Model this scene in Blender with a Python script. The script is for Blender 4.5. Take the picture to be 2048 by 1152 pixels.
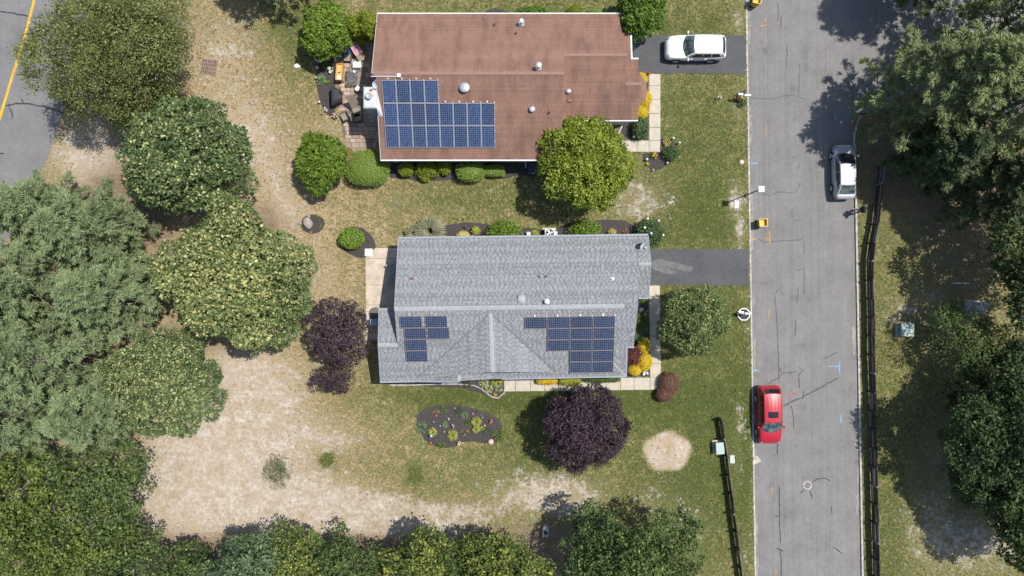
import bpy, bmesh, math, random
import numpy as np
from mathutils import Vector, Matrix, Euler

for o in list(bpy.data.objects):
    bpy.data.objects.remove(o)
sc = bpy.context.scene
COL = sc.collection
R = math.radians
rnd = random.Random(7)

# ---------------------------------------------------------------- camera, sky, sun, exposure
S = 24.4          # photograph pixels per metre on the ground
H = 57.0          # height of the drone above the lawn
cam_d = bpy.data.cameras.new("drone_camera")
cam = bpy.data.objects.new("drone_camera", cam_d)
COL.objects.link(cam)
cam.location = (0, 0, H)
cam.rotation_euler = (0, 0, 0)
cam_d.sensor_width = 36.0
cam_d.lens = 36.0 * H / (2048.0 / S)
cam_d.clip_end = 2000
sc.camera = cam

SUN_EL, SUN_AZ = R(64.5), math.atan2(0.365, 0.93)     # azimuth measured from +X towards +Y
world = bpy.data.worlds.new("World")
sc.world = world
world.use_nodes = True
wn = world.node_tree
bg = wn.nodes["Background"]
sky = wn.nodes.new("ShaderNodeTexSky")
sky.sky_type = 'NISHITA'
sky.sun_disc = False
sky.sun_elevation = SUN_EL
sky.sun_rotation = math.pi / 2 - SUN_AZ
sky.air_density = 1.0
sky.dust_density = 1.2
wn.links.new(sky.outputs[0], bg.inputs[0])
bg.inputs[1].default_value = 0.115

sun_d = bpy.data.lights.new("sun", 'SUN')
sun = bpy.data.objects.new("sun", sun_d)
COL.objects.link(sun)
sun_d.energy = 4.35
sun_d.angle = R(0.5)
sun_d.color = (1.0, 0.955, 0.89)
sdir = Vector((math.cos(SUN_EL) * math.cos(SUN_AZ), math.cos(SUN_EL) * math.sin(SUN_AZ), math.sin(SUN_EL)))
sun.rotation_euler = sdir.to_track_quat('Z', 'Y').to_euler()
sun.location = sdir * 120

sc.view_settings.view_transform = 'Standard'
sc.view_settings.look = 'None'
sc.view_settings.gamma = 1.0
sc.view_settings.use_curve_mapping = False
sc.view_settings.exposure = 0.35
sc.render.engine = 'CYCLES'
sc.cycles.max_bounces = 6
sc.cycles.diffuse_bounces = 3
sc.cycles.transparent_max_bounces = 8

# ---------------------------------------------------------------- helpers
def W(px, py, z=0.0):
    """a photograph pixel seen at height z -> world point"""
    f = (H - z) / H / S
    return Vector(((px - 1024) * f, -(py - 576) * f, z))

def G(gx, gy, z=0.0):
    """ground-plane pixel -> world point lifted straight up by z"""
    return Vector(((gx - 1024) / S, -(gy - 576) / S, z))

def tag(o, label=None, cat=None, group=None, kind=None):
    if label: o["label"] = label
    if cat: o["category"] = cat
    if group: o["group"] = group
    if kind: o["kind"] = kind
    return o

def thing(name, label, cat, loc=(0, 0, 0), rz=0.0, group=None):
    o = bpy.data.objects.new(name, None)
    o.empty_display_size = 0.2
    COL.objects.link(o)
    o.location = loc
    o.rotation_euler = (0, 0, rz)
    return tag(o, label, cat, group)

def wloc(o):
    v = Vector((0, 0, 0))
    while o is not None:
        v += o.location
        o = o.parent
    return v

def link(name, me, m, parent=None, local=True, smooth=False):
    o = bpy.data.objects.new(name, me)
    COL.objects.link(o)
    if m is not None:
        if isinstance(m, (list, tuple)):
            for q in m: me.materials.append(q)
        else:
            me.materials.append(m)
    if parent is not None:
        o.parent = parent
        if not local:
            off = wloc(parent)
            me.transform(Matrix.Translation(-off))
    if smooth:
        me.polygons.foreach_set("use_smooth", [True] * len(me.polygons))
    return o

def copy_tree(o, parent=None):
    c = o.copy()
    COL.objects.link(c)
    c.parent = parent
    for ch in list(o.children):
        copy_tree(ch, c)
    return c

class MB:
    """collects shapes and links them as ONE mesh object"""
    def __init__(self):
        self.v = []; self.f = []; self.mi = []
    def add(self, vs, fs, mi=0):
        b = len(self.v)
        self.v += [tuple(p) for p in vs]
        self.f += [tuple(i + b for i in f) for f in fs]
        self.mi += [mi] * len(fs)
    def hexa(self, p, mi=0):   # 8 points: 4 bottom ccw, 4 top ccw
        self.add(p, [(3, 2, 1, 0), (4, 5, 6, 7), (0, 1, 5, 4), (1, 2, 6, 5), (2, 3, 7, 6), (3, 0, 4, 7)], mi)
    def box(self, c, s, rz=0.0, mi=0, taper=1.0, M=None):
        hx, hy, hz = s[0] / 2, s[1] / 2, s[2] / 2
        ca, sa = math.cos(rz), math.sin(rz)
        ps = []
        for z, k in ((-hz, 1.0), (hz, taper)):
            for x, y in ((-hx, -hy), (hx, -hy), (hx, hy), (-hx, hy)):
                x, y = x * k, y * k
                p = Vector((x * ca - y * sa, x * sa + y * ca, z))
                if M is not None: p = M @ p
                ps.append((p[0] + c[0], p[1] + c[1], p[2] + c[2]))
        self.hexa(ps, mi)
    def prism(self, poly, z0, z1, mi=0):
        n = len(poly)
        vs = [(p[0], p[1], z0) for p in poly] + [(p[0], p[1], z1) for p in poly]
        fs = [tuple(range(n))[::-1], tuple(range(n, 2 * n))]
        for i in range(n):
            j = (i + 1) % n
            fs.append((i, j, j + n, i + n))
        self.add(vs, fs, mi)
    def tube(self, pts, rad, n=8, mi=0, caps=True):
        pts = [Vector(p) for p in pts]
        if not isinstance(rad, (list, tuple)): rad = [rad] * len(pts)
        vs = []; fs = []
        for i, p in enumerate(pts):
            d = (pts[min(i + 1, len(pts) - 1)] - pts[max(i - 1, 0)])
            if d.length < 1e-9: d = Vector((0, 0, 1))
            d.normalize()
            a = d.cross(Vector((0, 0, 1)) if abs(d.z) < 0.9 else Vector((1, 0, 0))).normalized()
            b = d.cross(a)
            for k in range(n):
                t = 2 * math.pi * k / n
                vs.append(p + (a * math.cos(t) + b * math.sin(t)) * rad[i])
        for i in range(len(pts) - 1):
            for k in range(n):
                k2 = (k + 1) % n
                fs.append((i * n + k, i * n + k2, (i + 1) * n + k2, (i + 1) * n + k))
        if caps:
            fs.append(tuple(range(n))[::-1])
            fs.append(tuple((len(pts) - 1) * n + k for k in range(n)))
        self.add(vs, fs, mi)
    def lathe(self, c, prof, n=16, mi=0):
        """prof: list of (radius, z)"""
        vs = []; fs = []
        for r, z in prof:
            for k in range(n):
                t = 2 * math.pi * k / n
                vs.append((c[0] + r * math.cos(t), c[1] + r * math.sin(t), c[2] + z))
        for i in range(len(prof) - 1):
            for k in range(n):
                k2 = (k + 1) % n
                fs.append((i * n + k, i * n + k2, (i + 1) * n + k2, (i + 1) * n + k))
        fs.append(tuple(range(n))[::-1])
        fs.append(tuple((len(prof) - 1) * n + k for k in range(n)))
        self.add(vs, fs, mi)
    def ball(self, c, r, nu=12, nv=8, mi=0, jit=0.0, seed=0):
        if not isinstance(r, (tuple, list)): r = (r, r, r)
        q = random.Random(seed)
        vs = []; fs = []
        for i in range(nv + 1):
            a = math.pi * i / nv
            for k in range(nu):
                t = 2 * math.pi * k / nu
                j = 1 + q.uniform(-jit, jit)
                vs.append((c[0] + r[0] * math.sin(a) * math.cos(t) * j, c[1] + r[1] * math.sin(a) * math.sin(t) * j, c[2] - r[2] * math.cos(a) * j))
        for i in range(nv):
            for k in range(nu):
                k2 = (k + 1) % nu
                fs.append((i * nu + k, i * nu + k2, (i + 1) * nu + k2, (i + 1) * nu + k))
        self.add(vs, fs, mi)
    def build(self, name, m, parent=None, local=False, smooth=False, bevel=0.0):
        me = bpy.data.meshes.new(name)
        me.from_pydata(self.v, [], self.f)
        me.update()
        o = link(name, me, m, parent, local, smooth)
        if isinstance(m, (list, tuple)):
            me.polygons.foreach_set("material_index", self.mi)
        if bevel > 0:
            b = o.modifiers.new("bevel", 'BEVEL')
            b.width = bevel; b.segments = 2; b.limit_method = 'ANGLE'
        return o

# ---------------------------------------------------------------- materials
MATS = {}
def nodes_of(name):
    m = bpy.data.materials.new(name)
    m.use_nodes = True
    nt = m.node_tree
    return m, nt, nt.nodes["Principled BSDF"]

def ramp(nt, fac, stops, interp='LINEAR'):
    r = nt.nodes.new("ShaderNodeValToRGB")
    r.color_ramp.interpolation = interp
    el = r.color_ramp.elements
    while len(el) > 1: el.remove(el[-1])
    for i, (p, c) in enumerate(stops):
        e = el[0] if i == 0 else el.new(p)
        e.position = p
        e.color = (c[0], c[1], c[2], 1) if not isinstance(c, (int, float)) else (c, c, c, 1)
    nt.links.new(fac, r.inputs[0])
    return r.outputs[0]

def noise(nt, scale, detail=4, rough=0.6, coord='Object', dist=0.0, vec=None):
    t = nt.nodes.new("ShaderNodeTexNoise")
    t.inputs["Scale"].default_value = scale
    t.inputs["Detail"].default_value = detail
    t.inputs["Roughness"].default_value = rough
    t.inputs["Distortion"].default_value = dist
    if vec is None:
        tc = nt.nodes.new("ShaderNodeTexCoord")
        vec = tc.outputs[coord]
    nt.links.new(vec, t.inputs["Vector"])
    return t.outputs["Fac"]

def mapping(nt, scale=(1, 1, 1), rot=(0, 0, 0), coord='Object', loc=(0, 0, 0)):
    tc = nt.nodes.new("ShaderNodeTexCoord")
    mp = nt.nodes.new("ShaderNodeMapping")
    mp.inputs["Scale"].default_value = scale
    mp.inputs["Rotation"].default_value = rot
    mp.inputs["Location"].default_value = loc
    nt.links.new(tc.outputs[coord], mp.inputs[0])
    return mp.outputs[0]

def math_n(nt, op, a, b=None, c=None, clamp=False):
    n = nt.nodes.new("ShaderNodeMath")
    n.operation = op
    n.use_clamp = clamp
    for i, x in enumerate((a, b, c)):
        if x is None: continue
        if isinstance(x, (int, float)): n.inputs[i].default_value = x
        else: nt.links.new(x, n.inputs[i])
    return n.outputs[0]

def mixc(nt, fac, a, b, mode='MIX'):
    n = nt.nodes.new("ShaderNodeMix")
    n.data_type = 'RGBA'
    n.blend_type = mode
    n.clamp_factor = True
    for key, x in ((0, fac), (6, a), (7, b)):
        if isinstance(x, (int, float)): n.inputs[key].default_value = x
        elif isinstance(x, tuple): n.inputs[key].default_value = (x[0], x[1], x[2], 1)
        else: nt.links.new(x, n.inputs[key])
    return n.outputs[2]

def bump(nt, h, strength=0.4, dist=0.02):
    b = nt.nodes.new("ShaderNodeBump")
    b.inputs["Strength"].default_value = strength
    b.inputs["Distance"].default_value = dist
    nt.links.new(h, b.inputs["Height"])
    return b.outputs[0]

def mat(name, col, rough=0.6, var=0.15, scale=6.0, metal=0.0, bmp=0.0, bscale=40.0, spec=0.3, coat=0.0, col2=None, trans=0.0):
    """plain surface with procedural grain and wear"""
    if name in MATS: return MATS[name]
    m, nt, p = nodes_of(name)
    n1 = noise(nt, scale, 6, 0.65)
    c2 = col2 if col2 else tuple(max(0, c * (1 - var * 1.6)) for c in col)
    c1 = tuple(min(1, c * (1 + var * 0.6)) for c in col)
    nt.links.new(ramp(nt, n1, [(0.3, c2), (0.7, c1)]), p.inputs["Base Color"])
    p.inputs["Roughness"].default_value = rough
    p.inputs["Metallic"].default_value = metal
    p.inputs["Specular IOR Level"].default_value = spec
    p.inputs["Coat Weight"].default_value = coat
    p.inputs["Coat Roughness"].default_value = 0.05
    if trans: p.inputs["Transmission Weight"].default_value = trans
    if bmp:
        nt.links.new(bump(nt, noise(nt, bscale, 4, 0.6), bmp, 0.02), p.inputs["Normal"])
    MATS[name] = m
    return m

def leafmat(name, a, b, c, trans=0.3, rough=0.55, gain=1.0):
    """leaf colours by the per-leaf attribute 'tint' (0..1)"""
    if name in MATS: return MATS[name]
    a = tuple(x * 1.55 * gain for x in a); b = tuple(x * 1.6 * gain for x in b); c = tuple(x * 1.3 * gain for x in c)
    m, nt, p = nodes_of(name)
    at = nt.nodes.new("ShaderNodeAttribute")
    at.attribute_name = "tint"
    colr = ramp(nt, at.outputs["Fac"], [(0.0, a), (0.5, b), (0.8, b), (1.0, c)])
    nt.links.new(colr, p.inputs["Base Color"])
    p.inputs["Roughness"].default_value = rough
    p.inputs["Specular IOR Level"].default_value = 0.25
    tr = nt.nodes.new("ShaderNodeBsdfTranslucent")
    tcol = mixc(nt, 1.0, colr, (1.0, 1.05, 0.55), 'MULTIPLY')
    nt.links.new(tcol, tr.inputs["Color"])
    mx = nt.nodes.new("ShaderNodeMixShader")
    mx.inputs[0].default_value = trans
    nt.links.new(p.outputs[0], mx.inputs[1])
    nt.links.new(tr.outputs[0], mx.inputs[2])
    nt.links.new(mx.outputs[0], nt.nodes["Material Output"].inputs[0])
    MATS[name] = m
    return m

def ground_material():
    m, nt, p = nodes_of("lawn_and_sand")
    at = nt.nodes.new("ShaderNodeVertexColor")
    at.layer_name = "cover"
    sep = nt.nodes.new("ShaderNodeSeparateColor")
    nt.links.new(at.outputs[0], sep.inputs[0])
    bare, lush, straw = sep.outputs[0], sep.outputs[1], sep.outputs[2]
    n0 = noise(nt, 0.22, 6, 0.6, dist=0.4)
    n1 = noise(nt, 0.9, 8, 0.68, dist=0.3)
    n2 = noise(nt, 3.2, 8, 0.7)
    n3 = noise(nt, 6.5, 5, 0.72)
    n4 = noise(nt, 26.0, 3, 0.7)
    # green or dry blades
    g = math_n(nt, 'MULTIPLY_ADD', n1, 1.3, -0.65)
    g = math_n(nt, 'ADD', g, lush)
    g = math_n(nt, 'ADD', g, math_n(nt, 'MULTIPLY_ADD', n2, 1.7, -0.85))
    g = math_n(nt, 'ADD', g, math_n(nt, 'MULTIPLY_ADD', n3, 2.6, -1.3))
    grass = ramp(nt, g, [(0.0, (0.40, 0.31, 0.20)), (0.25, (0.29, 0.225, 0.12)), (0.45, (0.205, 0.18, 0.08)),
                         (0.7, (0.125, 0.135, 0.046)), (1.0, (0.068, 0.09, 0.024))])
    # bare sandy soil
    sand = ramp(nt, n2, [(0.3, (0.36, 0.30, 0.245)), (0.45, (0.46, 0.40, 0.34)), (0.7, (0.575, 0.525, 0.47))])
    b = math_n(nt, 'ADD', bare, math_n(nt, 'MULTIPLY_ADD', n1, 1.5, -0.75))
    b = math_n(nt, 'ADD', b, math_n(nt, 'MULTIPLY_ADD', n2, 1.5, -0.75))
    b = math_n(nt, 'ADD', b, math_n(nt, 'MULTIPLY_ADD', n3, 1.1, -0.55))
    bf = ramp(nt, b, [(0.36, 0.0), (0.56, 0.6), (0.92, 1.0)])
    sand = mixc(nt, 1.0, sand, ramp(nt, n1, [(0.32, (.74, .70, .66)), (0.5, (.95, .94, .92)), (0.66, (1.06, 1.06, 1.06))]), 'MULTIPLY')
    sand = mixc(nt, ramp(nt, n3, [(0.56, 0.0), (0.68, 0.7)]), sand, (0.25, 0.21, 0.13))
    c = mixc(nt, bf, grass, sand)
    # pine straw and dead leaves
    st = math_n(nt, 'ADD', straw, math_n(nt, 'MULTIPLY_ADD', n1, 0.8, -0.4))
    st = math_n(nt, 'ADD', st, math_n(nt, 'MULTIPLY_ADD', n3, 0.9, -0.45))
    stf = ramp(nt, st, [(0.35, 0.0), (0.7, 1.0)])
    litter = ramp(nt, n3, [(0.3, (0.10, 0.072, 0.05)), (0.5, (0.20, 0.148, 0.10)), (0.7, (0.33, 0.265, 0.19))])
    c = mixc(nt, stf, c, litter)
    # blade-scale grain
    gr = ramp(nt, n4, [(0.25, 0.62), (0.5, 1.0), (0.75, 1.35)])
    c = mixc(nt, math_n(nt, 'SUBTRACT', 1.0, math_n(nt, 'MULTIPLY', bf, 0.7)), c, mixc(nt, 1.0, c, gr, 'MULTIPLY'))
    nt.links.new(c, p.inputs["Base Color"])
    p.inputs["Roughness"].default_value = 0.95
    p.inputs["Specular IOR Level"].default_value = 0.05
    hgt = math_n(nt, 'ADD', math_n(nt, 'MULTIPLY', n3, 0.6), n4)
    nt.links.new(bump(nt, hgt, 0.75, 0.06), p.inputs["Normal"])
    return m

def asphalt(name, lo, hi, streak=True, edge=False):
    m, nt, p = nodes_of(name)
    n1 = noise(nt, 0.5, 6, 0.6)
    n3 = noise(nt, 30.0, 4, 0.75)
    n4 = noise(nt, 4.0, 6, 0.7)
    base = ramp(nt, n1, [(0.3, lo), (0.7, hi)])
    if streak:
        sv = mapping(nt, (3.2, 0.06, 1), (0, 0, R(-1.0)))
        s = noise(nt, 1.0, 6, 0.7, vec=sv, dist=1.2)
        base = mixc(nt, 1.0, base, ramp(nt, s, [(0.3, 0.86), (0.5, 1.0), (0.7, 1.09)]), 'MULTIPLY')
        sp = noise(nt, 0.9, 4, 0.55, dist=0.5)
        base = mixc(nt, 1.0, base, ramp(nt, sp, [(0.3, 1.06), (0.62, 1.0), (0.72, 0.80)]), 'MULTIPLY')
    c = mixc(nt, 1.0, base, ramp(nt, n3, [(0.25, 0.72), (0.75, 1.22)]), 'MULTIPLY')
    c = mixc(nt, 1.0, c, ramp(nt, n4, [(0.25, 0.88), (0.75, 1.08)]), 'MULTIPLY')
    nt.links.new(c, p.inputs["Base Color"])
    p.inputs["Roughness"].default_value = 0.9
    p.inputs["Specular IOR Level"].default_value = 0.15
    nt.links.new(bump(nt, n3, 0.35, 0.02), p.inputs["Normal"])
    return m

def tintmat(name, stops, rough=0.85, stain=None, grain=0.25):
    """pieces that carry their own 'tint' (shingles, pavers)"""
    m, nt, p = nodes_of(name)
    at = nt.nodes.new("ShaderNodeAttribute")
    at.attribute_name = "tint"
    c = ramp(nt, at.outputs["Fac"], stops)
    n = noise(nt, 22.0, 4, 0.7)
    c = mixc(nt, 1.0, c, ramp(nt, n, [(0.25, 1 - grain), (0.75, 1 + grain)]), 'MULTIPLY')
    if stain:
        sv = mapping(nt, (1.3, 0.22, 1.0))
        s = noise(nt, 1.0, 6, 0.62, vec=sv)
        c = mixc(nt, ramp(nt, s, [(0.44, 0.0), (0.66, 0.85)]), c, mixc(nt, 1.0, c, stain, 'MULTIPLY'))
    nt.links.new(c, p.inputs["Base Color"])
    p.inputs["Roughness"].default_value = rough
    p.inputs["Specular IOR Level"].default_value = 0.2
    nt.links.new(bump(nt, n, 0.4, 0.01), p.inputs["Normal"])
    return m

M_ground = ground_material()
M_road = asphalt("road_asphalt", (0.170, 0.165, 0.161), (0.208, 0.202, 0.196))
M_road2 = asphalt("county_road_asphalt", (0.155, 0.152, 0.152), (0.205, 0.20, 0.198), streak=False)
M_drive = asphalt("driveway_asphalt", (0.075, 0.077, 0.082), (0.105, 0.107, 0.112), streak=False)
M_concrete = mat("concrete", (0.47, 0.42, 0.35), 0.9, 0.12, 2.0, bmp=0.3, bscale=30)
M_kerb = mat("kerb_concrete", (0.47, 0.44, 0.40), 0.9, 0.35, 3.0, bmp=0.3, bscale=20)
M_mulch = mat("black_mulch", (0.062, 0.053, 0.053), 0.95, 0.7, 14.0, bmp=1.0, bscale=18, col2=(0.026, 0.022, 0.022))
M_tar = mat("tar", (0.045, 0.045, 0.05), 0.5, 0.3, 8.0)
M_orange_paint = mat("orange_paint", (0.50, 0.29, 0.13), 0.8, 0.5, 12.0)
M_blue_paint = mat("blue_paint", (0.20, 0.37, 0.54), 0.8, 0.35, 12.0)
M_red_paint = mat("red_paint", (0.38, 0.13, 0.12), 0.8, 0.35, 12.0)
M_yellow_paint = mat("yellow_paint", (0.70, 0.40, 0.035), 0.75, 0.25, 3.0)
M_white = mat("white_paint", (0.70, 0.70, 0.68), 0.5, 0.08)
M_vinyl = mat("vinyl_siding", (0.62, 0.60, 0.56), 0.6, 0.08)
M_siding_grey = mat("grey_siding", (0.50, 0.52, 0.54), 0.6, 0.08)
M_gutter_grey = mat("grey_metal_trim", (0.26, 0.30, 0.345), 0.55, 0.12, 4.0, spec=0.4)
M_steel = mat("galvanised_steel", (0.50, 0.52, 0.54), 0.4, 0.15, 5.0, metal=0.6)
M_darksteel = mat("dark_steel", (0.05, 0.05, 0.055), 0.5, 0.2)
M_black = mat("black_plastic", (0.022, 0.022, 0.024), 0.5, 0.2)
M_rubber = mat("rubber", (0.022, 0.022, 0.022), 0.85, 0.2)
M_glass = mat("dark_glass", (0.012, 0.017, 0.02), 0.06, 0.1, spec=0.6)
M_bark = mat("bark", (0.15, 0.12, 0.095), 0.95, 0.4, 9.0, bmp=0.8)
M_greybark = mat("grey_bark", (0.30, 0.26, 0.22), 0.95, 0.3, 9.0, bmp=0.8)
M_stone = mat("boulder_stone", (0.36, 0.32, 0.28), 0.9, 0.25, 4.0, bmp=0.7, bscale=12)
M_wood = mat("weathered_shade_dark_wood", (0.062, 0.052, 0.046), 0.9, 0.35, 7.0, bmp=0.5)  # dark tone stands in for shade on the fence's west faces
M_woodgrey = mat("weathered_grey_wood", (0.20, 0.18, 0.165), 0.9, 0.3, 7.0, bmp=0.5)
M_greenbox = mat("utility_green", (0.22, 0.31, 0.27), 0.5, 0.15, 3.0)
# ---------------------------------------------------------------- ground
SH = 0.0164                                # the street leans by this much against the picture's vertical
ROAD_L = lambda y: 1494.0 + 0.0158 * y     # kerb faces along the street, in ground pixels
ROAD_R = lambda y: 1703.5 + 0.0178 * y
ROAD_Z = -0.12

def blobs(X, Y, lst):
    out = np.zeros_like(X)
    for (cx, cy, rx, ry, a) in lst:
        d = ((X - cx) / rx) ** 2 + ((Y - cy) / ry) ** 2
        out += a * np.exp(-d * 0.9)
    return out

BARE = [(430, 930, 150, 70, .75), (560, 1000, 170, 55, .85), (700, 1030, 120, 40, .8), (820, 1040, 130, 32, .65), (360, 1020, 70, 70, .8),
        (960, 1020, 90, 35, .25), (1095, 985, 90, 42, .8), (1150, 1010, 50, 30, .4), (560, 790, 110, 80, .5), (470, 740, 60, 50, .4), (660, 880, 90, 30, .45),
        (400, 870, 90, 50, .5), (180, 300, 70, 60, .6), (215, 370, 60, 45, .3), (640, 560, 40, 90, .3), (700, 600, 40, 60, .2),
        (1265, 390, 75, 45, .45), (1290, 420, 60, 30, .25), (1130, 385, 40, 20, .15),
        (560, 330, 70, 90, .22), (450, 90, 60, 60, .3), (430, 240, 70, 60, .25), (500, 280, 60, 60, .3), (590, 420, 60, 50, .3),
        (1480, 830, 10, 40, .55), (1480, 930, 12, 60, .35), (1473, 400, 22, 40, .6), (1480, 470, 10, 40, .6), (1476, 40, 14, 45, .5), (1476, 210, 14, 45, .45),
        (1500, 655, 20, 12, .35), (1490, 1100, 8, 60, .4), (1330, 1020, 70, 40, .3), (1390, 1060, 40, 40, .25), (1300, 980, 30, 30, .2),
        (1840, 600, 60, 45, .4), (1800, 640, 40, 25, .3), (1850, 1000, 60, 120, .2), (1950, 1080, 120, 60, .6), (1880, 930, 25, 110, .25), (1850, 480, 80, 30, .12),
        (1740, 560, 16, 400, .12), (870, 900, 60, 30, .1), (1000, 930, 100, 50, .06), (780, 400, 60, 30, .15), (660, 250, 40, 30, .3), (900, 1075, 200, 25, .3)]
LUSH = [(1400, 900, 130, 180, .38), (1240, 800, 330, 40, .35), (960, 790, 220, 28, .35), (1400, 1050, 90, 80, .1), (1420, 300, 80, 170, .25), (1390, 440, 90, 70, .3),
        (1410, 640, 100, 80, .35), (1100, 60, 600, 50, .22), (640, 60, 60, 60, .25), (1080, 900, 90, 60, .3), (830, 950, 20, 22, .35), (600, 150, 90, 160, .18),
        (930, 395, 200, 40, .15), (700, 420, 80, 40, .02), (1760, 620, 35, 400, .12), (1780, 1080, 40, 140, .25), (1860, 500, 90, 60, .05), (1320, 250, 60, 90, .15),
        (660, 920, 30, 24, .2), (560, 60, 50, 90, .15), (560, 940, 30, 30, .2), (1490, 1000, 12, 190, .25), (1480, 780, 20, 50, .25), (330, 900, 40, 60, .1), (340, 960, 40, 40, .2),
        (430, 40, 160, 60, .12), (150, 240, 40, 40, .15)]
STRAW = [(240, 415, 60, 50, .8), (520, 430, 50, 60, .45), (640, 620, 22, 60, .35), (700, 1085, 150, 30, .55), (1100, 1075, 120, 40, .65), (420, 1120, 150, 60, .6),
         (150, 700, 260, 260, .7), (130, 1050, 200, 130, .5), (900, 1130, 500, 45, .8), (1900, 560, 90, 120, .15), (1960, 800, 100, 260, .5), (1900, 300, 180, 200, .8),
         (1760, 330, 40, 90, .3), (1700, 130, 30, 60, .1), (470, 690, 70, 20, .35), (1180, 415, 60, 25, .2), (1290, 440, 40, 14, .3), (560, 460, 40, 40, .3), (300, 380, 160, 150, .5),
         (1840, 960, 50, 110, .35)]

def ground():
    us = [-2500, -1500, -800, -450, -250] + list(np.arange(-150, 1486, 7.0)) + \
         [1491.0, 1494.3] + [1497.5] + list(np.linspace(1520, 1690, 8)) + [1702.0, 1704.6] + list(np.arange(1712, 2230, 7.0)) + [2350, 2600, 3000, 3800, 4800]
    vs = [-2200, -1300, -700, -300] + list(np.arange(-140, 1300, 7.0)) + [1500, 1800, 2500, 3500]
    us = np.array(us); vs = np.array(vs)
    U, V = np.meshgrid(us, vs)
    k = np.clip((U - 1494) / (1704 - 1494), 0, 1)
    Vc = np.clip(V, -400, 1600)
    X = U + (0.0158 * (1 - k) + 0.0178 * k) * Vc * np.clip((U - 600) / 800.0, 0, 1)
    Y = V
    Z = np.zeros_like(X)
    q = np.random.default_rng(5)
    wob = 0.018 * np.sin(X * 0.031 + 1.3) * np.cos(Y * 0.027) + 0.012 * q.standard_normal(X.shape)
    inside = (U > 1492.5) & (U < 1703.2)
    Z = np.where(inside, -0.20, np.minimum(wob, 0.0) - 0.004)
    apron = (U > 1702.5) & (U < 1745) & (V > -150) & (V < 226)
    Z = np.where(apron, -0.30, Z)
    bare = np.minimum(0.04 + .17 * np.clip((640 - X) / 120, 0, 1) + blobs(X, Y, BARE) * .88, 0.68)
    lush = 0.36 + np.clip((X - 500) / 1800, 0, .2) + blobs(X, Y, LUSH) - 0.20 * np.exp(-((X - 470) / 300) ** 2) - 0.13 * np.exp(-((X - 690) / 190) ** 2 - ((Y - 430) / 190) ** 2)
    straw = blobs(X, Y, STRAW)
    dd = np.hypot((X - 1335) / 47, (Y - 903) / 39) + 0.05 * np.sin(np.arctan2(Y - 903, X - 1335) * 5) 
    disc = np.clip((1.12 - dd) / .22, 0, 1)
    bare = bare * (1 - disc) + (0.60 - .25 * np.exp(-((X - 1338) ** 2 + (Y - 890) ** 2) / 200)) * disc
    lush = lush * (1 - disc) + 0.05 * disc
    for (cx, cy, r0) in ((830, 948, 17), (655, 918, 15)):
        d = np.hypot(X - cx, Y - cy)
        lush = np.where(d < r0, 0.95, lush); bare = np.where(d < r0, 0.0, bare)
    ny, nx = X.shape
    P = np.stack([(X - 1024) / S, -(Y - 576) / S, Z], -1).reshape(-1, 3)
    idx = np.arange(ny * nx).reshape(ny, nx)
    F = np.stack([idx[1:, :-1], idx[1:, 1:], idx[:-1, 1:], idx[:-1, :-1]], -1).reshape(-1, 4)
    me = bpy.data.meshes.new("ground")
    me.from_pydata(P.tolist(), [], F.tolist())
    ca = me.color_attributes.new("cover", 'FLOAT_COLOR', 'POINT')
    C = np.stack([bare, lush, straw, np.ones_like(bare)], -1).clip(0, 1).astype(np.float32)
    ca.data.foreach_set("color", C.reshape(-1))
    o = link("ground", me, M_ground, smooth=True)
    tag(o, kind='structure')
ground()

def sheet(name, poly, z, m, parent=None, kind='structure', gp=True):
    """flat sheet from ground pixels"""
    vs = [G(x, y, z) if gp else Vector((x, y, z)) for x, y in poly]
    me = bpy.data.meshes.new(name)
    me.from_pydata([tuple(v) for v in vs], [], [tuple(range(len(vs)))])
    me.update()
    if me.polygons[0].normal.z < 0: me.flip_normals()
    o = link(name, me, m, parent, local=False)
    if kind: tag(o, kind=kind)
    return o

# the street, its kerbs and the paved mouth under the pines
ys = [-900, -400] + list(range(-100, 1300, 50)) + [1700, 2300]
road_me = bpy.data.meshes.new("road")
rv = []; rf = []
for i, y in enumerate(ys):
    l, r = ROAD_L(y), ROAD_R(y)
    for k in range(9):
        t = k / 8
        rv.append(tuple(G(l + (r - l) * t, y, ROAD_Z + 0.05 * (1 - (2 * t - 1) ** 2))))
    if i:
        b = i * 9
        for k in range(8):
            rf.append((b + k, b + k + 1, b + k + 1 - 9, b + k - 9))
road_me.from_pydata(rv, [], rf)
road = tag(link("road", road_me, M_road, smooth=True), kind='structure')
def road_z(px, py):
    l, r = ROAD_L(py), ROAD_R(py)
    t = (px - l) / (r - l)
    return ROAD_Z + 0.05 * (1 - (2 * t - 1) ** 2)

def kerb(fn, y0, y1, wd, name, side):
    mb = MB()
    step = 3.05 * S
    y = y0; q = random.Random(side + int(y0))
    n = 0
    while y < y1:
        ye = min(y + step, y1) - 0.35
        xa, xb = fn(y), fn(ye)
        z = 0.012 + q.uniform(-.006, .006)
        a = [G(xa, y, -0.28), G(xa + side * wd, y, -0.28), G(xb + side * wd, ye, -0.28), G(xb, ye, -0.28)]
        t = [G(p_x, p_y, z) for p_x, p_y in ((xa, y), (xa + side * wd, y), (xb + side * wd, ye), (xb, ye))]
        if side > 0: a = a[::-1]; t = t[::-1]
        b2 = MB(); b2.hexa([tuple(p) for p in a] + [tuple(p) for p in t])
        o = b2.build("kerb_stone", M_kerb, KERB, bevel=0.02)
        y += step; n += 1
KERB = bpy.data.objects.new("kerb", None); COL.objects.link(KERB); tag(KERB, kind='structure')
kerb(lambda y: ROAD_L(y) + 0.4, -80, 1240, 3.4, "kerb", -1)
kerb(lambda y: ROAD_R(y) - 0.4, 290, 1240, 4.0, "kerb", 1)
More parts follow.
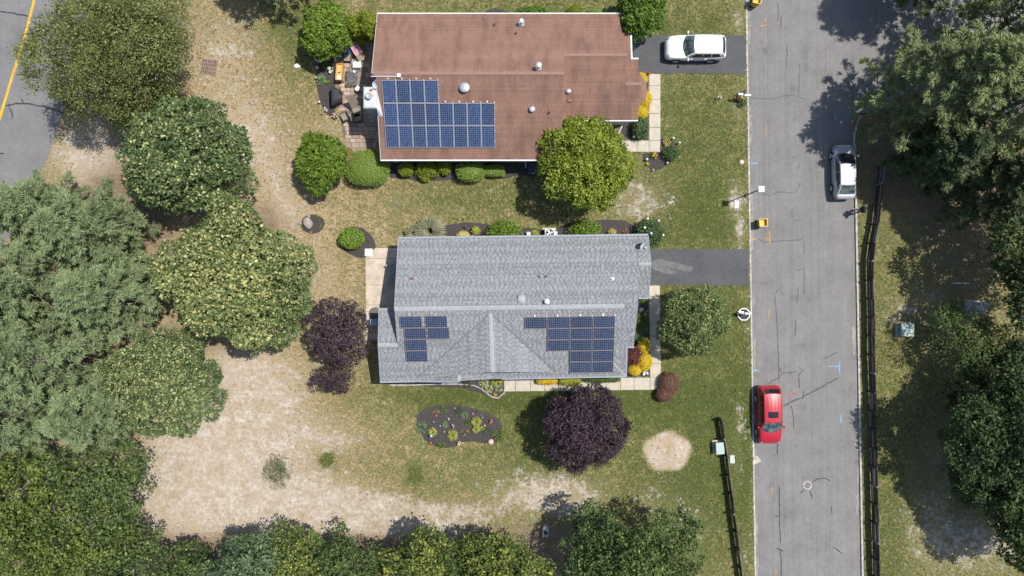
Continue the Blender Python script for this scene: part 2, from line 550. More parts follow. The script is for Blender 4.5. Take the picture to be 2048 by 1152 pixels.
# curved return of the kerb under the pines
arc = [(1708.5, 290), (1709.5, 272), (1712, 256), (1716, 242), (1721, 232)]
mb = MB()
mb.tube([G(x, y, -0.05) for x, y in arc], 0.085, 6)
mb.build("kerb_return", M_kerb, KERB)
# paved mouth
me = bpy.data.meshes.new("paved_mouth")
me.from_pydata([tuple(G(1701, -150, -0.118)), tuple(G(1706, 226, -0.118)), tuple(G(1752, 226, 0.006)), tuple(G(1750, -150, 0.006)),
                tuple(G(2300, -150, 0.006)), tuple(G(2300, 226, 0.006))], [], [(0, 1, 2, 3), (3, 2, 5, 4)])
tag(link("side_street", me, M_road), kind='structure')
# bright sandy washout along the gutters
def strip(name, pts, wd, z, m, parent, jit=0.0, seed=0, zf=None):
    q = random.Random(seed)
    mb = MB(); vs = []; fs = []
    P = [Vector((x, y, 0)) for x, y in pts]
    for i, p in enumerate(P):
        d = (P[min(i + 1, len(P) - 1)] - P[max(i - 1, 0)]).normalized()
        nrm = Vector((-d.y, d.x, 0))
        w = wd * (1 + q.uniform(-jit, jit)) / 2
        if i in (0, len(P) - 1): w *= 0.5
        for s in (-1, 1):
            t = p + nrm * w * s
            zz = (zf(t.x, t.y) if zf else 0) + z
            vs.append(G(t.x, t.y, zz))
        if i: fs.append((2 * i - 2, 2 * i - 1, 2 * i + 1, 2 * i))
    mb.add(vs, fs)
    me = bpy.data.meshes.new(name); me.from_pydata(mb.v, [], mb.f); me.update()
    if len(me.polygons) and me.polygons[0].normal.z < 0: me.flip_normals()
    return link(name, me, m, parent, local=False)

def wiggle(pts, amp=1.2, step=6.0, seed=0):
    q = random.Random(seed); out = []
    for (a, b) in zip(pts[:-1], pts[1:]):
        L = math.hypot(b[0] - a[0], b[1] - a[1]); n = max(2, int(L / step))
        for i in range(n):
            t = i / n
            j = 0 if (i == 0 and not out) else amp
            out.append((a[0] + (b[0] - a[0]) * t + q.uniform(-j, j), a[1] + (b[1] - a[1]) * t + q.uniform(-j, j)))
    out.append(pts[-1])
    return out

CRACKS = [
 [(1556, 5), (1557, 28), (1556, 42)], [(1563, 30), (1562, 54)], [(1600, 126), (1599, 165), (1598, 192), (1570, 190), (1545, 197), (1500, 195)], [(1598, 192), (1612, 200)],
 [(1524, 386), (1540, 391), (1560, 383), (1590, 386), (1597, 377), (1600, 366)], [(1595, 340), (1600, 325)], [(1517, 478), (1528, 484), (1560, 482), (1600, 480), (1610, 472)],
 [(1609, 478), (1610, 510)], [(1589, 446), (1588, 442), (1608, 438)], [(1592, 541), (1609, 537), (1610, 560), (1608, 588)], [(1597, 575), (1595, 605)],
 [(1549, 590), (1556, 580)], [(1550, 592), (1555, 640), (1557, 700), (1559, 765)], [(1536, 768), (1560, 755), (1564, 747), (1596, 743)], [(1564, 747), (1560, 735)],
 [(1598, 735), (1606, 742), (1598, 748), (1599, 777)], [(1646, 719), (1676, 705)], [(1566, 813), (1620, 787), (1679, 755)], [(1583, 810), (1587, 830), (1588, 858)], [(1556, 880), (1556, 910)],
 [(1559, 973), (1560, 1030), (1562, 1087)], [(1549, 1034), (1559, 1033)], [(1606, 953), (1611, 960)], [(1625, 965), (1637, 958), (1652, 957), (1662, 963)], [(1610, 978), (1601, 988)], [(1620, 982), (1625, 997)],
 [(1664, 1013), (1665, 1030)], [(1551, 1097), (1569, 1103)], [(1561, 1098), (1564, 1125), (1563, 1160)], [(1666, 1095), (1687, 1108)],
 [(1706, -20), (1706, 90), (1707, 225)], [(1557, 0), (1557, -30)], [(1575, 85), (1574, 135)], [(1592, 640), (1591, 672)], [(1606, 800), (1607, 780)]]
crack = MB()
vs_all = []; fs_all = []
for i, c in enumerate(CRACKS):
    o = strip("tmp", wiggle(c, 0.8, 5.0, i), 2.0 if i not in (17, 30) else 2.6, 0.004, None, None, 0.3, i, road_z)
    crack.add([tuple(v.co) for v in o.data.vertices], [tuple(p.vertices) for p in o.data.polygons])
    me_ = o.data; bpy.data.objects.remove(o); bpy.data.meshes.remove(me_)
tag(crack.build("crack_seal", M_tar, road), kind='stuff')
def mark(pts, wd, m, seed=0):
    strip("utility_mark", pts, wd, 0.008, m, road, 0.3, seed, road_z)
for (pts, w_, m_) in [
  ([(1532, 34), (1532, 60)], 2, M_orange_paint), ([(1532, 44), (1532, 58)], 2.6, M_orange_paint), ([(1521, 51), (1532, 51)], 2.6, M_orange_paint), ([(1497, 51), (1505, 51)], 2.2, M_orange_paint),
  ([(1532, 74), (1532, 84)], 2.6, M_orange_paint), ([(1533, 250), (1533, 268)], 2.4, M_orange_paint), ([(1540, 430), (1540, 437)], 1.6, M_orange_paint), ([(1540, 460), (1540, 492)], 2.4, M_orange_paint),
  ([(1529, 477), (1540, 477)], 2.4, M_orange_paint), ([(1503, 478), (1515, 478)], 2.2, M_orange_paint), ([(1538, 617), (1538, 635)], 2.4, M_orange_paint), ([(1545, 975), (1545, 988)], 2.2, M_orange_paint),
  ([(1552, 1138), (1552, 1150)], 2.2, M_orange_paint), ([(1501, 326), (1517, 326)], 2.6, M_blue_paint), ([(1659, 733), (1681, 733)], 2.4, M_blue_paint), ([(1680, 722), (1680, 747)], 3.4, M_blue_paint),
  ([(1505, 741), (1520, 741)], 2.6, M_blue_paint), ([(1683, 828), (1683, 847)], 2.6, M_blue_paint), ([(1672, 230), (1672, 240)], 2.2, M_blue_paint), ([(1576, 792), (1597, 785)], 2.4, M_red_paint)]:
    n = 5
    mark([(pts[0][0] + (pts[1][0] - pts[0][0]) * t / n, pts[0][1] + (pts[1][1] - pts[0][1]) * t / n) for t in range(n + 1)], w_, m_, int(pts[0][1]))
M_gs = mat('gutter_sand', (0.26, 0.245, 0.225), 0.95, 0.4, 1.4, col2=(0.18, 0.175, 0.17))
q = random.Random(8)
for k in range(34):
    y_ = q.uniform(-20, 1180); x_ = ROAD_L(y_) + q.uniform(2.5, 5)
    if 60 < y_ < 150 or 495 < y_ < 575: continue
    ln = q.uniform(14, 60)
    strip('gutter_sand', wiggle([(x_, y_), (x_ + ln * .016, y_ + ln)], .8, 7, k), q.uniform(3, 7), .003, M_gs, road, .6, k, road_z)
for k in range(8):
    y_ = q.uniform(600, 1150); x_ = ROAD_R(y_) - q.uniform(3, 7); ln = q.uniform(20, 70)
    strip('gutter_sand', wiggle([(x_, y_), (x_ + ln * .018, y_ + ln)], 1.0, 7, 50 + k), q.uniform(3, 8), .003, M_gs, road, .6, k, road_z)
strip('gutter_sand', [(1508, 913), (1513, 917), (1519, 921), (1508, 927)], 9, .003, M_concrete, road, .3, 5, road_z)
# manhole in the street
mh = W(1616, 971); mh.z = road_z(1616, 971)
man = thing("manhole_cover", "round iron manhole cover in a pale ring in the middle of the street", "manhole", mh)
b = MB(); b.lathe((0, 0, 0), [(0.36, -0.02), (0.36, 0.012), (0.27, 0.012), (0.27, -0.02)], 28); b.build("ring", M_kerb, man, local=True)
b = MB(); b.lathe((0, 0, 0), [(0.265, -0.02), (0.265, 0.007), (0.25, 0.011), (0.02, 0.011)], 28)
for k in range(5):
    for j in range(5):
        x, y = (k - 2) * 0.09, (j - 2) * 0.09
        if math.hypot(x, y) < 0.21: b.box((x, y, 0.014), (0.055, 0.055, 0.008))
b.build("lid", mat("cast_iron", (0.20, 0.19, 0.18), 0.7, 0.3), man, local=True)

# county road top left with its yellow line
edge = [(192, -160), (178, 0), (160, 90), (143, 160), (127, 224), (107, 285), (88, 330), (60, 390), (20, 470), (-60, 600), (-200, 790), (-700, 1300)]
inner = [(x - 520, y - 90) for x, y in edge]
sheet_poly = edge + inner[::-1]
mb = MB(); vs = []; fs = []
for i, (x, y) in enumerate(edge):
    for k in range(7):
        t = k / 6
        vs.append(G(x + (inner[i][0] - x) * t, y + (inner[i][1] - y) * t, 0.006 + 0.05 * (1 - abs(2 * t - 1))))
    if i:
        for k in range(6): fs.append(((i - 1) * 7 + k, (i - 1) * 7 + k + 1, i * 7 + k + 1, i * 7 + k))
mb.add(vs, fs)
me = bpy.data.meshes.new("county_road"); me.from_pydata(mb.v, [], mb.f); me.update()
if me.polygons[0].normal.z < 0: me.flip_normals()
road2 = tag(link("county_road", me, M_road2, smooth=True), kind='structure')
yl = [(79, -60), (69, 0), (58, 45), (47, 82), (38, 112), (26, 150), (14, 190), (1, 234), (-14, 275), (-40, 340)]
z2 = lambda x, y: 0.033
strip("centre_line", yl, 5.2, 0.004, M_yellow_paint, road2, 0.05, 3, z2)
c2 = MB()
for i, c in enumerate([[(0, 23), (25, 27), (57, 33)], [(36, 149), (65, 151), (85, 159)], [(12, 212), (30, 207), (55, 207), (100, 216), (127, 226)], [(43, 198), (47, 206)], [(18, 213), (25, 225), (24, 238)], [(0, 307), (8, 307)], [(7, 362), (20, 382)]]):
    o = strip("tmp", wiggle(c, 0.9, 5.0, 90 + i), 2.6, 0.006, None, None, 0.3, i, z2)
    c2.add([tuple(v.co) for v in o.data.vertices], [tuple(p.vertices) for p in o.data.polygons])
    me_ = o.data; bpy.data.objects.remove(o); bpy.data.meshes.remove(me_)
tag(c2.build("crack_seal", M_tar, road2), kind='stuff')

def smooth_poly(poly, n=4, jit=0.6, seed=1):
    q = random.Random(seed); out = []
    m = len(poly)
    for i in range(m):
        p0, p1, p2, p3 = (np.array(poly[(i + k - 1) % m], float) for k in range(4))
        for t in np.linspace(0, 1, n, endpoint=False):
            v = 0.5 * ((2 * p1) + (-p0 + p2) * t + (2 * p0 - 5 * p1 + 4 * p2 - p3) * t * t + (-p0 + 3 * p1 - 3 * p2 + p3) * t ** 3)
            out.append((v[0] + q.uniform(-jit, jit), v[1] + q.uniform(-jit, jit)))
    return out
# driveways
def slab(name, poly, z0, z1, m, parent=None, kind='structure', bevel=0.0):
    mb = MB()
    P = [tuple(G(x, y))[:2] for x, y in poly]
    a = sum(P[i][0] * P[(i + 1) % len(P)][1] - P[(i + 1) % len(P)][0] * P[i][1] for i in range(len(P)))
    if a < 0: P = P[::-1]
    mb.prism(P, z0, z1)
    o = mb.build(name, m, parent, bevel=bevel)
    if kind: tag(o, kind=kind)
    return o
slab("driveway", wiggle([(1240, 70), (1488, 71), (1490, 76)], .7, 6, 1)[:-1] + wiggle([(1490.5, 78), (1490.5, 147)], .2, 12, 2)[:-1] + wiggle([(1490, 148), (1240, 146)], .7, 6, 3), -0.1, 0.022, M_drive)
slab("driveway", wiggle([(1270, 498), (1496.5, 498)], .7, 6, 4)[:-1] + wiggle([(1496.5, 498), (1497.5, 571)], .2, 12, 5)[:-1] + wiggle([(1497.5, 571), (1272, 570)], .7, 6, 6), -0.1, 0.022, M_drive)
st = MB()
pts = [(1300, 527), (1318, 519), (1345, 524), (1372, 531), (1386, 535), (1379, 542), (1365, 541), (1350, 537), (1338, 538), (1356, 546), (1340, 548), (1318, 543), (1306, 538)]
o = sheet("worn_patch", smooth_poly(pts, 5, 0.9, 3), 0.026, mat("worn_asphalt", (0.145, 0.143, 0.14), 0.95, 0.3, 1.6, col2=(0.095, 0.096, 0.10)), None)

# concrete paths: each slab is a piece
def panels(parent, cells, z=0.03, m=M_concrete, gap=0.35, name="concrete_panel"):
    for i, poly in enumerate(cells):
        cx = sum(p[0] for p in poly) / len(poly); cy = sum(p[1] for p in poly) / len(poly)
        q = random.Random(i * 7 + int(cx))
        pp = [(cx + (x - cx) * (1 - gap / max(6, abs(x - cx) + .01)), cy + (y - cy) * (1 - gap / max(6, abs(y - cy) + .01))) for x, y in poly]
        slab(name, pp, -0.08, z + q.uniform(-.005, .005), m, parent, kind=None, bevel=0.008)
def rect(x0, y0, x1, y1): return [(x0, y0), (x1, y0), (x1, y1), (x0, y1)]
def path_root(name):
    o = bpy.data.objects.new(name, None); COL.objects.link(o); tag(o, kind='structure'); return o
p1 = path_root("footpath")
yy = [148, 171, 199, 227, 255, 281, 304]
panels(p1, [rect(1298, a, 1321, b) for a, b in zip(yy[:-1], yy[1:])] + [rect(1274, 281, 1298, 304), rect(1250, 281, 1274, 304), rect(1226, 281, 1250, 304)])
p2 = path_root("footpath")
yy = [571, 593, 618, 644, 671, 699, 727, 755]
cells = [[(1298 + (a - 571) * .012, a), (1320 + (a - 571) * .012, a), (1320 + (b - 571) * .012, b), (1298 + (b - 571) * .012, b)] for a, b in zip(yy[:-1], yy[1:])]
xx = [1008, 1031, 1061, 1089, 1117, 1147, 1184, 1213, 1241, 1268, 1300, 1322]
cells += [rect(a, 757 - (a - 1008) * .008, b, 783 - (a - 1008) * .012) for a, b in zip(xx[:-1], xx[1:])]
panels(p2, cells)
p3 = path_root("patio")
cells = [rect(731, a, 812, b) for a, b in zip([496, 517, 570, 610, 664], [517, 570, 610, 664, 680])]
panels(p3, cells, 0.03, mat("patio_concrete", (0.50, 0.43, 0.35), 0.9, 0.2, 1.5, bmp=0.3))
# brown paver patio: single pavers
pv = path_root("paver_patio")
M_pav = tintmat("clay_paver", [(0, (0.24, 0.18, 0.145)), (0.5, (0.33, 0.255, 0.20)), (1, (0.42, 0.335, 0.265))], 0.9)
slab("joint_sand", [(668, 96), (760, 80), (760, 312), (690, 305), (684, 250), (681, 180), (664, 150)], -0.05, 0.012, mat("joint_sand", (0.16, 0.13, 0.10), 0.95, 0.2), pv, kind=None)
q = random.Random(4)
def paver_mesh(w, h):
    b = MB(); b.box((0, 0, 0.0), (w, h, 0.05), taper=0.97)
    me = bpy.data.meshes.new("paver"); me.from_pydata(b.v, [], b.f); me.materials.append(M_pav)
    return me
PV = {}
def in_poly(x, y, poly):
    c = False; j = len(poly) - 1
    for i in range(len(poly)):
        if (poly[i][1] > y) != (poly[j][1] > y) and x < (poly[j][0] - poly[i][0]) * (y - poly[i][1]) / (poly[j][1] - poly[i][1] + 1e-12) + poly[i][0]: c = not c
        j = i
    return c
PATIO = [(668, 96), (760, 80), (760, 312), (692, 303), (684, 250), (682, 180), (668, 150)]
y = 86; row = 0; npav = 0
while y < 306:
    hh = q.choice([7.5, 9.0, 11.0]); x = 662 + q.uniform(0, 8)
    while x < 760:
        ww = q.choice([8.5, 11.0, 13.0, 15.5])
        if in_poly(x + ww / 2, y + hh / 2, PATIO) and npav < 299:
            tn = round(q.random(), 1)
            key = (ww, hh, tn)
            if key not in PV:
                me = paver_mesh((ww - .7) / S, (hh - .7) / S)
                a = me.attributes.new("tint", 'FLOAT', 'FACE'); a.data.foreach_set("value", [tn] * len(me.polygons))
                PV[key] = me
            o = bpy.data.objects.new("paver", PV[key]); COL.objects.link(o); o.parent = pv
            o.location = G(x + ww / 2, y + hh / 2, 0.012 + q.uniform(-.004, .004)); npav += 1
        x += ww
    y += hh

# mulch beds
def bed(poly, seed=1, hgt=0.05, smooth=True, m=None):
    P = smooth_poly(poly, 5, 0.5, seed) if smooth else poly
    cx = sum(p[0] for p in P) / len(P); cy = sum(p[1] for p in P) / len(P)
    q = random.Random(seed)
    vs = [tuple(G(cx, cy, hgt))]; fs = []
    n = len(P); rings = [(0.35, hgt), (0.7, hgt * .9), (0.9, hgt * .7), (1.0, -0.03)]
    for k, z in rings:
        for (x, y) in P:
            vs.append(tuple(G(cx + (x - cx) * k, cy + (y - cy) * k, z + (q.uniform(-.012, .012) if z > 0 else 0))))
    for i in range(n):
        j = (i + 1) % n
        fs.append((0, 1 + j, 1 + i))
        for r in range(len(rings) - 1):
            a, b2 = 1 + r * n, 1 + (r + 1) * n
            fs.append((a + i, a + j, b2 + j, b2 + i))
    me = bpy.data.meshes.new("mulch_bed"); me.from_pydata(vs, [], fs); me.update()
    if me.polygons[0].normal.z < 0: me.flip_normals()
    o = link("mulch_bed", me, m or M_mulch)
    return tag(o, kind='structure')
bed([(829, 845), (840, 822), (868, 810), (905, 808), (945, 815), (980, 826), (1002, 843), (1006, 868), (998, 886), (975, 888), (950, 884), (925, 886), (900, 896), (870, 894), (845, 878)], 1)
bed([(600, 447), (610, 432), (628, 428), (646, 436), (650, 450), (640, 464), (622, 468), (606, 462)], 2)
bed([(676, 478), (692, 458), (712, 453), (735, 462), (750, 482), (752, 500), (740, 514), (718, 517), (698, 508), (682, 494)], 3)
bed([(640, 118), (668, 118), (672, 150), (668, 200), (670, 228), (655, 232), (640, 205), (632, 165), (632, 135)], 4)
bed([(812, 452), (888, 450), (930, 444), (975, 448), (1020, 454), (1060, 462), (1085, 460), (1110, 456), (1140, 446), (1180, 441), (1225, 438), (1255, 440), (1275, 452), (1300, 448), (1330, 466), (1318, 492), (1296, 498), (1290, 520), (820, 520)], 5, smooth=False)
bed([(758, 300), (780, 318), (1060, 318), (1100, 322), (1110, 340), (1070, 352), (1040, 350), (1010, 358), (950, 356), (850, 364), (800, 356), (774, 352)], 6)
bed([(1321, 276), (1345, 278), (1356, 296), (1352, 318), (1325, 338), (1303, 344), (1290, 330), (1283, 308), (1300, 305), (1321, 304)], 7, smooth=False)
bed([(1248, 196), (1297, 148), (1297, 281), (1252, 279), (1240, 262)], 8, smooth=False)
bed([(1260, 592), (1297, 592), (1299, 755), (1230, 757), (1230, 680), (1256, 660)], 9, smooth=False)
bed([(748, 764), (1008, 757), (1009, 783), (998, 796), (984, 793), (968, 780), (948, 770), (880, 768), (780, 770)], 10, smooth=False)
bed([(960, 30), (975, 20), (990, 16), (1008, 20), (1020, 32), (1000, 60), (970, 60)], 11)
bed([(1478, 184), (1492, 178), (1493, 212), (1482, 214), (1473, 205), (1470, 192)], 12, smooth=False)
# stone edging of the front bed
eb = MB()
for i, (a, c) in enumerate(zip([(780, 770), (830, 770), (880, 768), (915, 768), (948, 771), (962, 777), (972, 785), (984, 794), (996, 796), (1008, 786)],
                               [(830, 770), (880, 768), (915, 768), (948, 771), (962, 777), (972, 785), (984, 794), (996, 796), (1008, 786), (1010, 774)])):
    eb.tube([G(a[0], a[1], 0.04), G(c[0], c[1], 0.04)], 0.06, 6)
tag(eb.build("bed_edging", M_kerb), "curved pale concrete edging along the planting bed south of the grey house", "edging")
# ---------------------------------------------------------------- houses
class Plane:
    def __init__(self, a, b, c):
        A, B, C = W(*a), W(*b), W(*c)
        self.n = (B - A).cross(C - A).normalized()
        if self.n.z < 0: self.n = -self.n
        self.o = A
        n = self.n
        self.s = (Vector((0, 0, 1)) - n * n.z).normalized()     # up-slope
        self.e = self.s.cross(n).normalized()                   # along the eave
    def hit(self, px, py):
        c0 = Vector((0, 0, H)); d = W(px, py, 0) - c0
        t = (self.o - c0).dot(self.n) / d.dot(self.n)
        return c0 + d * t
    def z_at(self, x, y):
        return self.o.z - ((x - self.o.x) * self.n.x + (y - self.o.y) * self.n.y) / self.n.z
    def es(self, p):
        v = p - self.o
        return v.dot(self.e), v.dot(self.s)
    def pt(self, e, s, h=0.0):
        return self.o + self.e * e + self.s * s + self.n * h

def clip(poly, cl):
    """Sutherland-Hodgman in 2D, cl convex ccw"""
    out = poly
    for i in range(len(cl)):
        a, b = cl[i], cl[(i + 1) % len(cl)]
        inp, out = out, []
        if not inp: return []
        def side(p): return (b[0] - a[0]) * (p[1] - a[1]) - (b[1] - a[1]) * (p[0] - a[0])
        for j in range(len(inp)):
            p, q = inp[j - 1], inp[j]
            sp, sq = side(p), side(q)
            if sq >= 0:
                if sp < 0:
                    t = sp / (sp - sq); out.append((p[0] + (q[0] - p[0]) * t, p[1] + (q[1] - p[1]) * t))
                out.append(q)
            elif sp >= 0:
                t = sp / (sp - sq); out.append((p[0] + (q[0] - p[0]) * t, p[1] + (q[1] - p[1]) * t))
    return out

def add_face(deck, shing, pl, polys, expo=0.145, widths=(0.16, 0.34), tints=(0, 1), seed=1, lap=0.016, thick=0.12, alt=False, course=0.0):
    """deck slab + individual shingles on a roof plane; polys are convex pixel polygons"""
    for poly in polys:
        P3 = [pl.hit(x, y) for x, y in poly]
        P2 = [pl.es(p) for p in P3]
        a = sum(P2[i][0] * P2[(i + 1) % len(P2)][1] - P2[(i + 1) % len(P2)][0] * P2[i][1] for i in range(len(P2)))
        if a < 0: P2 = P2[::-1]
        n = len(P2)
        top = [pl.pt(e, s, -0.004) for e, s in P2]
        bot = [pl.pt(e, s, -thick) for e, s in P2]
        deck.add([tuple(p) for p in bot + top], [tuple(range(n))[::-1], tuple(range(n, 2 * n))] + [(i, (i + 1) % n, (i + 1) % n + n, i + n) for i in range(n)])
        e0, e1 = min(p[0] for p in P2), max(p[0] for p in P2)
        s0, s1 = min(p[1] for p in P2), max(p[1] for p in P2)
        j = math.floor(s0 / expo) - 1
        while j * expo < s1:
            q = random.Random(seed * 9973 + j * 31)
            sa, sb = j * expo, (j + 1) * expo + 0.012
            off = q.uniform(0, 0.4); cj = q.uniform(-course, course)
            x = -40.0 + off
            # walk from a fixed origin so that neighbouring polygons agree
            k = 0
            ws = []
            while x < e1:
                w = q.uniform(*widths) if widths[0] != widths[1] else widths[0]
                tn = min(1, max(0, q.uniform(*tints) + cj)); lf = q.uniform(0.6, 1.0)
                if alt:
                    k += 1
                    w = q.uniform(.13, .32) if k % 2 else q.uniform(.06, .18)
                    tn = (q.uniform(.5, .95) if k % 2 else q.uniform(.05, .5)) + cj
                    tn = min(1, max(0, tn)); lf = 1.0 if k % 2 else .35
                if x + w > e0: ws.append((x, w, tn, lf))
                x += w
            for (x, w, tn, lf) in ws:
                g = 0.006
                quad = [(x + g, sa), (x + w - g, sa), (x + w - g, sb), (x + g, sb)]
                c = clip(quad, P2)
                if len(c) < 3: continue
                ht = lambda s: 0.003 + lap * lf * (1 - (s - sa) / (sb - sa))
                b = len(shing['v'])
                for (e, s) in c: shing['v'].append(tuple(pl.pt(e, s, ht(s))))
                shing['f'].append(tuple(range(b, b + len(c)))); shing['t'].append(tn)
                for i in range(len(c)):
                    p, r = c[i], c[(i + 1) % len(c)]
                    if abs(p[1] - sa) < 1e-6 and abs(r[1] - sa) < 1e-6:
                        b2 = len(shing['v'])
                        shing['v'] += [tuple(pl.pt(p[0], sa, -0.002)), tuple(pl.pt(r[0], sa, -0.002)), tuple(pl.pt(r[0], sa, ht(sa))), tuple(pl.pt(p[0], sa, ht(sa)))]
                        shing['f'].append((b2, b2 + 1, b2 + 2, b2 + 3)); shing['t'].append(tn * 0.8)
            j += 1

def build_shingles(name, sh, m, parent):
    me = bpy.data.meshes.new(name)
    me.from_pydata(sh['v'], [], sh['f'])
    a = me.attributes.new("tint", 'FLOAT', 'FACE'); a.data.foreach_set("value", sh['t'])
    o = link(name, me, m, parent, local=False)
    return tag(o, kind='stuff')

def cap_strip(mb, a, b, wd, lift=0.03, drop=0.03, n=None):
    """ridge caps: short overlapping pieces folded over a ridge"""
    a, b = Vector(a), Vector(b)
    L = (b - a).length; n = n or max(1, int(L / 0.24))
    d = (b - a).normalized(); side = d.cross(Vector((0, 0, 1))).normalized(); up = Vector((0, 0, 1))
    for i in range(n):
        p, q = a + d * (L * i / n), a + d * (L * (i + 1) / n + 0.03)
        l0, l1 = lift, lift + 0.015
        mb.add([p + side * -wd + up * (l0 - drop), p + up * l0, p + side * wd + up * (l0 - drop), q + side * -wd + up * (l1 - drop), q + up * l1, q + side * wd + up * (l1 - drop)],
               [(0, 1, 4, 3), (1, 2, 5, 4)])

def beam(mb, a, b, w, h):
    """box along a-b"""
    a, b = Vector(a), Vector(b); d = (b - a).normalized()
    s = d.cross(Vector((0, 0, 1))).normalized() * w / 2; u = Vector((0, 0, 1)) * h / 2
    ps = [a - s - u, a + s - u, b + s - u, b - s - u, a - s + u, a + s + u, b + s + u, b - s + u]
    mb.hexa([tuple(p) for p in ps])

def window(parent, c, w, h, nrm):
    """framed window on a wall; c centre on the wall face, nrm 'n','s','e','w'"""
    t = {'n': (0, 1), 's': (0, -1), 'e': (1, 0), 'w': (-1, 0)}[nrm]
    along = (1, 0) if t[0] == 0 else (0, 1)
    def bx(mb, u, z, su, sz, dep, off):
        ctr = (c[0] + along[0] * u + t[0] * off, c[1] + along[1] * u + t[1] * off, c[2] + z)
        mb.box(ctr, (su if along[0] else dep, dep if along[0] else su, sz))
    f = MB()
    for u, z, su, sz in ((-w / 2, 0, .08, h + .08), (w / 2, 0, .08, h + .08), (0, h / 2, w - .08, .08), (0, -h / 2, w - .08, .08), (0, 0, w - .08, .05)):
        bx(f, u, z, su, sz, 0.08, 0.03)
    fr = f.build("window", M_white, parent)
    g = MB(); bx(g, 0, 0, w - .06, h - .06, 0.02, 0.012); g.build("pane", M_glass, fr)

# ================= brown-roofed house
h1 = thing("house", "house with a faded brown shingle roof and solar panels beside its chimney", "house", G(980, 190))
M_sh1 = tintmat("brown_shingle", [(0, (0.190, 0.108, 0.080)), (0.5, (0.228, 0.131, 0.098)), (1, (0.256, 0.150, 0.114))], 0.9, stain=(0.62, 0.66, 0.70), grain=0.2)
M_deck1 = mat("brown_shingle_edge", (0.22, 0.135, 0.11), 0.9, 0.15)
N1 = Plane((755, 28, 3.0), (1236, 28, 3.0), (940, 146.5, 5.4))
zr = N1.hit(940, 146.5).z
S1 = Plane((745, 146.5, zr), (1128, 146.5, zr), (900, 319, 3.0))
zw = N1.hit(1180, 110).z
WS = Plane((1128, 110, zw), (1253, 110, zw), (1200, 241, 3.0))
z168 = WS.hit(1265, 168).z
GN = Plane((1249, 168, z168), (1281, 168, z168), (1270, 118, 2.95))
PE = Plane((1263, 118, 2.72), (1259, 28, 2.72), (1235, 70, 2.92))
BAY = [Plane((1276, 182, 3.05), (1281, 150, 2.62), (1291, 162, 2.62)), Plane((1276, 182, 3.05), (1291, 162, 2.62), (1290, 200, 2.62)), Plane((1276, 182, 3.05), (1290, 200, 2.62), (1277, 214, 2.62))]
deck = MB(); sh = dict(v=[], f=[], t=[])
kw = dict(expo=0.145, widths=(0.305, 0.305), lap=0.020, tints=(.38, .62), course=.22)
add_face(deck, sh, N1, [[(755, 28), (1236, 28), (1253.5, 110), (747, 110)], [(747, 110), (1128, 110), (1128, 146.5), (743.5, 146.5)]], seed=11, **kw)
add_face(deck, sh, S1, [[(751.5, 146.5), (1128.2, 146.5), (1121.8, 319), (761.6, 319)]], seed=12, **kw)
add_face(deck, sh, WS, [[(1112, 110), (1253.5, 110), (1249.5, 168), (1112, 168)], [(1112, 168), (1281, 168), (1275, 240), (1110, 241)]], seed=13, **kw)
add_face(deck, sh, GN, [[(1242, 168), (1281, 168), (1275.5, 118.5), (1242, 118.5)]], seed=14, **kw)
add_face(deck, sh, PE, [[(1232, 28), (1259, 28), (1263, 118.5), (1236, 118.5)]], seed=15, **kw)
add_face(deck, sh, BAY[0], [[(1276, 182), (1276, 148), (1281, 150), (1291, 162)]], seed=16, thick=0.06, **kw)
add_face(deck, sh, BAY[1], [[(1276, 182), (1291, 162), (1294, 182), (1290, 200)]], seed=17, thick=0.06, **kw)
add_face(deck, sh, BAY[2], [[(1276, 182), (1290, 200), (1277, 214), (1274, 214)]], seed=18, thick=0.06, **kw)
roof1 = deck.build("roof", M_deck1, h1)
build_shingles("shingle", sh, M_sh1, roof1)
cp = MB()
cap_strip(cp, N1.hit(745, 146.5), N1.hit(1128, 146.5), 0.13)
cap_strip(cp, N1.hit(1128, 110), N1.hit(1253, 110), 0.12)
cap_strip(cp, WS.hit(1251, 168), WS.hit(1281, 168), 0.12)
tag(cp.build("ridge_cap", mat("brown_cap", (0.27, 0.165, 0.135), 0.9, 0.12), roof1), kind='stuff')
g = MB()
for pl, a, b in ((N1, (754, 27), (1258, 27)), (S1, (761, 320.4), (1121, 320.4)), (WS, (1124, 241.6), (1276, 241)), (GN, (1262, 117), (1277, 117))):
    A, B = pl.hit(*a), pl.hit(*b); A.z -= 0.05; B.z -= 0.05
    beam(g, A, B, 0.11, 0.12)
A, B = PE.hit(1263.4, 116), PE.hit(1261, 38); A.z -= .02; B.z -= .02
beam(g, A, B, 0.12, 0.11)
g.build("gutter", M_white, h1)
hg = MB()
for i in range(9):
    p = S1.hit(790 + i * 40, 318.5); beam(hg, p + Vector((0, -.1, .02)), p + Vector((0, .12, .03)), 0.02, 0.02)
tag(hg.build("gutter_hanger", M_white, h1), kind='stuff')
# rake boards
g = MB()
for pl, a, b in ((N1, (743.2, 147), (754.6, 28)), (S1, (751.2, 160), (761.2, 319))):
    g = MB(); A, B = pl.hit(*a), pl.hit(*b); A.z -= .07; B.z -= .07; beam(g, A, B, 0.03, 0.16)
    g.build("rake_board", M_white, h1)
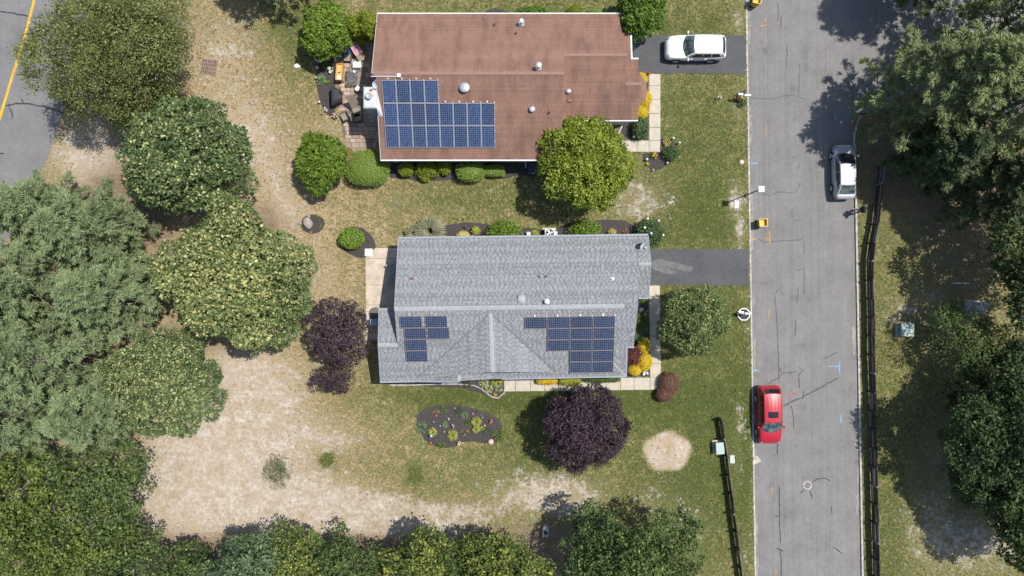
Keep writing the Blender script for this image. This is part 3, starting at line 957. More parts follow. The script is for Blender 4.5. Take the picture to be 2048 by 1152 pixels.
# walls
def gable_wall(parent, mname, x0, y0, x1, y1, zt, m, gables=(), zb=-0.1):
    b = MB(); b.prism([(x0, y0), (x1, y0), (x1, y1), (x0, y1)], zb, zt)
    for _g in ():
        pass
    for pts in gables:
        b.add(pts, [tuple(range(len(pts)))])
    return b.build("wall", m, parent)
yr1 = N1.hit(940, 146.5).y
xw, xe = -9.75, 3.75
yn, ysm = 20.95, 10.3
tri = lambda x: [(x, ysm, 2.8), (x, yr1, zr - .2), (x, yn, 2.8)]
gable_wall(h1, "wall", xw, ysm, xe, yn, 2.85, M_vinyl, [tri(xw), tri(xe)])
yw = WS.hit(1180, 110).y; ys_w = WS.hit(1200, 241).y + .35
gable_wall(h1, "wall", 3.75, ys_w, 8.1, yn - .02, 2.83, M_vinyl, [[(8.1, ys_w, 2.8), (8.1, yw, zw - .2), (8.1, yn, 2.8)]])
y168 = WS.hit(1265, 168).y
gable_wall(h1, "wall", 8.1, ys_w, 9.25, 17.4, 2.78, M_vinyl, [[(9.25, ys_w, 2.78), (9.25, y168, z168 - .2), (9.25, 17.4, 2.78)]])
bb = MB(); ctr = BAY[1].hit(1276, 182)
pts = [BAY[0].hit(1278, 152), BAY[0].hit(1289, 163), BAY[1].hit(1292, 182), BAY[2].hit(1288, 199), BAY[2].hit(1276, 212)]
bb.prism([(p.x * .985, p.y) for p in pts][::-1], 0.5, 2.5); bb.build("bay_window", M_white, h1)
for x in (-7.2, -3.8, 0.4): window(h1, (x, ysm, 1.6), 1.3, 1.2, 's')
for y in (18.2, 12.3): window(h1, (xw, y, 1.6), 1.2, 1.2, 'w')
for x in (-6, -1, 2.5, 6): window(h1, (x, yn, 1.6), 1.2, 1.2, 'n')
window(h1, (5.2, ys_w, 1.6), 1.2, 1.2, 's')
dr = MB(); dr.box((8.13, 19.2, 1.15), (0.06, 2.7, 2.3)); gd = dr.build("garage_door", M_white, h1)
for k in range(4):
    r = MB(); r.box((8.17, 19.2, 0.3 + k * .56), (0.03, 2.6, 0.5)); r.build("panel", M_white, gd)
for k, x in enumerate((-9.4,)):
    d = MB(); d.box((x, ysm - .06, 1.4), (0.09, 0.07, 2.7)); d.build("downspout", M_white, h1)
d = MB(); d.tube([S1.hit(1053, 321) + Vector((0, .05, -.15)), Vector((S1.hit(1053, 321).x, ysm - .05, 2.4)), Vector((S1.hit(1053, 321).x, ysm - .05, 0.15)), Vector((S1.hit(1053, 321).x, ysm - .5, 0.08))], 0.05, 6)
d.build("downspout", M_white, h1)
p = WS.hit(1262, 240); d = MB(); d.tube([p + Vector((0, -.05, -.1)), p + Vector((-.2, .3, -.4)), p + Vector((-.2, .3, -2.9)), p + Vector((-.5, -.4, -2.95))], 0.045, 6); d.build("downspout", M_white, h1)
# chimney chase with metal cap on the patio side
ch = MB(); x0, x1, y0, y1 = -11.04, -10.2, 13.45, 14.95
ch.prism([(x0, y0), (x1, y0), (x1, y1), (x0, y1)], -0.1, 5.15)
ch.prism([(x1, y0 + .01), (-9.76, y0 + .01), (-9.76, y1 - .01), (x1, y1 - .01)], -0.1, 4.0)
chm = ch.build("chimney", mat("chase_siding", (0.33, 0.37, 0.40), 0.6, 0.1), h1)
c = MB(); c.hexa([(x0 - .05, y0 - .05, 5.15), (x1 + .1, y0 - .05, 5.15), (x1 + .1, y1 + .05, 5.15), (x0 - .05, y1 + .05, 5.15), (x0 + .05, y0 + .05, 5.24), (x1, y0 + .05, 5.24), (x1, y1 - .05, 5.24), (x0 + .05, y1 - .05, 5.24)])
m_cap, nt, p = nodes_of("rusted_chase_cap")
n_ = noise(nt, 1.1, 5, 0.6)
p.inputs["Roughness"].default_value = 0.55
vecn = mapping(nt, (1, 1, 1), loc=(10.7 - 1.8, -14.7 + 15.8, 0))
dist = nt.nodes.new("ShaderNodeTexCoord")
base = ramp(nt, n_, [(0.35, (0.42, 0.44, 0.44)), (0.58, (0.50, 0.51, 0.50)), (0.64, (0.36, 0.15, 0.08))])
nt.links.new(base, p.inputs["Base Color"])
cap = c.build("chase_cap", m_cap, chm)
f = MB(); f.lathe((-10.62, 14.22, 5.2), [(0.2, 0), (0.2, 0.25), (0.24, 0.26), (0.24, 0.32), (0.19, 0.36), (0.18, .33), (0.02, 0.32)], 18); f.build("flue", M_steel, chm, smooth=False)
cr = MB()
e = [Vector((x1 + .1, y0 - .02, 5.15)), Vector((x1 + .1, y1 + .02, 5.15))]
cr.add([tuple(e[0]), tuple(e[1]), (x1 + .12, 14.6, S1.z_at(x1 + .12, 14.6) + .02), (x1 + .42, 13.0, S1.z_at(x1 + .42, 13.0) + .02), (x1 + .1, 13.0, S1.z_at(x1 + .1, 13.1) + .02), (x1 + .1, 15.1, S1.z_at(x1 + .1, 15.1) + .02)],
       [(0, 3, 2, 1), (0, 4, 3), (1, 2, 5)])
cr.build("flashing", M_white, chm)
# roof vents
def vent_round(parent, pl, px, py, r, h, m, dome=True):
    p = pl.hit(px, py)
    b = MB(); 
    b.lathe((p.x, p.y, p.z - .15), [(r * .62, 0), (r * .62, h * .6 + .1), (r, h * .6 + .12), (r * .98, h * .85 + .15), (r * .6, h + .17), (r * .1, h + .19)], 22)
    return b.build("roof_vent", m, parent, smooth=False)
def flash(mb, pl, p, w):
    e, s = pl.es(p)
    mb.add([tuple(pl.pt(e + a * w, s + b_ * w, .024)) for a, b_ in ((-1, -1), (1, -1), (1, 1), (-1, 1))], [(0, 1, 2, 3)])
def vent_pipe(parent, pl, px, py, r, h, m, cap=False, fl=0.2, mflash=None):
    p = pl.hit(px, py)
    # px,py is where the top shows: step down so that the head lands on it
    top = W(px, py, p.z + h)
    z0 = pl.z_at(top.x, top.y)
    b = MB(); b.tube([(top.x, top.y, z0 - .1), (top.x, top.y, z0 + h)], r, 10)
    if cap: b.lathe((top.x, top.y, z0 + h - .02), [(r * 1.2, -.16), (r * 1.9, -.14), (r * 1.9, -.02), (r * 1.2, .05), (.01, .07)], 14)
    o = b.build("vent_pipe", m, parent)
    f = MB(); flash(f, pl, Vector((top.x, top.y, z0)), fl); f.build("flashing", mflash or M_steel, o)
vent_round(h1, S1, 929, 176, 0.38, 0.28, M_steel)
vent_round(h1, S1, 1064, 219, 0.24, 0.25, M_steel)
vent_round(h1, WS, 1137, 183, 0.2, 0.22, M_steel)
vent_pipe(h1, N1, 1078, 130, 0.10, 0.8, M_white, True, 0.22)
vent_pipe(h1, N1, 1043, 42, 0.09, 0.7, M_white, True, 0.24)
vent_pipe(h1, N1, 989, 48, 0.06, 0.3, M_black, False, 0.13, M_deck1)
vent_pipe(h1, N1, 1032, 65, 0.06, 0.3, M_black, False, 0.13, M_deck1)
vent_pipe(h1, S1, 1099, 224, 0.06, 0.3, M_black, False, 0.13, M_deck1)
for pl, x, y in ((N1, 970, 37.5), (WS, 1139, 202)):
    p = pl.hit(x, y); b = MB(); b.box((p.x, p.y, p.z + .05), (0.24, 0.26, 0.2), taper=.8); b.build("box_vent", mat("brown_vent", (0.24, 0.14, 0.11), 0.7), h1)
# conduit with a white junction box beside the ridge
cd = MB(); cd.tube([N1.hit(743.5, 146) + Vector((-.05, -.25, .0)), S1.hit(752, 153) + Vector((0, 0, .06)), S1.hit(793, 153) + Vector((0, 0, .06))], 0.035, 6); cd.build("conduit", M_white, h1)
p = S1.hit(798, 152); cd = MB(); cd.box((p.x, p.y, p.z + .1), (.28, .28, .2)); cd.build("junction_box", M_white, h1, bevel=.02)

# ================= grey-roofed house
h2 = thing("house", "house with a grey mottled shingle roof, a cross gable and two groups of solar panels", "house", G(1020, 620))
M_sh2 = tintmat("grey_shingle", [(0, (0.145, 0.153, 0.162)), (0.35, (0.172, 0.181, 0.190)), (0.6, (0.210, 0.220, 0.229)), (1, (0.258, 0.268, 0.277))], 0.85, grain=0.18)
M_deck2 = mat("grey_shingle_edge", (0.20, 0.225, 0.25), 0.9, 0.15)
ZR2 = 4.85
N2 = Plane((797, 477, 2.9), (1296, 470.5, 2.9), (1000, 616, ZR2))
S2 = Plane((789, 619, ZR2), (1246, 612, ZR2), (1000, 758, 2.9))
zg = N2.hit(1290, 528).z
GS = Plane((1270, 528.3, zg), (1301, 527.5, zg), (1297, 595, 2.9))
zwr = S2.hit(775, 690).z
WN = Plane((757, 690, zwr), (795, 690, zwr), (770, 619, 2.9))
zc = 4.72
CW = Plane((981, 628, zc), (985, 744, zc), (832, 760, 2.92))
CE = Plane((981, 628, zc), (985, 744, zc), (1112, 744, 2.98))
zp = 3.62
PW = Plane((919, 741, zp), (917, 762, zp), (868, 762, 2.93))
PEe = Plane((919, 741, zp), (917, 762, zp), (1004, 757, 2.93))
HE = Plane((1253, 695, 2.93), (1251, 752, 2.93), (1213, 712, S2.hit(1213, 712).z + .02))
deck = MB(); sh = dict(v=[], f=[], t=[])
kw = dict(expo=0.145, widths=(0.10, 0.22), lap=0.024, alt=True, course=.2)
add_face(deck, sh, N2, [[(797, 477), (1276, 471), (1276.5, 611.6), (789, 619)], [(1275, 471), (1296, 470.5), (1301.5, 527.5), (1275, 528.2)]], seed=21, **kw)
add_face(deck, sh, S2, [[(789, 619), (1276.5, 611.6), (1267, 695), (794.5, 690)], [(756.5, 690), (1253, 695), (1214, 711), (1251, 752), (761, 763)][:2] + [(1251, 752), (761, 763)]], seed=22, **kw)
add_face(deck, sh, GS, [[(1262, 528.5), (1301.5, 527.5), (1297, 595), (1262, 596)]], seed=23, **kw)
add_face(deck, sh, WN, [[(758, 619), (800, 619), (798, 690), (756.5, 690)]], seed=24, **kw)
add_face(deck, sh, CW, [[(981, 628), (985, 744), (836, 757)]], seed=25, thick=0.05, **kw)
add_face(deck, sh, CE, [[(981, 628), (1112, 744), (985, 744.5)]], seed=26, thick=0.05, **kw)
add_face(deck, sh, PEe, [[(919, 742), (985, 744), (1004, 757.5), (917, 762)]], seed=28, thick=0.05, **kw)
add_face(deck, sh, PW, [[(919, 742), (917, 762), (866, 763), (884, 749)]], seed=29, thick=0.05, **kw)
roof2 = deck.build("roof", M_deck2, h2)
build_shingles("shingle", sh, M_sh2, roof2)
cp = MB()
M_cap2 = mat("grey_cap", (0.315, 0.33, 0.34), 0.85, 0.14, 5.0)
cap_strip(cp, N2.hit(789, 618), N2.hit(1248, 612), 0.17)
cap_strip(cp, CW.hit(981, 627), CW.hit(985, 744), 0.16)
cap_strip(cp, S2.hit(756.5, 690), S2.hit(795, 690), 0.15)
cap_strip(cp, PEe.hit(919, 741), PEe.hit(917, 762), 0.15)
vl = MB()
for a, b in (((979, 628), (834, 757)), ((985, 629), (1113, 743))):
    A, B = S2.hit(*a), S2.hit(*b); A.z += .03; B.z += .03; beam(vl, A, B, .085, .03)
vl.build('valley_flashing', mat('valley_metal', (.155, .163, .172), .7, .1), roof2)
cap_strip(cp, N2.hit(1277, 528), N2.hit(1301, 527.5), 0.13)
cap_strip(cp, S2.hit(1214, 712), S2.hit(1250, 751), 0.10)
tag(cp.build("ridge_cap", M_cap2, roof2), kind='stuff')
g = MB()
for pl, a, b, dz in ((N2, (797, 475.6), (1296, 469.4), 0), (S2, (760, 764), (866, 762), 0), (S2, (1004, 757.6), (1253, 752.6), 0), (WN, (757, 618), (789, 618), 0), (S2, (1253.5, 694), (1252, 753), .02), (S2, (1253, 693.6), (1268, 694.4), 0), (GS, (1275.5, 596), (1297.5, 595.6), 0), (CW, (831, 762.5), (917, 763.5), 0)):
    A, B = pl.hit(*a), pl.hit(*b); A.z = max(A.z - .05 + dz, 2.7); B.z = max(B.z - .05 + dz, 2.7)
    beam(g, A, B, 0.14, 0.12)
g.build("gutter", M_gutter_grey, h2)
g = MB()
for pl, a, b in ((N2, (788.4, 619), (796.4, 477)), (WN, (756, 690), (757.6, 619)), (S2, (756, 690), (760.6, 763)), (N2, (1296.5, 470.5), (1302, 527)), (GS, (1302, 528), (1297.5, 595))):
    g = MB(); A, B = pl.hit(*a), pl.hit(*b); A.z -= .07; B.z -= .07; beam(g, A, B, 0.04, 0.17)
    g.build("rake_board", M_gutter_grey, h2)
# walls: footprint prisms (the whole house is turned one degree)
def wall_poly(parent, pts, zb, zt, m=M_siding_grey, extra=()):
    b = MB(); P = [(p.x, p.y) for p in pts]
    a = sum(P[i][0] * P[(i + 1) % len(P)][1] - P[(i + 1) % len(P)][0] * P[i][1] for i in range(len(P)))
    if a < 0: P = P[::-1]
    b.prism(P, zb, zt)
    for tri_ in extra: b.add([tuple(t) for t in tri_], [tuple(range(len(tri_)))])
    return b.build("wall", m, parent)
A = W(797, 477, 2.9); Bn = W(1276, 471, 2.9); D = W(761, 763, 2.9)
ax = (Bn - A).normalized(); ay = Vector((-ax.y, ax.x, 0))
def hp(base, u, v): return base + ax * u + ay * v
ridgeL = N2.hit(789, 619)
NWc = hp(A, .3, -.4); 
SWm = S2.hit(797, 763)
wl = hp(A, .3, 0)
wl_s = Vector((wl.x + .19, S2.hit(800, 761).y + .4, 0))
NE = hp(Bn, -.35, -.4); SE = Vector((S2.hit(1253, 752).x - .4, S2.hit(1253, 752).y + .4, 0))
e_step = S2.hit(1265, 693)
wall_poly(h2, [NWc, NE, Vector((e_step.x - .3, e_step.y + .4, 0)), Vector((SE.x, e_step.y + .42, 0)), SE, Vector((wl_s.x, wl_s.y, 0))], -0.1, 2.76,
          extra=[[(NWc.x, NWc.y, 2.7), (ridgeL.x + .3, ridgeL.y, ZR2 - .2), (wl_s.x, wl_s.y, 2.7)],
                 [(NE.x, NE.y, 2.7), (NE.x + .12, ridgeL.y + .3, ZR2 - .25), (NE.x - .1, e_step.y + .4, 3.7), (NE.x, e_step.y + .4, 2.7)]])
wn_ = W(758, 619, 2.9); ws_ = W(761, 763, 2.9); wr_ = S2.hit(757, 690)
wall_poly(h2, [Vector((wn_.x + .3, wn_.y - .35, 0)), Vector((wl_s.x - .005, wn_.y - .4, 0)), Vector((wl_s.x - .01, ws_.y + .4, 0)), Vector((ws_.x + .3, ws_.y + .4, 0))], -.1, 2.74,
          extra=[[(wn_.x + .3, wn_.y - .35, 2.7), (wr_.x + .3, wr_.y, zwr - .2), (ws_.x + .3, ws_.y + .4, 2.7)]])
g1, g2 = W(1296, 470.5, 2.9), W(1297, 595, 2.9)
wall_poly(h2, [Vector((NE.x + .01, g1.y - .4, 0)), Vector((g1.x - .3, g1.y - .38, 0)), Vector((g2.x - .3, g2.y + .38, 0)), Vector((NE.x + .01, g2.y + .4, 0))], -.1, 2.73,
          extra=[[(g1.x - .3, g1.y - .4, 2.7), (g1.x - .28, (g1.y + g2.y) / 2, zg - .2), (g2.x - .3, g2.y + .4, 2.7)]])
d = MB(); xg = g1.x - .3; d.box((xg + .03, (g1.y + g2.y) / 2, 1.15), (0.06, 3.4, 2.3), rz=R(1)); gd = d.build("garage_door", M_white, h2)
for k in range(4):
    r = MB(); r.box((xg + .07, (g1.y + g2.y) / 2, .3 + k * .56), (0.03, 3.3, .5), rz=R(1)); r.build("panel", M_white, gd)
for x in (-8.2, -5.6, 6.2, 3.4): window(h2, (x, SE.y + (x - SE.x) * .018 - .03, 1.6), 1.2, 1.2, 's')
for x in (-7, -2, 3, 7): window(h2, (x, NWc.y + (x - NWc.x) * .012 + .05, 1.6), 1.2, 1.2, 'n')
vent_round(h2, S2, 1043, 596, 0.33, 0.14, mat("grey_vent", (0.30, 0.32, 0.33), 0.6, 0.1)) if False else vent_round(h2, N2, 1043, 598, 0.31, 0.2, mat("grey_vent", (0.33, 0.35, 0.36), 0.6, 0.1))
vent_pipe(h2, N2, 1094, 603, 0.1, 0.5, M_white, True, 0.2)
vent_pipe(h2, N2, 1226, 557.5, 0.05, 0.25, M_white, False, 0.13, M_white)
for x, y in ((1078, 553.5), (1092, 553)):
    p = N2.hit(x, y); b = MB(); b.box((p.x, p.y, p.z + .05), (.17, .2, .16), taper=.8); b.build("box_vent", mat("dark_brown_vent", (0.11, 0.07, 0.055), 0.7), h2)
p = N2.hit(824, 557); b = MB(); b.box((p.x, p.y, p.z + .05), (.17, .18, .16), taper=.8); b.build("box_vent", mat("red_brown_vent", (0.19, 0.06, 0.05), 0.7), h2)

# ================= solar panels
def cellmat(name, a, b):
    m, nt, p = nodes_of(name)
    at = nt.nodes.new("ShaderNodeAttribute"); at.attribute_name = "tint"
    c = ramp(nt, at.outputs["Fac"], [(0, a), (1, b)])
    oi = nt.nodes.new('ShaderNodeObjectInfo')
    c = mixc(nt, 1.0, c, ramp(nt, oi.outputs['Random'], [(0, .78), (1, 1.18)]), 'MULTIPLY')
    n = noise(nt, 9.0, 3, 0.6)
    c = mixc(nt, 1.0, c, ramp(nt, n, [(0.3, .8), (.7, 1.2)]), 'MULTIPLY')
    nt.links.new(c, p.inputs["Base Color"])
    p.inputs["Roughness"].default_value = 0.22
    p.inputs["Specular IOR Level"].default_value = 0.5
    return m
M_cell1 = cellmat("blue_solar_cell", (0.010, 0.028, 0.085), (0.024, 0.053, 0.13))
M_cell2 = cellmat("navy_solar_cell", (0.007, 0.017, 0.047), (0.016, 0.034, 0.08))
M_backsheet = mat("white_backsheet", (0.25, 0.27, 0.31), 0.3, 0.05)
M_alu = mat("aluminium_frame", (0.46, 0.45, 0.45), 0.4, 0.08, metal=0.3)
M_bronze = mat("bronze_frame", (0.20, 0.155, 0.14), 0.5, 0.1)
def panel_meshes(tagname, w, h, nu, nv, mcell, mframe, seed):
    fr = MB(); t = 0.024; tb = 0.045
    for c, s in (((w / 2, t / 2), (w, t)), ((w / 2, h - t / 2), (w, t)), ((t / 2, h / 2), (t, h - 2 * t)), ((w - t / 2, h / 2), (t, h - 2 * t))):
        fr.box((c[0], c[1], tb / 2), (s[0], s[1], tb))
    fm = bpy.data.meshes.new("frame"); fm.from_pydata(fr.v, [], fr.f); fm.materials.append(mframe)
    bk = MB(); bk.box((w / 2, h / 2, 0.03), (w - 2 * t, h - 2 * t, 0.008))
    bm_ = bpy.data.meshes.new("backsheet"); bm_.from_pydata(bk.v, [], bk.f); bm_.materials.append(M_backsheet)
    ce = MB(); q = random.Random(seed); tn = []
    cw, chh = (w - 2 * t - .02) / nu, (h - 2 * t - .02) / nv
    for i in range(nu):
        for j in range(nv):
            x0, y0 = t + .01 + i * cw, t + .01 + j * chh; gp = 0.006
            ce.add([(x0 + gp, y0 + gp, .037), (x0 + cw - gp, y0 + gp, .037), (x0 + cw - gp, y0 + chh - gp, .037), (x0 + gp, y0 + chh - gp, .037)], [(0, 1, 2, 3)])
            tn.append(q.random())
    cm = bpy.data.meshes.new("cells"); cm.from_pydata(ce.v, [], ce.f); cm.materials.append(mcell)
    a = cm.attributes.new("tint", 'FLOAT', 'FACE'); a.data.foreach_set("value", tn)
    return fm, bm_, cm
def solar(label, pl, rows, w, h, gap, meshes, lift=0.13, clips=True):
    """rows: list of (s_index_from_top, [e offsets]); origin = (pixel of top-left corner)"""
    fm, bm_, cm = meshes
    o0 = rows['origin']; E0, S0 = pl.es(pl.hit(*o0))
    base = pl.pt(E0, S0, lift)
    root = thing("solar_array", label, "solar panels", base)
    rail = MB()
    rot = Matrix((pl.e, pl.s, pl.n)).transposed().to_euler()
    for si, eo in rows['cells']:
        for e in eo:
            pos = pl.e * e + pl.s * (-(si + 1) * (h + gap))
            p = bpy.data.objects.new("solar_panel", cm); COL.objects.link(p); p.parent = root
            p.location = pos; p.rotation_euler = rot
            for nm, me in (("frame", fm), ("backsheet", bm_)):
                c = bpy.data.objects.new(nm, me); COL.objects.link(c); c.parent = p
        ea, eb = min(eo), max(eo) + w
        for fr_ in (0.25, 0.75):
            s = -(si + fr_) * (h + gap)
            a, b = base + pl.e * (ea - .04) + pl.s * s - pl.n * .06, base + pl.e * (eb + .04) + pl.s * s - pl.n * .06
            beam(rail, a, b, 0.05, 0.05)
        for e in eo:
            for k in (0.25, 0.75):
                s = -(si + k) * (h + gap)
                q_ = base + pl.e * e + pl.s * s
                beam(rail, q_ - pl.n * .12, q_ - pl.n * .02, 0.04, 0.04) if False else rail.box(tuple(q_ - pl.n * .09), (.05, .05, .09))
    rail.build("mounting_rail", M_alu, root)
    # clamps and junctions showing along the top row
    cl = MB()
    for si, eo in rows['cells']:
        top = [e for e in eo if not any(abs(e - e2) < 0.9 * w for s2, l2 in rows['cells'] if s2 == si - 1 for e2 in l2)]
        for e in top:
            q_ = base + pl.e * (e + w * .45) + pl.s * (-si * (h + gap) + .07)
            cl.box(tuple(q_ - pl.n * .05), (.12, .13, .12))
            q_ = base + pl.e * (e + w * .98) + pl.s * (-si * (h + gap) + .03)
            cl.box(tuple(q_ - pl.n * .03), (.06, .1, .05))
    if cl.v: tag(cl.build("mounting_clamp", M_steel if clips else M_darksteel, root), kind='stuff')
    return root
topS, botS = S1.es(S1.hit(877, 159.5))[1], S1.es(S1.hit(877, 294))[1]
hh = (topS - botS) / 3 - .02
m1 = panel_meshes("a", 1.03, hh, 6, 10, M_cell1, M_alu, 1)
solar("large array of blue solar panels in three rows on the brown roof", S1, dict(origin=(764, 159.5), cells=[(0, [i * 1.05 for i in range(4)]), (1, [i * 1.05 for i in range(8)]), (2, [i * 1.05 for i in range(8)])]), 1.03, hh, 0.02, m1)
tS, bS = S2.es(S2.hit(1200, 632))[1], S2.es(S2.hit(1200, 744.5))[1]
h5 = (tS - bS) / 5 - .012
pw = 1.66
m2 = panel_meshes("b", pw, h5, 10, 6, M_cell2, M_bronze, 2)
pt_ = 1.715
solar("stepped array of dark solar panels near the street end of the grey roof", S2, dict(origin=(1049.5, 633), cells=[(0, [0, pt_, 2 * pt_, 3 * pt_]), (1, [pt_, 2 * pt_, 3 * pt_]), (2, [pt_, 2 * pt_, 3 * pt_]), (3, [2 * pt_, 3 * pt_]), (4, [2 * pt_, 3 * pt_])]), pw, h5, 0.012, m2)
solar("small zigzag array of six dark solar panels by the west gable of the grey roof", S2, dict(origin=(799.5, 631.5), cells=[(0, [0, 1.9]), (1, [.27, 2.02]), (2, [.27]), (3, [.27])]), pw, h5, 0.012, m2)

# ================= satellite dishes
def dish(label, base, aim, arm_dir, m, r=0.36):
    root = thing("satellite_dish", label, "satellite dish", base)
    aim = Vector(aim).normalized()
    rot = aim.to_track_quat('Z', 'Y').to_matrix()
    vs = []; fs = []; n = 20
    prof = [(0.001, 0), (r * .4, .02), (r * .75, .06), (r, .11)]
    c0 = Vector((0, 0, .45))
    for lay in (0, -.012):
        for rr, z in prof:
            for k in range(n):
                t = 2 * math.pi * k / n
                vs.append(tuple(c0 + rot @ Vector((rr * math.cos(t) * .92, rr * math.sin(t) * 1.05, z + lay))))
    for l in range(2):
        for i in range(3):
            for k in range(n):
                a, b = l * 4 * n + i * n + k, l * 4 * n + i * n + (k + 1) % n
                fs.append((a, b, b + n, a + n))
    b = MB(); b.add(vs, fs); b.build("reflector", m, root, local=True, smooth=True)
    b = MB(); b.tube([(0, 0, -.05), (0, 0, .3), tuple(c0 - rot @ Vector((0, 0, .03)))], .03, 8); b.box((0, 0, .01), (.2, .2, .03)); b.build("mast", M_darksteel, root, local=True)
    b = MB(); tip = c0 + rot @ Vector((0, -r * .9, .42)); b.tube([tuple(c0 + rot @ Vector((0, -r * .95, .05))), tuple(tip)], .022, 6); b.build("feed_arm", M_steel, root, local=True)
    b = MB(); b.tube([tuple(tip), tuple(tip - rot @ Vector((0, -.05, .12)))], .05, 8); b.build("receiver", M_white, root, local=True)
    return root
p = N2.hit(1281, 489)
dish("grey satellite dish on the north-east corner of the grey roof", p, (0.75, -0.6, 0.42), None, mat("dish_grey", (0.36, 0.39, 0.42), 0.5, .08))
p = S1.hit(752, 170)
dish("small pale satellite dish beside the chimney of the brown-roofed house", p + Vector((.1, -.1, 0)), (-0.45, -0.4, 0.6), None, mat("dish_pale", (0.58, 0.60, 0.62), 0.5, .08), 0.3)
# ---------------------------------------------------------------- cars
def grid_mesh(mb, fn, nu, nv, flip=False):
    b = []; 
    for i in range(nu + 1):
        for j in range(nv + 1): b.append(tuple(fn(i / nu, j / nv)))
    fs = []
    for i in range(nu):
        for j in range(nv):
            a = i * (nv + 1) + j
            f = (a, a + nv + 1, a + nv + 2, a + 1)
            fs.append(f[::-1] if flip else f)
    mb.add(b, fs)

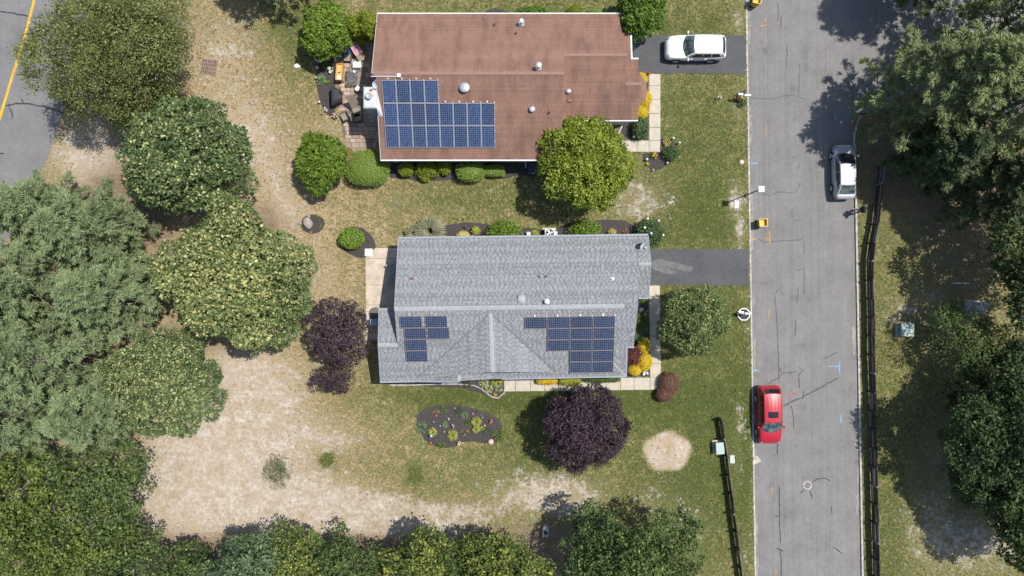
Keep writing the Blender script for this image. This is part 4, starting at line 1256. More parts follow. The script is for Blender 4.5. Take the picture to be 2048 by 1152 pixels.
def car(label, cat, loc, rz, P, paint, group=None, rails=False, sunroof=False):
    root = thing("parked_car", label, cat, loc, rz, group)
    L, Wd = P['L'], P['W']; w = Wd / 2
    st = P['st']   # stations (x fraction from front 0 to rear 1, half width fraction, bottom z, top z, crown)
    vs = []; fs = []; ring = None
    for (fx, fw, zb, zt, cr) in st:
        x = L / 2 - fx * L; hw = w * fw
        half = [(0, zb), (hw * .86, zb), (hw * .97, zb + .12), (hw, zb + (zt - zb) * .45), (hw * .985, zt - .12), (hw * .93, zt - .02), (hw * .74, zt + cr * .45), (hw * .35, zt + cr * .9), (0, zt + cr)]
        pts = half + [(-y, z) for y, z in half[-2:0:-1]]
        n = len(pts); b0 = len(vs)
        vs += [(x, y, z) for y, z in pts]
        if ring is not None:
            for k in range(n): fs.append((ring + k, ring + (k + 1) % n, b0 + (k + 1) % n, b0 + k))
        ring = b0
    fs.append(tuple(range(n))); fs.append(tuple(ring + k for k in range(n))[::-1])
    b = MB(); b.add(vs, fs)
    body = b.build("body", paint, root, local=True, smooth=True)
    sm = body.modifiers.new("smooth", 'SUBSURF'); sm.levels = 2; sm.render_levels = 2
    X = lambda f: L / 2 - f * L
    xf0, xr0, xr1, xb0 = X(P['ws0']), X(P['ws1']), X(P['rg1']), X(P['rg0'])
    zb, zr, wb, wr, cr = P['zb'], P['zr'], w * P['wb'], w * P['wr'], P['rc']
    cf, crr = P.get('cf', .24), P.get('cr', .10)
    def wsh(u, v):
        t = 2 * u - 1
        bx = xf0 - cf * t * t; tx = xr0 - cf * .35 * t * t
        hb, ht = wb, wr * .98
        bow = 0.05 * math.sin(math.pi * v) * (1 - .3 * t * t)
        zbv = zb + .035 * (1 - t * t)
        return Vector((bx + (tx - bx) * v + bow * .5, t * (hb + (ht - hb) * v), zbv + (zr + cr * (1 - t * t) * .55 - zbv) * v + bow * .6))
    def rgl(u, v):
        t = 2 * u - 1
        bx = xb0 + crr * t * t; tx = xr1 + crr * .5 * t * t
        hb, ht = wb * P.get('rb', .95), wr * P.get('rr', .95)
        bow = 0.04 * math.sin(math.pi * v)
        return Vector((bx + (tx - bx) * v - bow * .5, t * (hb + (ht - hb) * v), zb + P.get('rbz', 0) + (zr - P.get('rdz', .03) + cr * (1 - t * t) * .55 - zb - P.get('rbz', 0)) * v + bow * .5))
    def roof(u, v):
        t = 2 * v - 1
        a, c = wsh(v, 1.0), rgl(v, 1.0)
        q = a.lerp(c, u)
        bulge = math.sin(math.pi * u)
        sw = 1 + .02 * bulge
        return Vector((q.x, q.y * sw, q.z + bulge * P.get('bulge', .05) * (1 - .5 * t * t)))
    def side(s):
        def f(u, v):
            a0, a1 = wsh((1 + s) / 2, 0.0), rgl((1 + s) / 2, 0.0)
            p = a0.lerp(a1, u); p.y += s * .03 * math.sin(math.pi * u)
            q = roof(u, (1 + s) / 2)
            r = p.lerp(q, v); r.y += s * .045 * math.sin(math.pi * v * .9)
            return r
        return f
    cab = MB()
    grid_mesh(cab, wsh, 10, 4); grid_mesh(cab, rgl, 10, 4, True); grid_mesh(cab, roof, 14, 10)
    grid_mesh(cab, side(1), 14, 4); grid_mesh(cab, side(-1), 14, 4, True)
    rf = cab.build("roof", paint, root, local=True, smooth=True)
    def off(fn, u, v, d=.012, e=1e-3):
        p = fn(u, v); a = fn(min(u + e, 1), v) - fn(max(u - e, 0), v); c = fn(u, min(v + e, 1)) - fn(u, max(v - e, 0))
        nrm = a.cross(c).normalized()
        if (p - Vector((0, 0, zb))).dot(nrm) < 0: nrm = -nrm
        return p + nrm * d
    def glass(name, fn, u0, u1, v0, v1, m=M_glass, nu=8, nv=4, d=.012, taper=None):
        g = MB()
        def f(a, c):
            uu = u0 + (u1 - u0) * a
            if taper: uu += taper(a, c)
            return off(fn, uu, v0 + (v1 - v0) * c, d)
        grid_mesh(g, f, nu, nv)
        return g.build(name, m, root, local=True, smooth=True)
    glass("windscreen", wsh, .05, .95, .02, .95, P.get('wsm', M_glass))
    dash = MB()
    grid_mesh(dash, lambda a, c: off(wsh, .1 + .8 * a, .10 + .40 * c, .016), 6, 2)
    glass("rear_window", rgl, .08, .92, P.get('rv0', .2), .92, P.get('rgm', M_glass))
    for s in (1, -1):
        fn = side(s)
        for (a, c) in P['sw']:
            glass("side_window", fn, a, c, .08, .86)
    # wheels
    for fx in P['wheels']:
        for s in (1, -1):
            x = X(fx); r = P.get('wrad', .36)
            ar = MB(); ar.tube([(x, s * (w * .80), r + .02), (x, s * (w * 1.0 + .004), r + .02)], r + .055, 24)
            ar.build("wheel_arch", M_black, root, local=True)
            ty = MB(); ty.tube([(x, s * (w - .20), r), (x, s * (w - .02), r), (x, s * (w + .012), r)], [r, r, r - .04], 24)
            t_ = ty.build("wheel", M_rubber, root, local=True)
            ri = MB(); ri.tube([(x, s * (w + .005), r), (x, s * (w + .016), r)], r * .68, 20)
            for k in range(5):
                a = 2 * math.pi * k / 5; ri.tube([(x, s * (w + .022), r), (x + math.cos(a) * r * .64, s * (w + .018), r + math.sin(a) * r * .64)], .035, 5)
            ri.build("rim", M_steel, t_, local=True)
    # mirrors, lamps, handles, plates
    for s in (1, -1):
        a = wsh((1 + s) / 2, 0.0)
        mb = MB(); c = Vector((a.x - .12, s * (w + .12), zb + .10))
        mb.ball(tuple(c), (.085, .13, .085), 10, 7); mb.tube([tuple(c + Vector((0, -s * .05, -.03))), (c.x - .02, s * (w * .92), zb + .03)], .03, 6)
        mb.build("mirror", paint, root, local=True, smooth=True)
        hl = MB(); fx = P['hl']
        hl.ball((X(fx), s * w * .70, P['hz']), (.20, .15, .05), 12, 8); hl.build("headlight", mat("headlight_lens", (.22, .235, .25), .12, .05, spec=.6), root, local=True, smooth=True)
        tl = MB(); tl.ball((X(.972), s * w * .80, P['tz'] - .17), (.10, .13, .10), 12, 8); tl.build("tail_light", mat("tail_lens", (.35, .015, .015), .15, .05, spec=.6), root, local=True, smooth=True)
        for u in P.get('handles', (.42, .66)):
            hd = MB(); p = X(u); hd.box((p, s * (w + .008), zb - .12), (.2, .03, .03)); hd.build("door_handle", paint, root, local=True)
    gr = MB(); gr.box((X(.012), 0, .55), (.06, w * 1.1, .22)); gr.build("grille", M_black, root, local=True, bevel=.02)
    bp = MB(); bp.box((X(0.99), 0, .72), (.03, .52, .12)); bp.build("number_plate", M_white, root, local=True)
    if rails:
        for s in (1, -1):
            rl = MB()
            pts = [roof(u, .5 + s * .43) + Vector((0, 0, h_)) for u, h_ in ((.12, .0), (.18, .07), (.5, .075), (.84, .07), (.92, 0))]
            rl.tube(pts, .026, 6); rl.build("roof_rail", P.get('railm', paint), root, local=True)
    if sunroof:
        g = MB(); grid_mesh(g, lambda a, c: off(roof, .16 + .22 * a, .2 + .6 * c, .012), 4, 4); g.build("sunroof", M_glass, root, local=True)
    for s in P.get('ribs', ()):
        g = MB(); pts = [roof(u, .5 + s) + Vector((0, 0, .006)) for u in (.45, .6, .75, .93)]
        g.tube(pts, .018, 4); g.build("roof_rib", paint, root, local=True, smooth=True)
    wp = MB()
    for y in (-.45, .25):
        wp.tube([tuple(off(wsh, .5 + y / (2 * wb), .03, .02)), tuple(off(wsh, .5 + y / (2 * wb) + .28, .10, .025))], .012, 4)
    wp.build("wiper", M_black, root, local=True)
    return root

def paintmat(name, col, metal=0.0, rough=.32):
    m = mat(name, col, rough, 0.03, 2.0, metal=metal, spec=.5, coat=.8)
    return m
def wind_glass(name, a, b):
    m, nt, p = nodes_of(name)
    n = noise(nt, 2.2, 3, 0.5)
    nt.links.new(ramp(nt, n, [(.4, a), (.62, b)]), p.inputs["Base Color"])
    p.inputs["Roughness"].default_value = 0.05; p.inputs["Specular IOR Level"].default_value = .7
    return m
G_green = wind_glass("screen_glass", (.03, .045, .05), (.13, .18, .175))
G_dark = wind_glass("tinted_screen", (.01, .014, .016), (.022, .03, .032))
suv_st = [(0.0, .62, .34, .62, .02), (.012, .80, .26, .80, .03), (.05, .92, .22, .95, .05), (.13, .985, .22, 1.04, .06), (.26, 1, .22, 1.10, .05), (.4, 1, .22, 1.12, .03),
          (.6, 1, .22, 1.13, .03), (.8, 1, .24, 1.14, .03), (.92, .97, .28, 1.12, .03), (.975, .91, .32, 1.05, .02), (.995, .80, .38, .98, .01), (1.0, .70, .42, .92, 0)]
SUVW = dict(L=4.86, W=1.96, st=suv_st, ws0=.27, ws1=.435, rg1=.90, rg0=.985, zb=1.09, zr=1.68, wb=.92, wr=.76, rc=.06, wheels=(.19, .77), hl=.06, hz=.90, tz=.98,
            sw=((.05, .34), (.36, .62), (.65, .90)), wsm=G_green, cf=.30, rdz=.06, bulge=.05, rv0=.25, railm=M_white)
car("white estate car parked on the black drive of the brown-roofed house", "car", (14.83, 19.42, 0.02), math.pi, SUVW, paintmat("white_car_paint", (.74, .74, .74)), rails=True)
SUVR = dict(L=4.72, W=1.86, st=suv_st, ws0=.205, ws1=.40, rg1=.885, rg0=.985, zb=1.08, zr=1.62, wb=.92, wr=.74, rc=.06, wheels=(.185, .76), hl=.055, hz=.84, tz=.98,
            sw=((.05, .36), (.38, .66), (.69, .88)), wsm=G_green, cf=.34, rdz=.05, bulge=.06, rv0=.3, ribs=(-.3, -.12, .12, .3), handles=(.42, .64))
car("shiny red car with a dark sunroof parked on the street beside the lawn", "car", (20.84, -10.27, ROAD_Z + .02), -math.pi / 2 + R(1.0), SUVR, paintmat("red_car_paint", (.40, .006, .018), .1), sunroof=True)
pr_st = [(0.0, .46, .30, .52, .02), (.012, .64, .24, .64, .03), (.05, .84, .20, .75, .05), (.13, .97, .19, .87, .06), (.24, 1, .19, .95, .05), (.4, 1, .19, .99, .03),
         (.6, 1, .19, 1.01, .03), (.8, .99, .22, 1.04, .03), (.92, .95, .26, 1.06, .02), (.975, .88, .32, 1.02, .02), (.995, .76, .38, .95, .01), (1.0, .66, .42, .9, 0)]
PRI = dict(L=4.5, W=1.78, st=pr_st, ws0=.18, ws1=.39, rg1=.76, rg0=.93, zb=.96, zr=1.44, wb=.90, wr=.70, rc=.06, wheels=(.2, .79), hl=.08, hz=.76, tz=.98, wrad=.32,
           sw=((.04, .40), (.42, .74), (.76, .90)), wsm=G_dark, rgm=wind_glass("reflection_toned_rear_glass", (.012, .016, .016), (.10, .12, .095)), cf=.14, cr=.05, rbz=.10, rdz=.02, bulge=.05, rv0=.08)  # rear window: pale patches in its colour stand in for a reflection
car("silver hatchback parked under the pines at the far kerb", "car", (26.93, 9.45, ROAD_Z + .01), math.pi / 2 + R(1.0), PRI, paintmat("silver_car_paint", (.33, .35, .38), .15, .42))

# ---------------------------------------------------------------- person on the kerb
def skin(name, verts, edges, radii, m, parent, sub=2):
    me = bpy.data.meshes.new(name)
    me.from_pydata(verts, edges, [])
    o = link(name, me, m, parent)
    o.modifiers.new("skin", 'SKIN').use_smooth_shade = True
    for i, r in enumerate(radii):
        sv = me.skin_vertices[0].data[i]
        sv.radius = r if isinstance(r, tuple) else (r, r)
        sv.use_root = (i == 0)
    s = o.modifiers.new("sub", 'SUBSURF'); s.levels = sub; s.render_levels = sub
    return o
M_skin = mat("skin", (.46, .27, .19), .6, .06)
M_shirt = mat("black_shirt", (.02, .02, .024), .9, .3)
M_jeans = mat("grey_jeans", (.17, .19, .22), .9, .25)
M_hair = mat("dark_hair", (.03, .022, .018), .7, .3)
per = thing("person", "person in a black T-shirt and grey trousers standing at the kerb holding a controller", "person", G(1710.5, 422.5, 0.015), 0)
# faces -X ; y is sideways
B = [(0.02, 0, .95), (0.03, 0, 1.10), (0.0, 0, 1.28), (0.02, 0, 1.42), (-.01, 0, 1.50), (-.03, 0, 1.57), (-.05, 0, 1.66), (-.045, 0, 1.74)]
E = [(i, i + 1) for i in range(7)]
Rr = [(.15, .12), (.145, .11), (.17, .115), (.11, .08), .05, .06, (.085, .10), (.06, .07)]
for s in (1, -1):
    i0 = len(B)
    B += [(0, s * .19, 1.40), (.03, s * .25, 1.13), (-.20, s * .14, 1.08), (-.26, s * .10, 1.09)]
    E += [(3, i0), (i0, i0 + 1), (i0 + 1, i0 + 2), (i0 + 2, i0 + 3)]
    Rr += [.05, .047, .034, .03]
    i1 = len(B)
    B += [(0.02, s * .10, .86), (-.01, s * .12, .50), (.03, s * .13, .10), (-.09, s * .145, .04), (-.17, s * .15, .03)]
    E += [(0, i1), (i1, i1 + 1), (i1 + 1, i1 + 2), (i1 + 2, i1 + 3), (i1 + 3, i1 + 4)]
    Rr += [.092, .062, .045, .042, .035]
body = skin("body", B, E, Rr, M_skin, per)
for s in (1, -1):          # hands: palm and five bent fingers
    V = [(-.26, s * .10, 1.09), (-.31, s * .085, 1.095), (-.345, s * .075, 1.10)]; Ed = [(0, 1), (1, 2)]; Ra = [(.030, .02), (.036, .016), (.036, .014)]
    for k in range(4):
        i = len(V); oy = (k - 1.5) * .019; ln = (.034, .04, .038, .028)[k]
        V += [(-.35, s * .075 + oy, 1.10), (-.35 - ln, s * .072 + oy, 1.095), (-.352 - ln * 1.3, s * .069 + oy, 1.07)]; Ed += [(2, i), (i, i + 1), (i + 1, i + 2)]; Ra += [.0095, .009, .008]
    i = len(V); V += [(-.31, s * .045, 1.11), (-.345, s * .03, 1.12)]; Ed += [(1, i), (i, i + 1)]; Ra += [.011, .009]
    skin("hand", V, Ed, Ra, M_skin, per)
T = [(0.02, 0, .93), (0.03, 0, 1.10), (0.0, 0, 1.28), (0.02, 0, 1.43)]; TE = [(0, 1), (1, 2), (2, 3)]; TR = [(.19, .16), (.20, .155), (.235, .165), (.20, .15)]
for s in (1, -1):
    i0 = len(T); T += [(0, s * .13, 1.44), (0, s * .215, 1.41), (.025, s * .245, 1.2)]; TE += [(3, i0), (i0, i0 + 1), (i0 + 1, i0 + 2)]; TR += [.13, .125, .09]
skin("shirt", T, TE, TR, M_shirt, per)
T = [(0.02, 0, .97), (0.02, 0, .90)]; TE = [(0, 1)]; TR = [(.185, .15), (.19, .15)]
for s in (1, -1):
    i0 = len(T); T += [(0.02, s * .10, .84), (-.01, s * .12, .50), (.03, s * .13, .09)]; TE += [(1, i0), (i0, i0 + 1), (i0 + 1, i0 + 2)]; TR += [.125, .095, .08]
skin("trousers", T, TE, TR, M_jeans, per)
hb = MB(); hb.ball((-.035, 0, 1.725), (.108, .088, .085), 14, 9); hb.build("hair", M_hair, per, local=True, smooth=True)
for s in (1, -1):
    q_ = MB(); q_.ball((-.132, s * .032, 1.665), .012, 8, 6); q_.build("eye", M_white, per, local=True)
    q_ = MB(); q_.ball((-.05, s * .083, 1.655), (.02, .012, .03), 8, 6); q_.build("ear", M_skin, per, local=True)
    q_ = MB(); q_.ball((-.09, s * .148, .035), (.14, .05, .045), 12, 8); q_.build("shoe", M_white, per, local=True, smooth=True)
q_ = MB(); q_.ball((-.145, 0, 1.645), (.02, .014, .022), 8, 6); q_.build("nose", M_skin, per, local=True)
q_ = MB(); q_.ball((-.133, 0, 1.61), (.01, .025, .006), 8, 6); q_.build("mouth", mat("lips", (.35, .13, .11), .6), per, local=True)
ctl = thing("controller", "small grey remote controller held in both hands of the person at the kerb", "controller", wloc(per) + Vector((-.36, 0, 1.10)))
q_ = MB(); q_.box((0, 0, 0), (.10, .16, .035)); q_.build("shell", M_darksteel, ctl, local=True, bevel=.01)
q_ = MB(); q_.box((-.01, 0, .022), (.06, .11, .008)); q_.build("screen", M_glass, ctl, local=True)
for s in (1, -1):
    q_ = MB(); q_.tube([(.03, s * .05, .015), (.03, s * .05, .04)], .008, 8); q_.build("stick", M_black, ctl, local=True)

# ---------------------------------------------------------------- street furniture
def bin_(label, px, py, rz=0.0, group=None):
    base = W(px, py, 1.0); base.z = road_z(px, py)
    r = thing("wheelie_bin", label, "bin", base, rz, group)
    M_y = mat("yellow_bin_plastic", (.58, .35, .006), .45, .12, 3.0)
    M_yi = mat("yellow_bin_rim", (.66, .50, .16), .5, .05)
    b = MB(); 
    def ringbox(z, hx, hy): return [(-hx, -hy, z), (hx, -hy, z), (hx, hy, z), (-hx, hy, z)]
    o = ringbox(.0, .22, .24) + ringbox(.98, .30, .30) + ringbox(.98, .26, .265) + ringbox(.72, .24, .25)
    fs = [(3, 2, 1, 0)]
    for l in range(3):
        for k in range(4): fs.append((l * 4 + k, l * 4 + (k + 1) % 4, l * 4 + 4 + (k + 1) % 4, l * 4 + 4 + k))
    fs.append((12, 13, 14, 15))
    b.add(o, fs); b.build("tub", M_y, r, local=True, bevel=.02)
    b = MB()
    for c, s in (((0, .295, 1.0), (.68, .05, .05)), ((0, -.295, 1.0), (.68, .05, .05)), ((.32, 0, 1.0), (.05, .54, .05)), ((-.32, 0, 1.0), (.05, .54, .05))): b.box(c, s)
    b.build("rim", M_yi, r, local=True, bevel=.01)
    for s in (1, -1):
        b = MB(); b.tube([(-.22, s * .24, .12), (-.22, s * .29, .12)], .12, 14); b.build("wheel", M_rubber, r, local=True)
    b = MB(); b.tube([(-.36, -.24, .93), (-.36, .24, .93)], .018, 8); b.build("handle", M_y, r, local=True)
    return r
bin_("open yellow bin standing on the street by the lamp post and the bare verge", 1528, 445, R(3))
bin_("yellow bin standing on the street at the top end of the picture", 1516, -2, R(-12))

# lamp post with a square white lantern
base = W(1523, 378, 3.75); base.z = 0
lp = thing("street_lamp", "tall slim street lamp with a square white top beside the street", "street lamp", base)
b = MB(); b.tube([(0, 0, -.1), (0, 0, .1), (0, 0, 3.3)], [.075, .06, .045], 10); b.build("pole", mat("grey_pole", (.10, .105, .115), .5, .1), lp, local=True)
b = MB(); b.lathe((0, 0, 0), [(.12, -.05), (.12, .05), (.08, .1)], 12); b.build("base", M_darksteel, lp, local=True)
b = MB(); b.box((0, 0, 3.5), (.20, .20, .4), taper=1.35); b.build("lantern", mat("frosted_lantern", (.55, .56, .55), .3, .05), lp, local=True)
b = MB(); b.box((0, 0, 3.73), (.45, .45, .06)); b.tube([(0, 0, 3.75), (0, 0, 3.80)], .03, 8); b.build("cap", M_white, lp, local=True, bevel=.01)

def pad(name, label, px, py, sx, sy, h, m, cat):
    r = thing(name, label, cat, G(px, py))
    b = MB(); b.box((0, 0, h / 2 - .05), (sx, sy, h + .1)); b.build("frame", M_concrete, r, local=True)
    b = MB(); b.box((0, 0, h + .012), (sx - .05, sy - .05, .02)); b.build("lid", m, r, local=True, bevel=.005)
    b = MB(); b.tube([(sx * .2, 0, h + .02), (sx * .3, 0, h + .03)], .02, 6); b.build("pull", M_darksteel, r, local=True)
    return r
pad("utility_hatch", "white rectangular utility lid in the bare verge by the street lamp", 1473, 409, .36, .66, .02, mat("white_lid", (.62, .66, .64), .7, .1), "utility lid")
pad("utility_hatch", "pale green utility lid in the grass beside the rail fence", 1464.5, 918.5, .40, .66, .02, mat("pale_green_lid", (.48, .57, .52), .7, .1), "utility lid")
pad("utility_hatch", "small white pad at the corner of the concrete patio behind the grey house", 737.5, 504.5, .66, .60, .05, M_white, "utility pad")

def cabinet(label, px, py, sx, sy, h, rz=0.0):
    base = W(px, py, h); base.z = 0
    r = thing("utility_cabinet", label, "utility box", base, rz)
    b = MB(); b.box((0, 0, .05), (sx + .25, sy + .2, .14)); b.build("plinth", M_concrete, r, local=True)
    b = MB(); b.box((0, 0, .1 + (h - .2) / 2), (sx, sy, h - .2)); b.build("cabinet", M_greenbox, r, local=True, bevel=.02)
    b = MB(); b.box((0, 0, h - .05), (sx + .06, sy + .06, .1)); b.build("lid", mat("pale_green_lid2", (.36, .46, .41), .5, .12), r, local=True, bevel=.025)
    b = MB(); b.box((-sx / 2 - .012, 0, h * .5), (.025, .06, .16)); b.build("latch", M_darksteel, r, local=True)
    return r
cabinet("small green utility cabinet close behind the rail fence on the lawn", 1440.5, 897, .62, .90, .72, R(3))
cabinet("large pale green transformer box on the grass right of the street", 1816, 660, .95, .98, .80)

def mailbox(label, px, py, planter=False):
    base = W(px, py, 1.15); base.z = 0
    r = thing("mailbox", label, "mailbox", base)
    b = MB(); b.box((-.30, .0, .6), (.11, .11, 1.3)); b.build("post", M_white, r, local=True)
    b = MB(); b.box((-.12, .02, 1.0), (.60, .10, .09)); b.build("arm", M_white, r, local=True)
    b = MB(); n = 8
    sec = [(-.09, 0), (.09, 0), (.09, .13), (.06, .19), (0, .215), (-.06, .19), (-.09, .13)]
    vs = [(-.10, y - .03, 1.05 + z) for y, z in sec] + [(.42, y - .03, 1.05 + z) for y, z in sec]; k = len(sec)
    b.add(vs, [tuple(range(k)), tuple(range(k, 2 * k))[::-1]] + [(i, i + k, (i + 1) % k + k, (i + 1) % k) for i in range(k)])
    b.build("box", M_white, r, local=True)
    b = MB(); b.box((-.38, .08, 1.12), (.36, .16, .10)); b.build("paper_tube", M_white, r, local=True)
    b = MB(); b.box((.2, .075, 1.22), (.04, .015, .16)); b.build("flag", M_red_paint, r, local=True)
    return r
mailbox("white mailbox on a post among orange flowers at the kerb", 1491, 190)
mailbox("white mailbox on a post inside an octagonal white planter border at the kerb", 1492, 626.5)
oc = thing("planter_border", "octagonal white planter border filled with dark mulch at the kerb", "planter", G(1486.5, 628.5))
b = MB(); b.lathe((0, 0, 0), [(.46, -.05), (.46, .06)], 8); b.build("mulch_fill", M_mulch, oc, local=True)
for k in range(8):
    a, c = 2 * math.pi * (k + .5) / 8, 2 * math.pi * (k + 1.5) / 8
    bmx = MB(); beam(bmx, (math.cos(a) * .50, math.sin(a) * .50, .07), (math.cos(c) * .50, math.sin(c) * .50, .07), .08, .2); bmx.build("border_board", M_white, oc, local=True)

# rail fences
def fence(label, pts, h, n_rails, rails_h, lean=1):
    root = thing("rail_fence", label, "fence", (0, 0, 0))
    P = []
    for x, y in pts:
        p = W(x, y, h); p.z = 0; P.append(p)
    for i, p in enumerate(P):
        b = MB(); q_ = random.Random(i); b.box((p.x, p.y, h / 2 + .02), (.14, .14, h + .12 + q_.uniform(-.03, .04)), rz=q_.uniform(-.1, .1)); b.build("post", M_wood if q_.random() < .75 else M_woodgrey, root, bevel=.015)
    for i in range(len(P) - 1):
        q_ = random.Random(i + 50)
        d = (P[i + 1] - P[i]).normalized(); s = Vector((-d.y, d.x, 0)) * .075
        for z in rails_h:
            b = MB(); a = P[i] + s + Vector((0, 0, z + q_.uniform(-.03, .03))); c = P[i + 1] + s + Vector((0, 0, z + q_.uniform(-.03, .03)))
            beam(b, a + d * .01, c - d * .01, .045, .23); b.build("rail", M_wood if q_.random() < .82 else M_woodgrey, root)
    return root
fence("long weathered wooden rail fence along the far side of the street",
      [(1770, 330), (1765, 366), (1761.5, 408), (1757, 447), (1749.5, 485), (1745, 522), (1745.5, 560), (1746.7, 597), (1747.5, 635), (1748, 672), (1748, 710), (1749.5, 747), (1750.5, 786), (1751, 824), (1751.5, 861),
       (1752.5, 899), (1753.3, 937), (1754, 974), (1755, 1012), (1755.6, 1050), (1756.8, 1087), (1758, 1124), (1759, 1162), (1760, 1200)], 1.15, 3, (.22, .50, .78, 1.04))
fence("short weathered wooden rail fence running down the lawn near the red car",
      [(1443.5, 840), (1449, 879), (1455, 915), (1459, 953), (1464.5, 991), (1468, 1029), (1474, 1067), (1478, 1103), (1483, 1140), (1488, 1178)], 1.0, 3, (.22, .52, .82))

# drain grate on the lawn
dg = thing("drain_grate", "square rusty iron drain grate set in the dry lawn", "drain grate", G(418, 134), R(-8))
b = MB(); b.box((0, 0, 0), (1.25, 1.25, .02)); b.build("pit", mat("pit_dark", (.09, .07, .06), .9), dg, local=True)
M_rust = mat("rusty_iron", (.30, .21, .165), .85, .3, 6)
for k in range(9):
    b = MB(); b.box((-.6 + k * .15, 0, .03), (.06, 1.26, .05)); b.build("bar", M_rust, dg, local=True)
for k in range(5):
    b = MB(); b.box((0, -.6 + k * .3, .025), (1.26, .07, .04)); b.build("cross_bar", M_rust, dg, local=True)
# ---------------------------------------------------------------- vegetation
def unit(v): return v / (np.linalg.norm(v, axis=-1, keepdims=True) + 1e-9)

def leaves(name, Pc, T, N, L, Wd, tint, m, parent, fold=0.18, core=None):
    """many diamond leaves: centre, long axis, normal, length, width"""
    n = len(Pc)
    T = unit(T); B = unit(np.cross(N, T)); N = unit(np.cross(T, B))
    L = np.broadcast_to(L, (n,))[:, None]; Wd = np.broadcast_to(Wd, (n,))[:, None]
    a = Pc - T * L / 2; c = Pc + T * L / 2
    b = Pc + B * Wd / 2 + N * fold * Wd - T * L * .08; d = Pc - B * Wd / 2 + N * fold * Wd - T * L * .08
    V = np.stack([a, b, c, d], 1).reshape(-1, 3)
    F = np.arange(n * 4).reshape(-1, 4)
    me = bpy.data.meshes.new(name)
    nv0 = 0
    if core is not None:
        cv, cf = core
        V = np.concatenate([V, cv]); 
    me.vertices.add(len(V)); me.vertices.foreach_set("co", V.astype(np.float32).reshape(-1))
    nl = n * 4; polys = n; starts = np.arange(n) * 4; tot = np.full(n, 4); idx = F.reshape(-1)
    if core is not None:
        cf = np.array(cf) + n * 4
        idx = np.concatenate([idx, cf.reshape(-1)]); starts = np.concatenate([starts, nl + np.arange(len(cf)) * 4]); tot = np.concatenate([tot, np.full(len(cf), 4)])
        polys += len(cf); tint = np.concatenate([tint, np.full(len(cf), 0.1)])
    me.loops.add(len(idx)); me.loops.foreach_set("vertex_index", idx.astype(np.int32))
    me.polygons.add(polys); me.polygons.foreach_set("loop_start", starts.astype(np.int32)); me.polygons.foreach_set("loop_total", tot.astype(np.int32))
    me.update(calc_edges=True)
    at = me.attributes.new("tint", 'FLOAT', 'FACE'); at.data.foreach_set("value", np.clip(tint, 0, 1).astype(np.float32))
    return link(name, me, m, parent)

def dirs(q, n, zmin=-1.0):
    z = q.uniform(zmin, 1, n); t = q.uniform(0, 2 * np.pi, n); r = np.sqrt(1 - z * z)
    return np.stack([r * np.cos(t), r * np.sin(t), z], 1)

def lump(d, q, amp, k=7, f=(2.0, 5.0)):
    out = np.zeros(len(d))
    for _ in range(k):
        w = unit(q.normal(size=3)[None])[0]; out += np.cos(d @ w * q.uniform(*f) + q.uniform(0, 6.28))
    return 1 + amp * out / math.sqrt(k)

def limbs(root, c, r, hbase, mbark, q, n=7, rad=.16, hidden=0.75):
    b = MB()
    z0 = c[2]
    b.tube([(0, 0, -.15), (.03, .02, hbase * .5), (c[0] * .4, c[1] * .4, hbase), (c[0], c[1], z0 + r[2] * .2)], [rad * 1.35, rad, rad * .85, rad * .35], 8)
    for i in range(n):
        t = 2 * math.pi * (i + q.uniform(-.3, .3)) / n; el = q.uniform(.1, .9)
        s = q.uniform(.25, .75)
        p0 = Vector((c[0] * s * .6, c[1] * s * .6, hbase * .8 + (z0 - hbase * .8) * s))
        p2 = Vector((c[0] + math.cos(t) * r[0] * hidden * math.cos(el), c[1] + math.sin(t) * r[1] * hidden * math.cos(el), z0 + r[2] * hidden * math.sin(el)))
        p1 = p0.lerp(p2, .5) + Vector((0, 0, -.15 * r[2]))
        b.tube([p0, p1, p2], [rad * .5, rad * .32, rad * .1], 6)
        for j in range(2):
            a = p1.lerp(p2, q.uniform(.2, .8)); e = a + Vector((q.uniform(-1, 1) * r[0] * .3, q.uniform(-1, 1) * r[1] * .3, q.uniform(.0, .35) * r[2]))
            b.tube([a, e], [rad * .2, rad * .06], 5)
    return b.build("trunk", mbark, root, local=True, smooth=True)

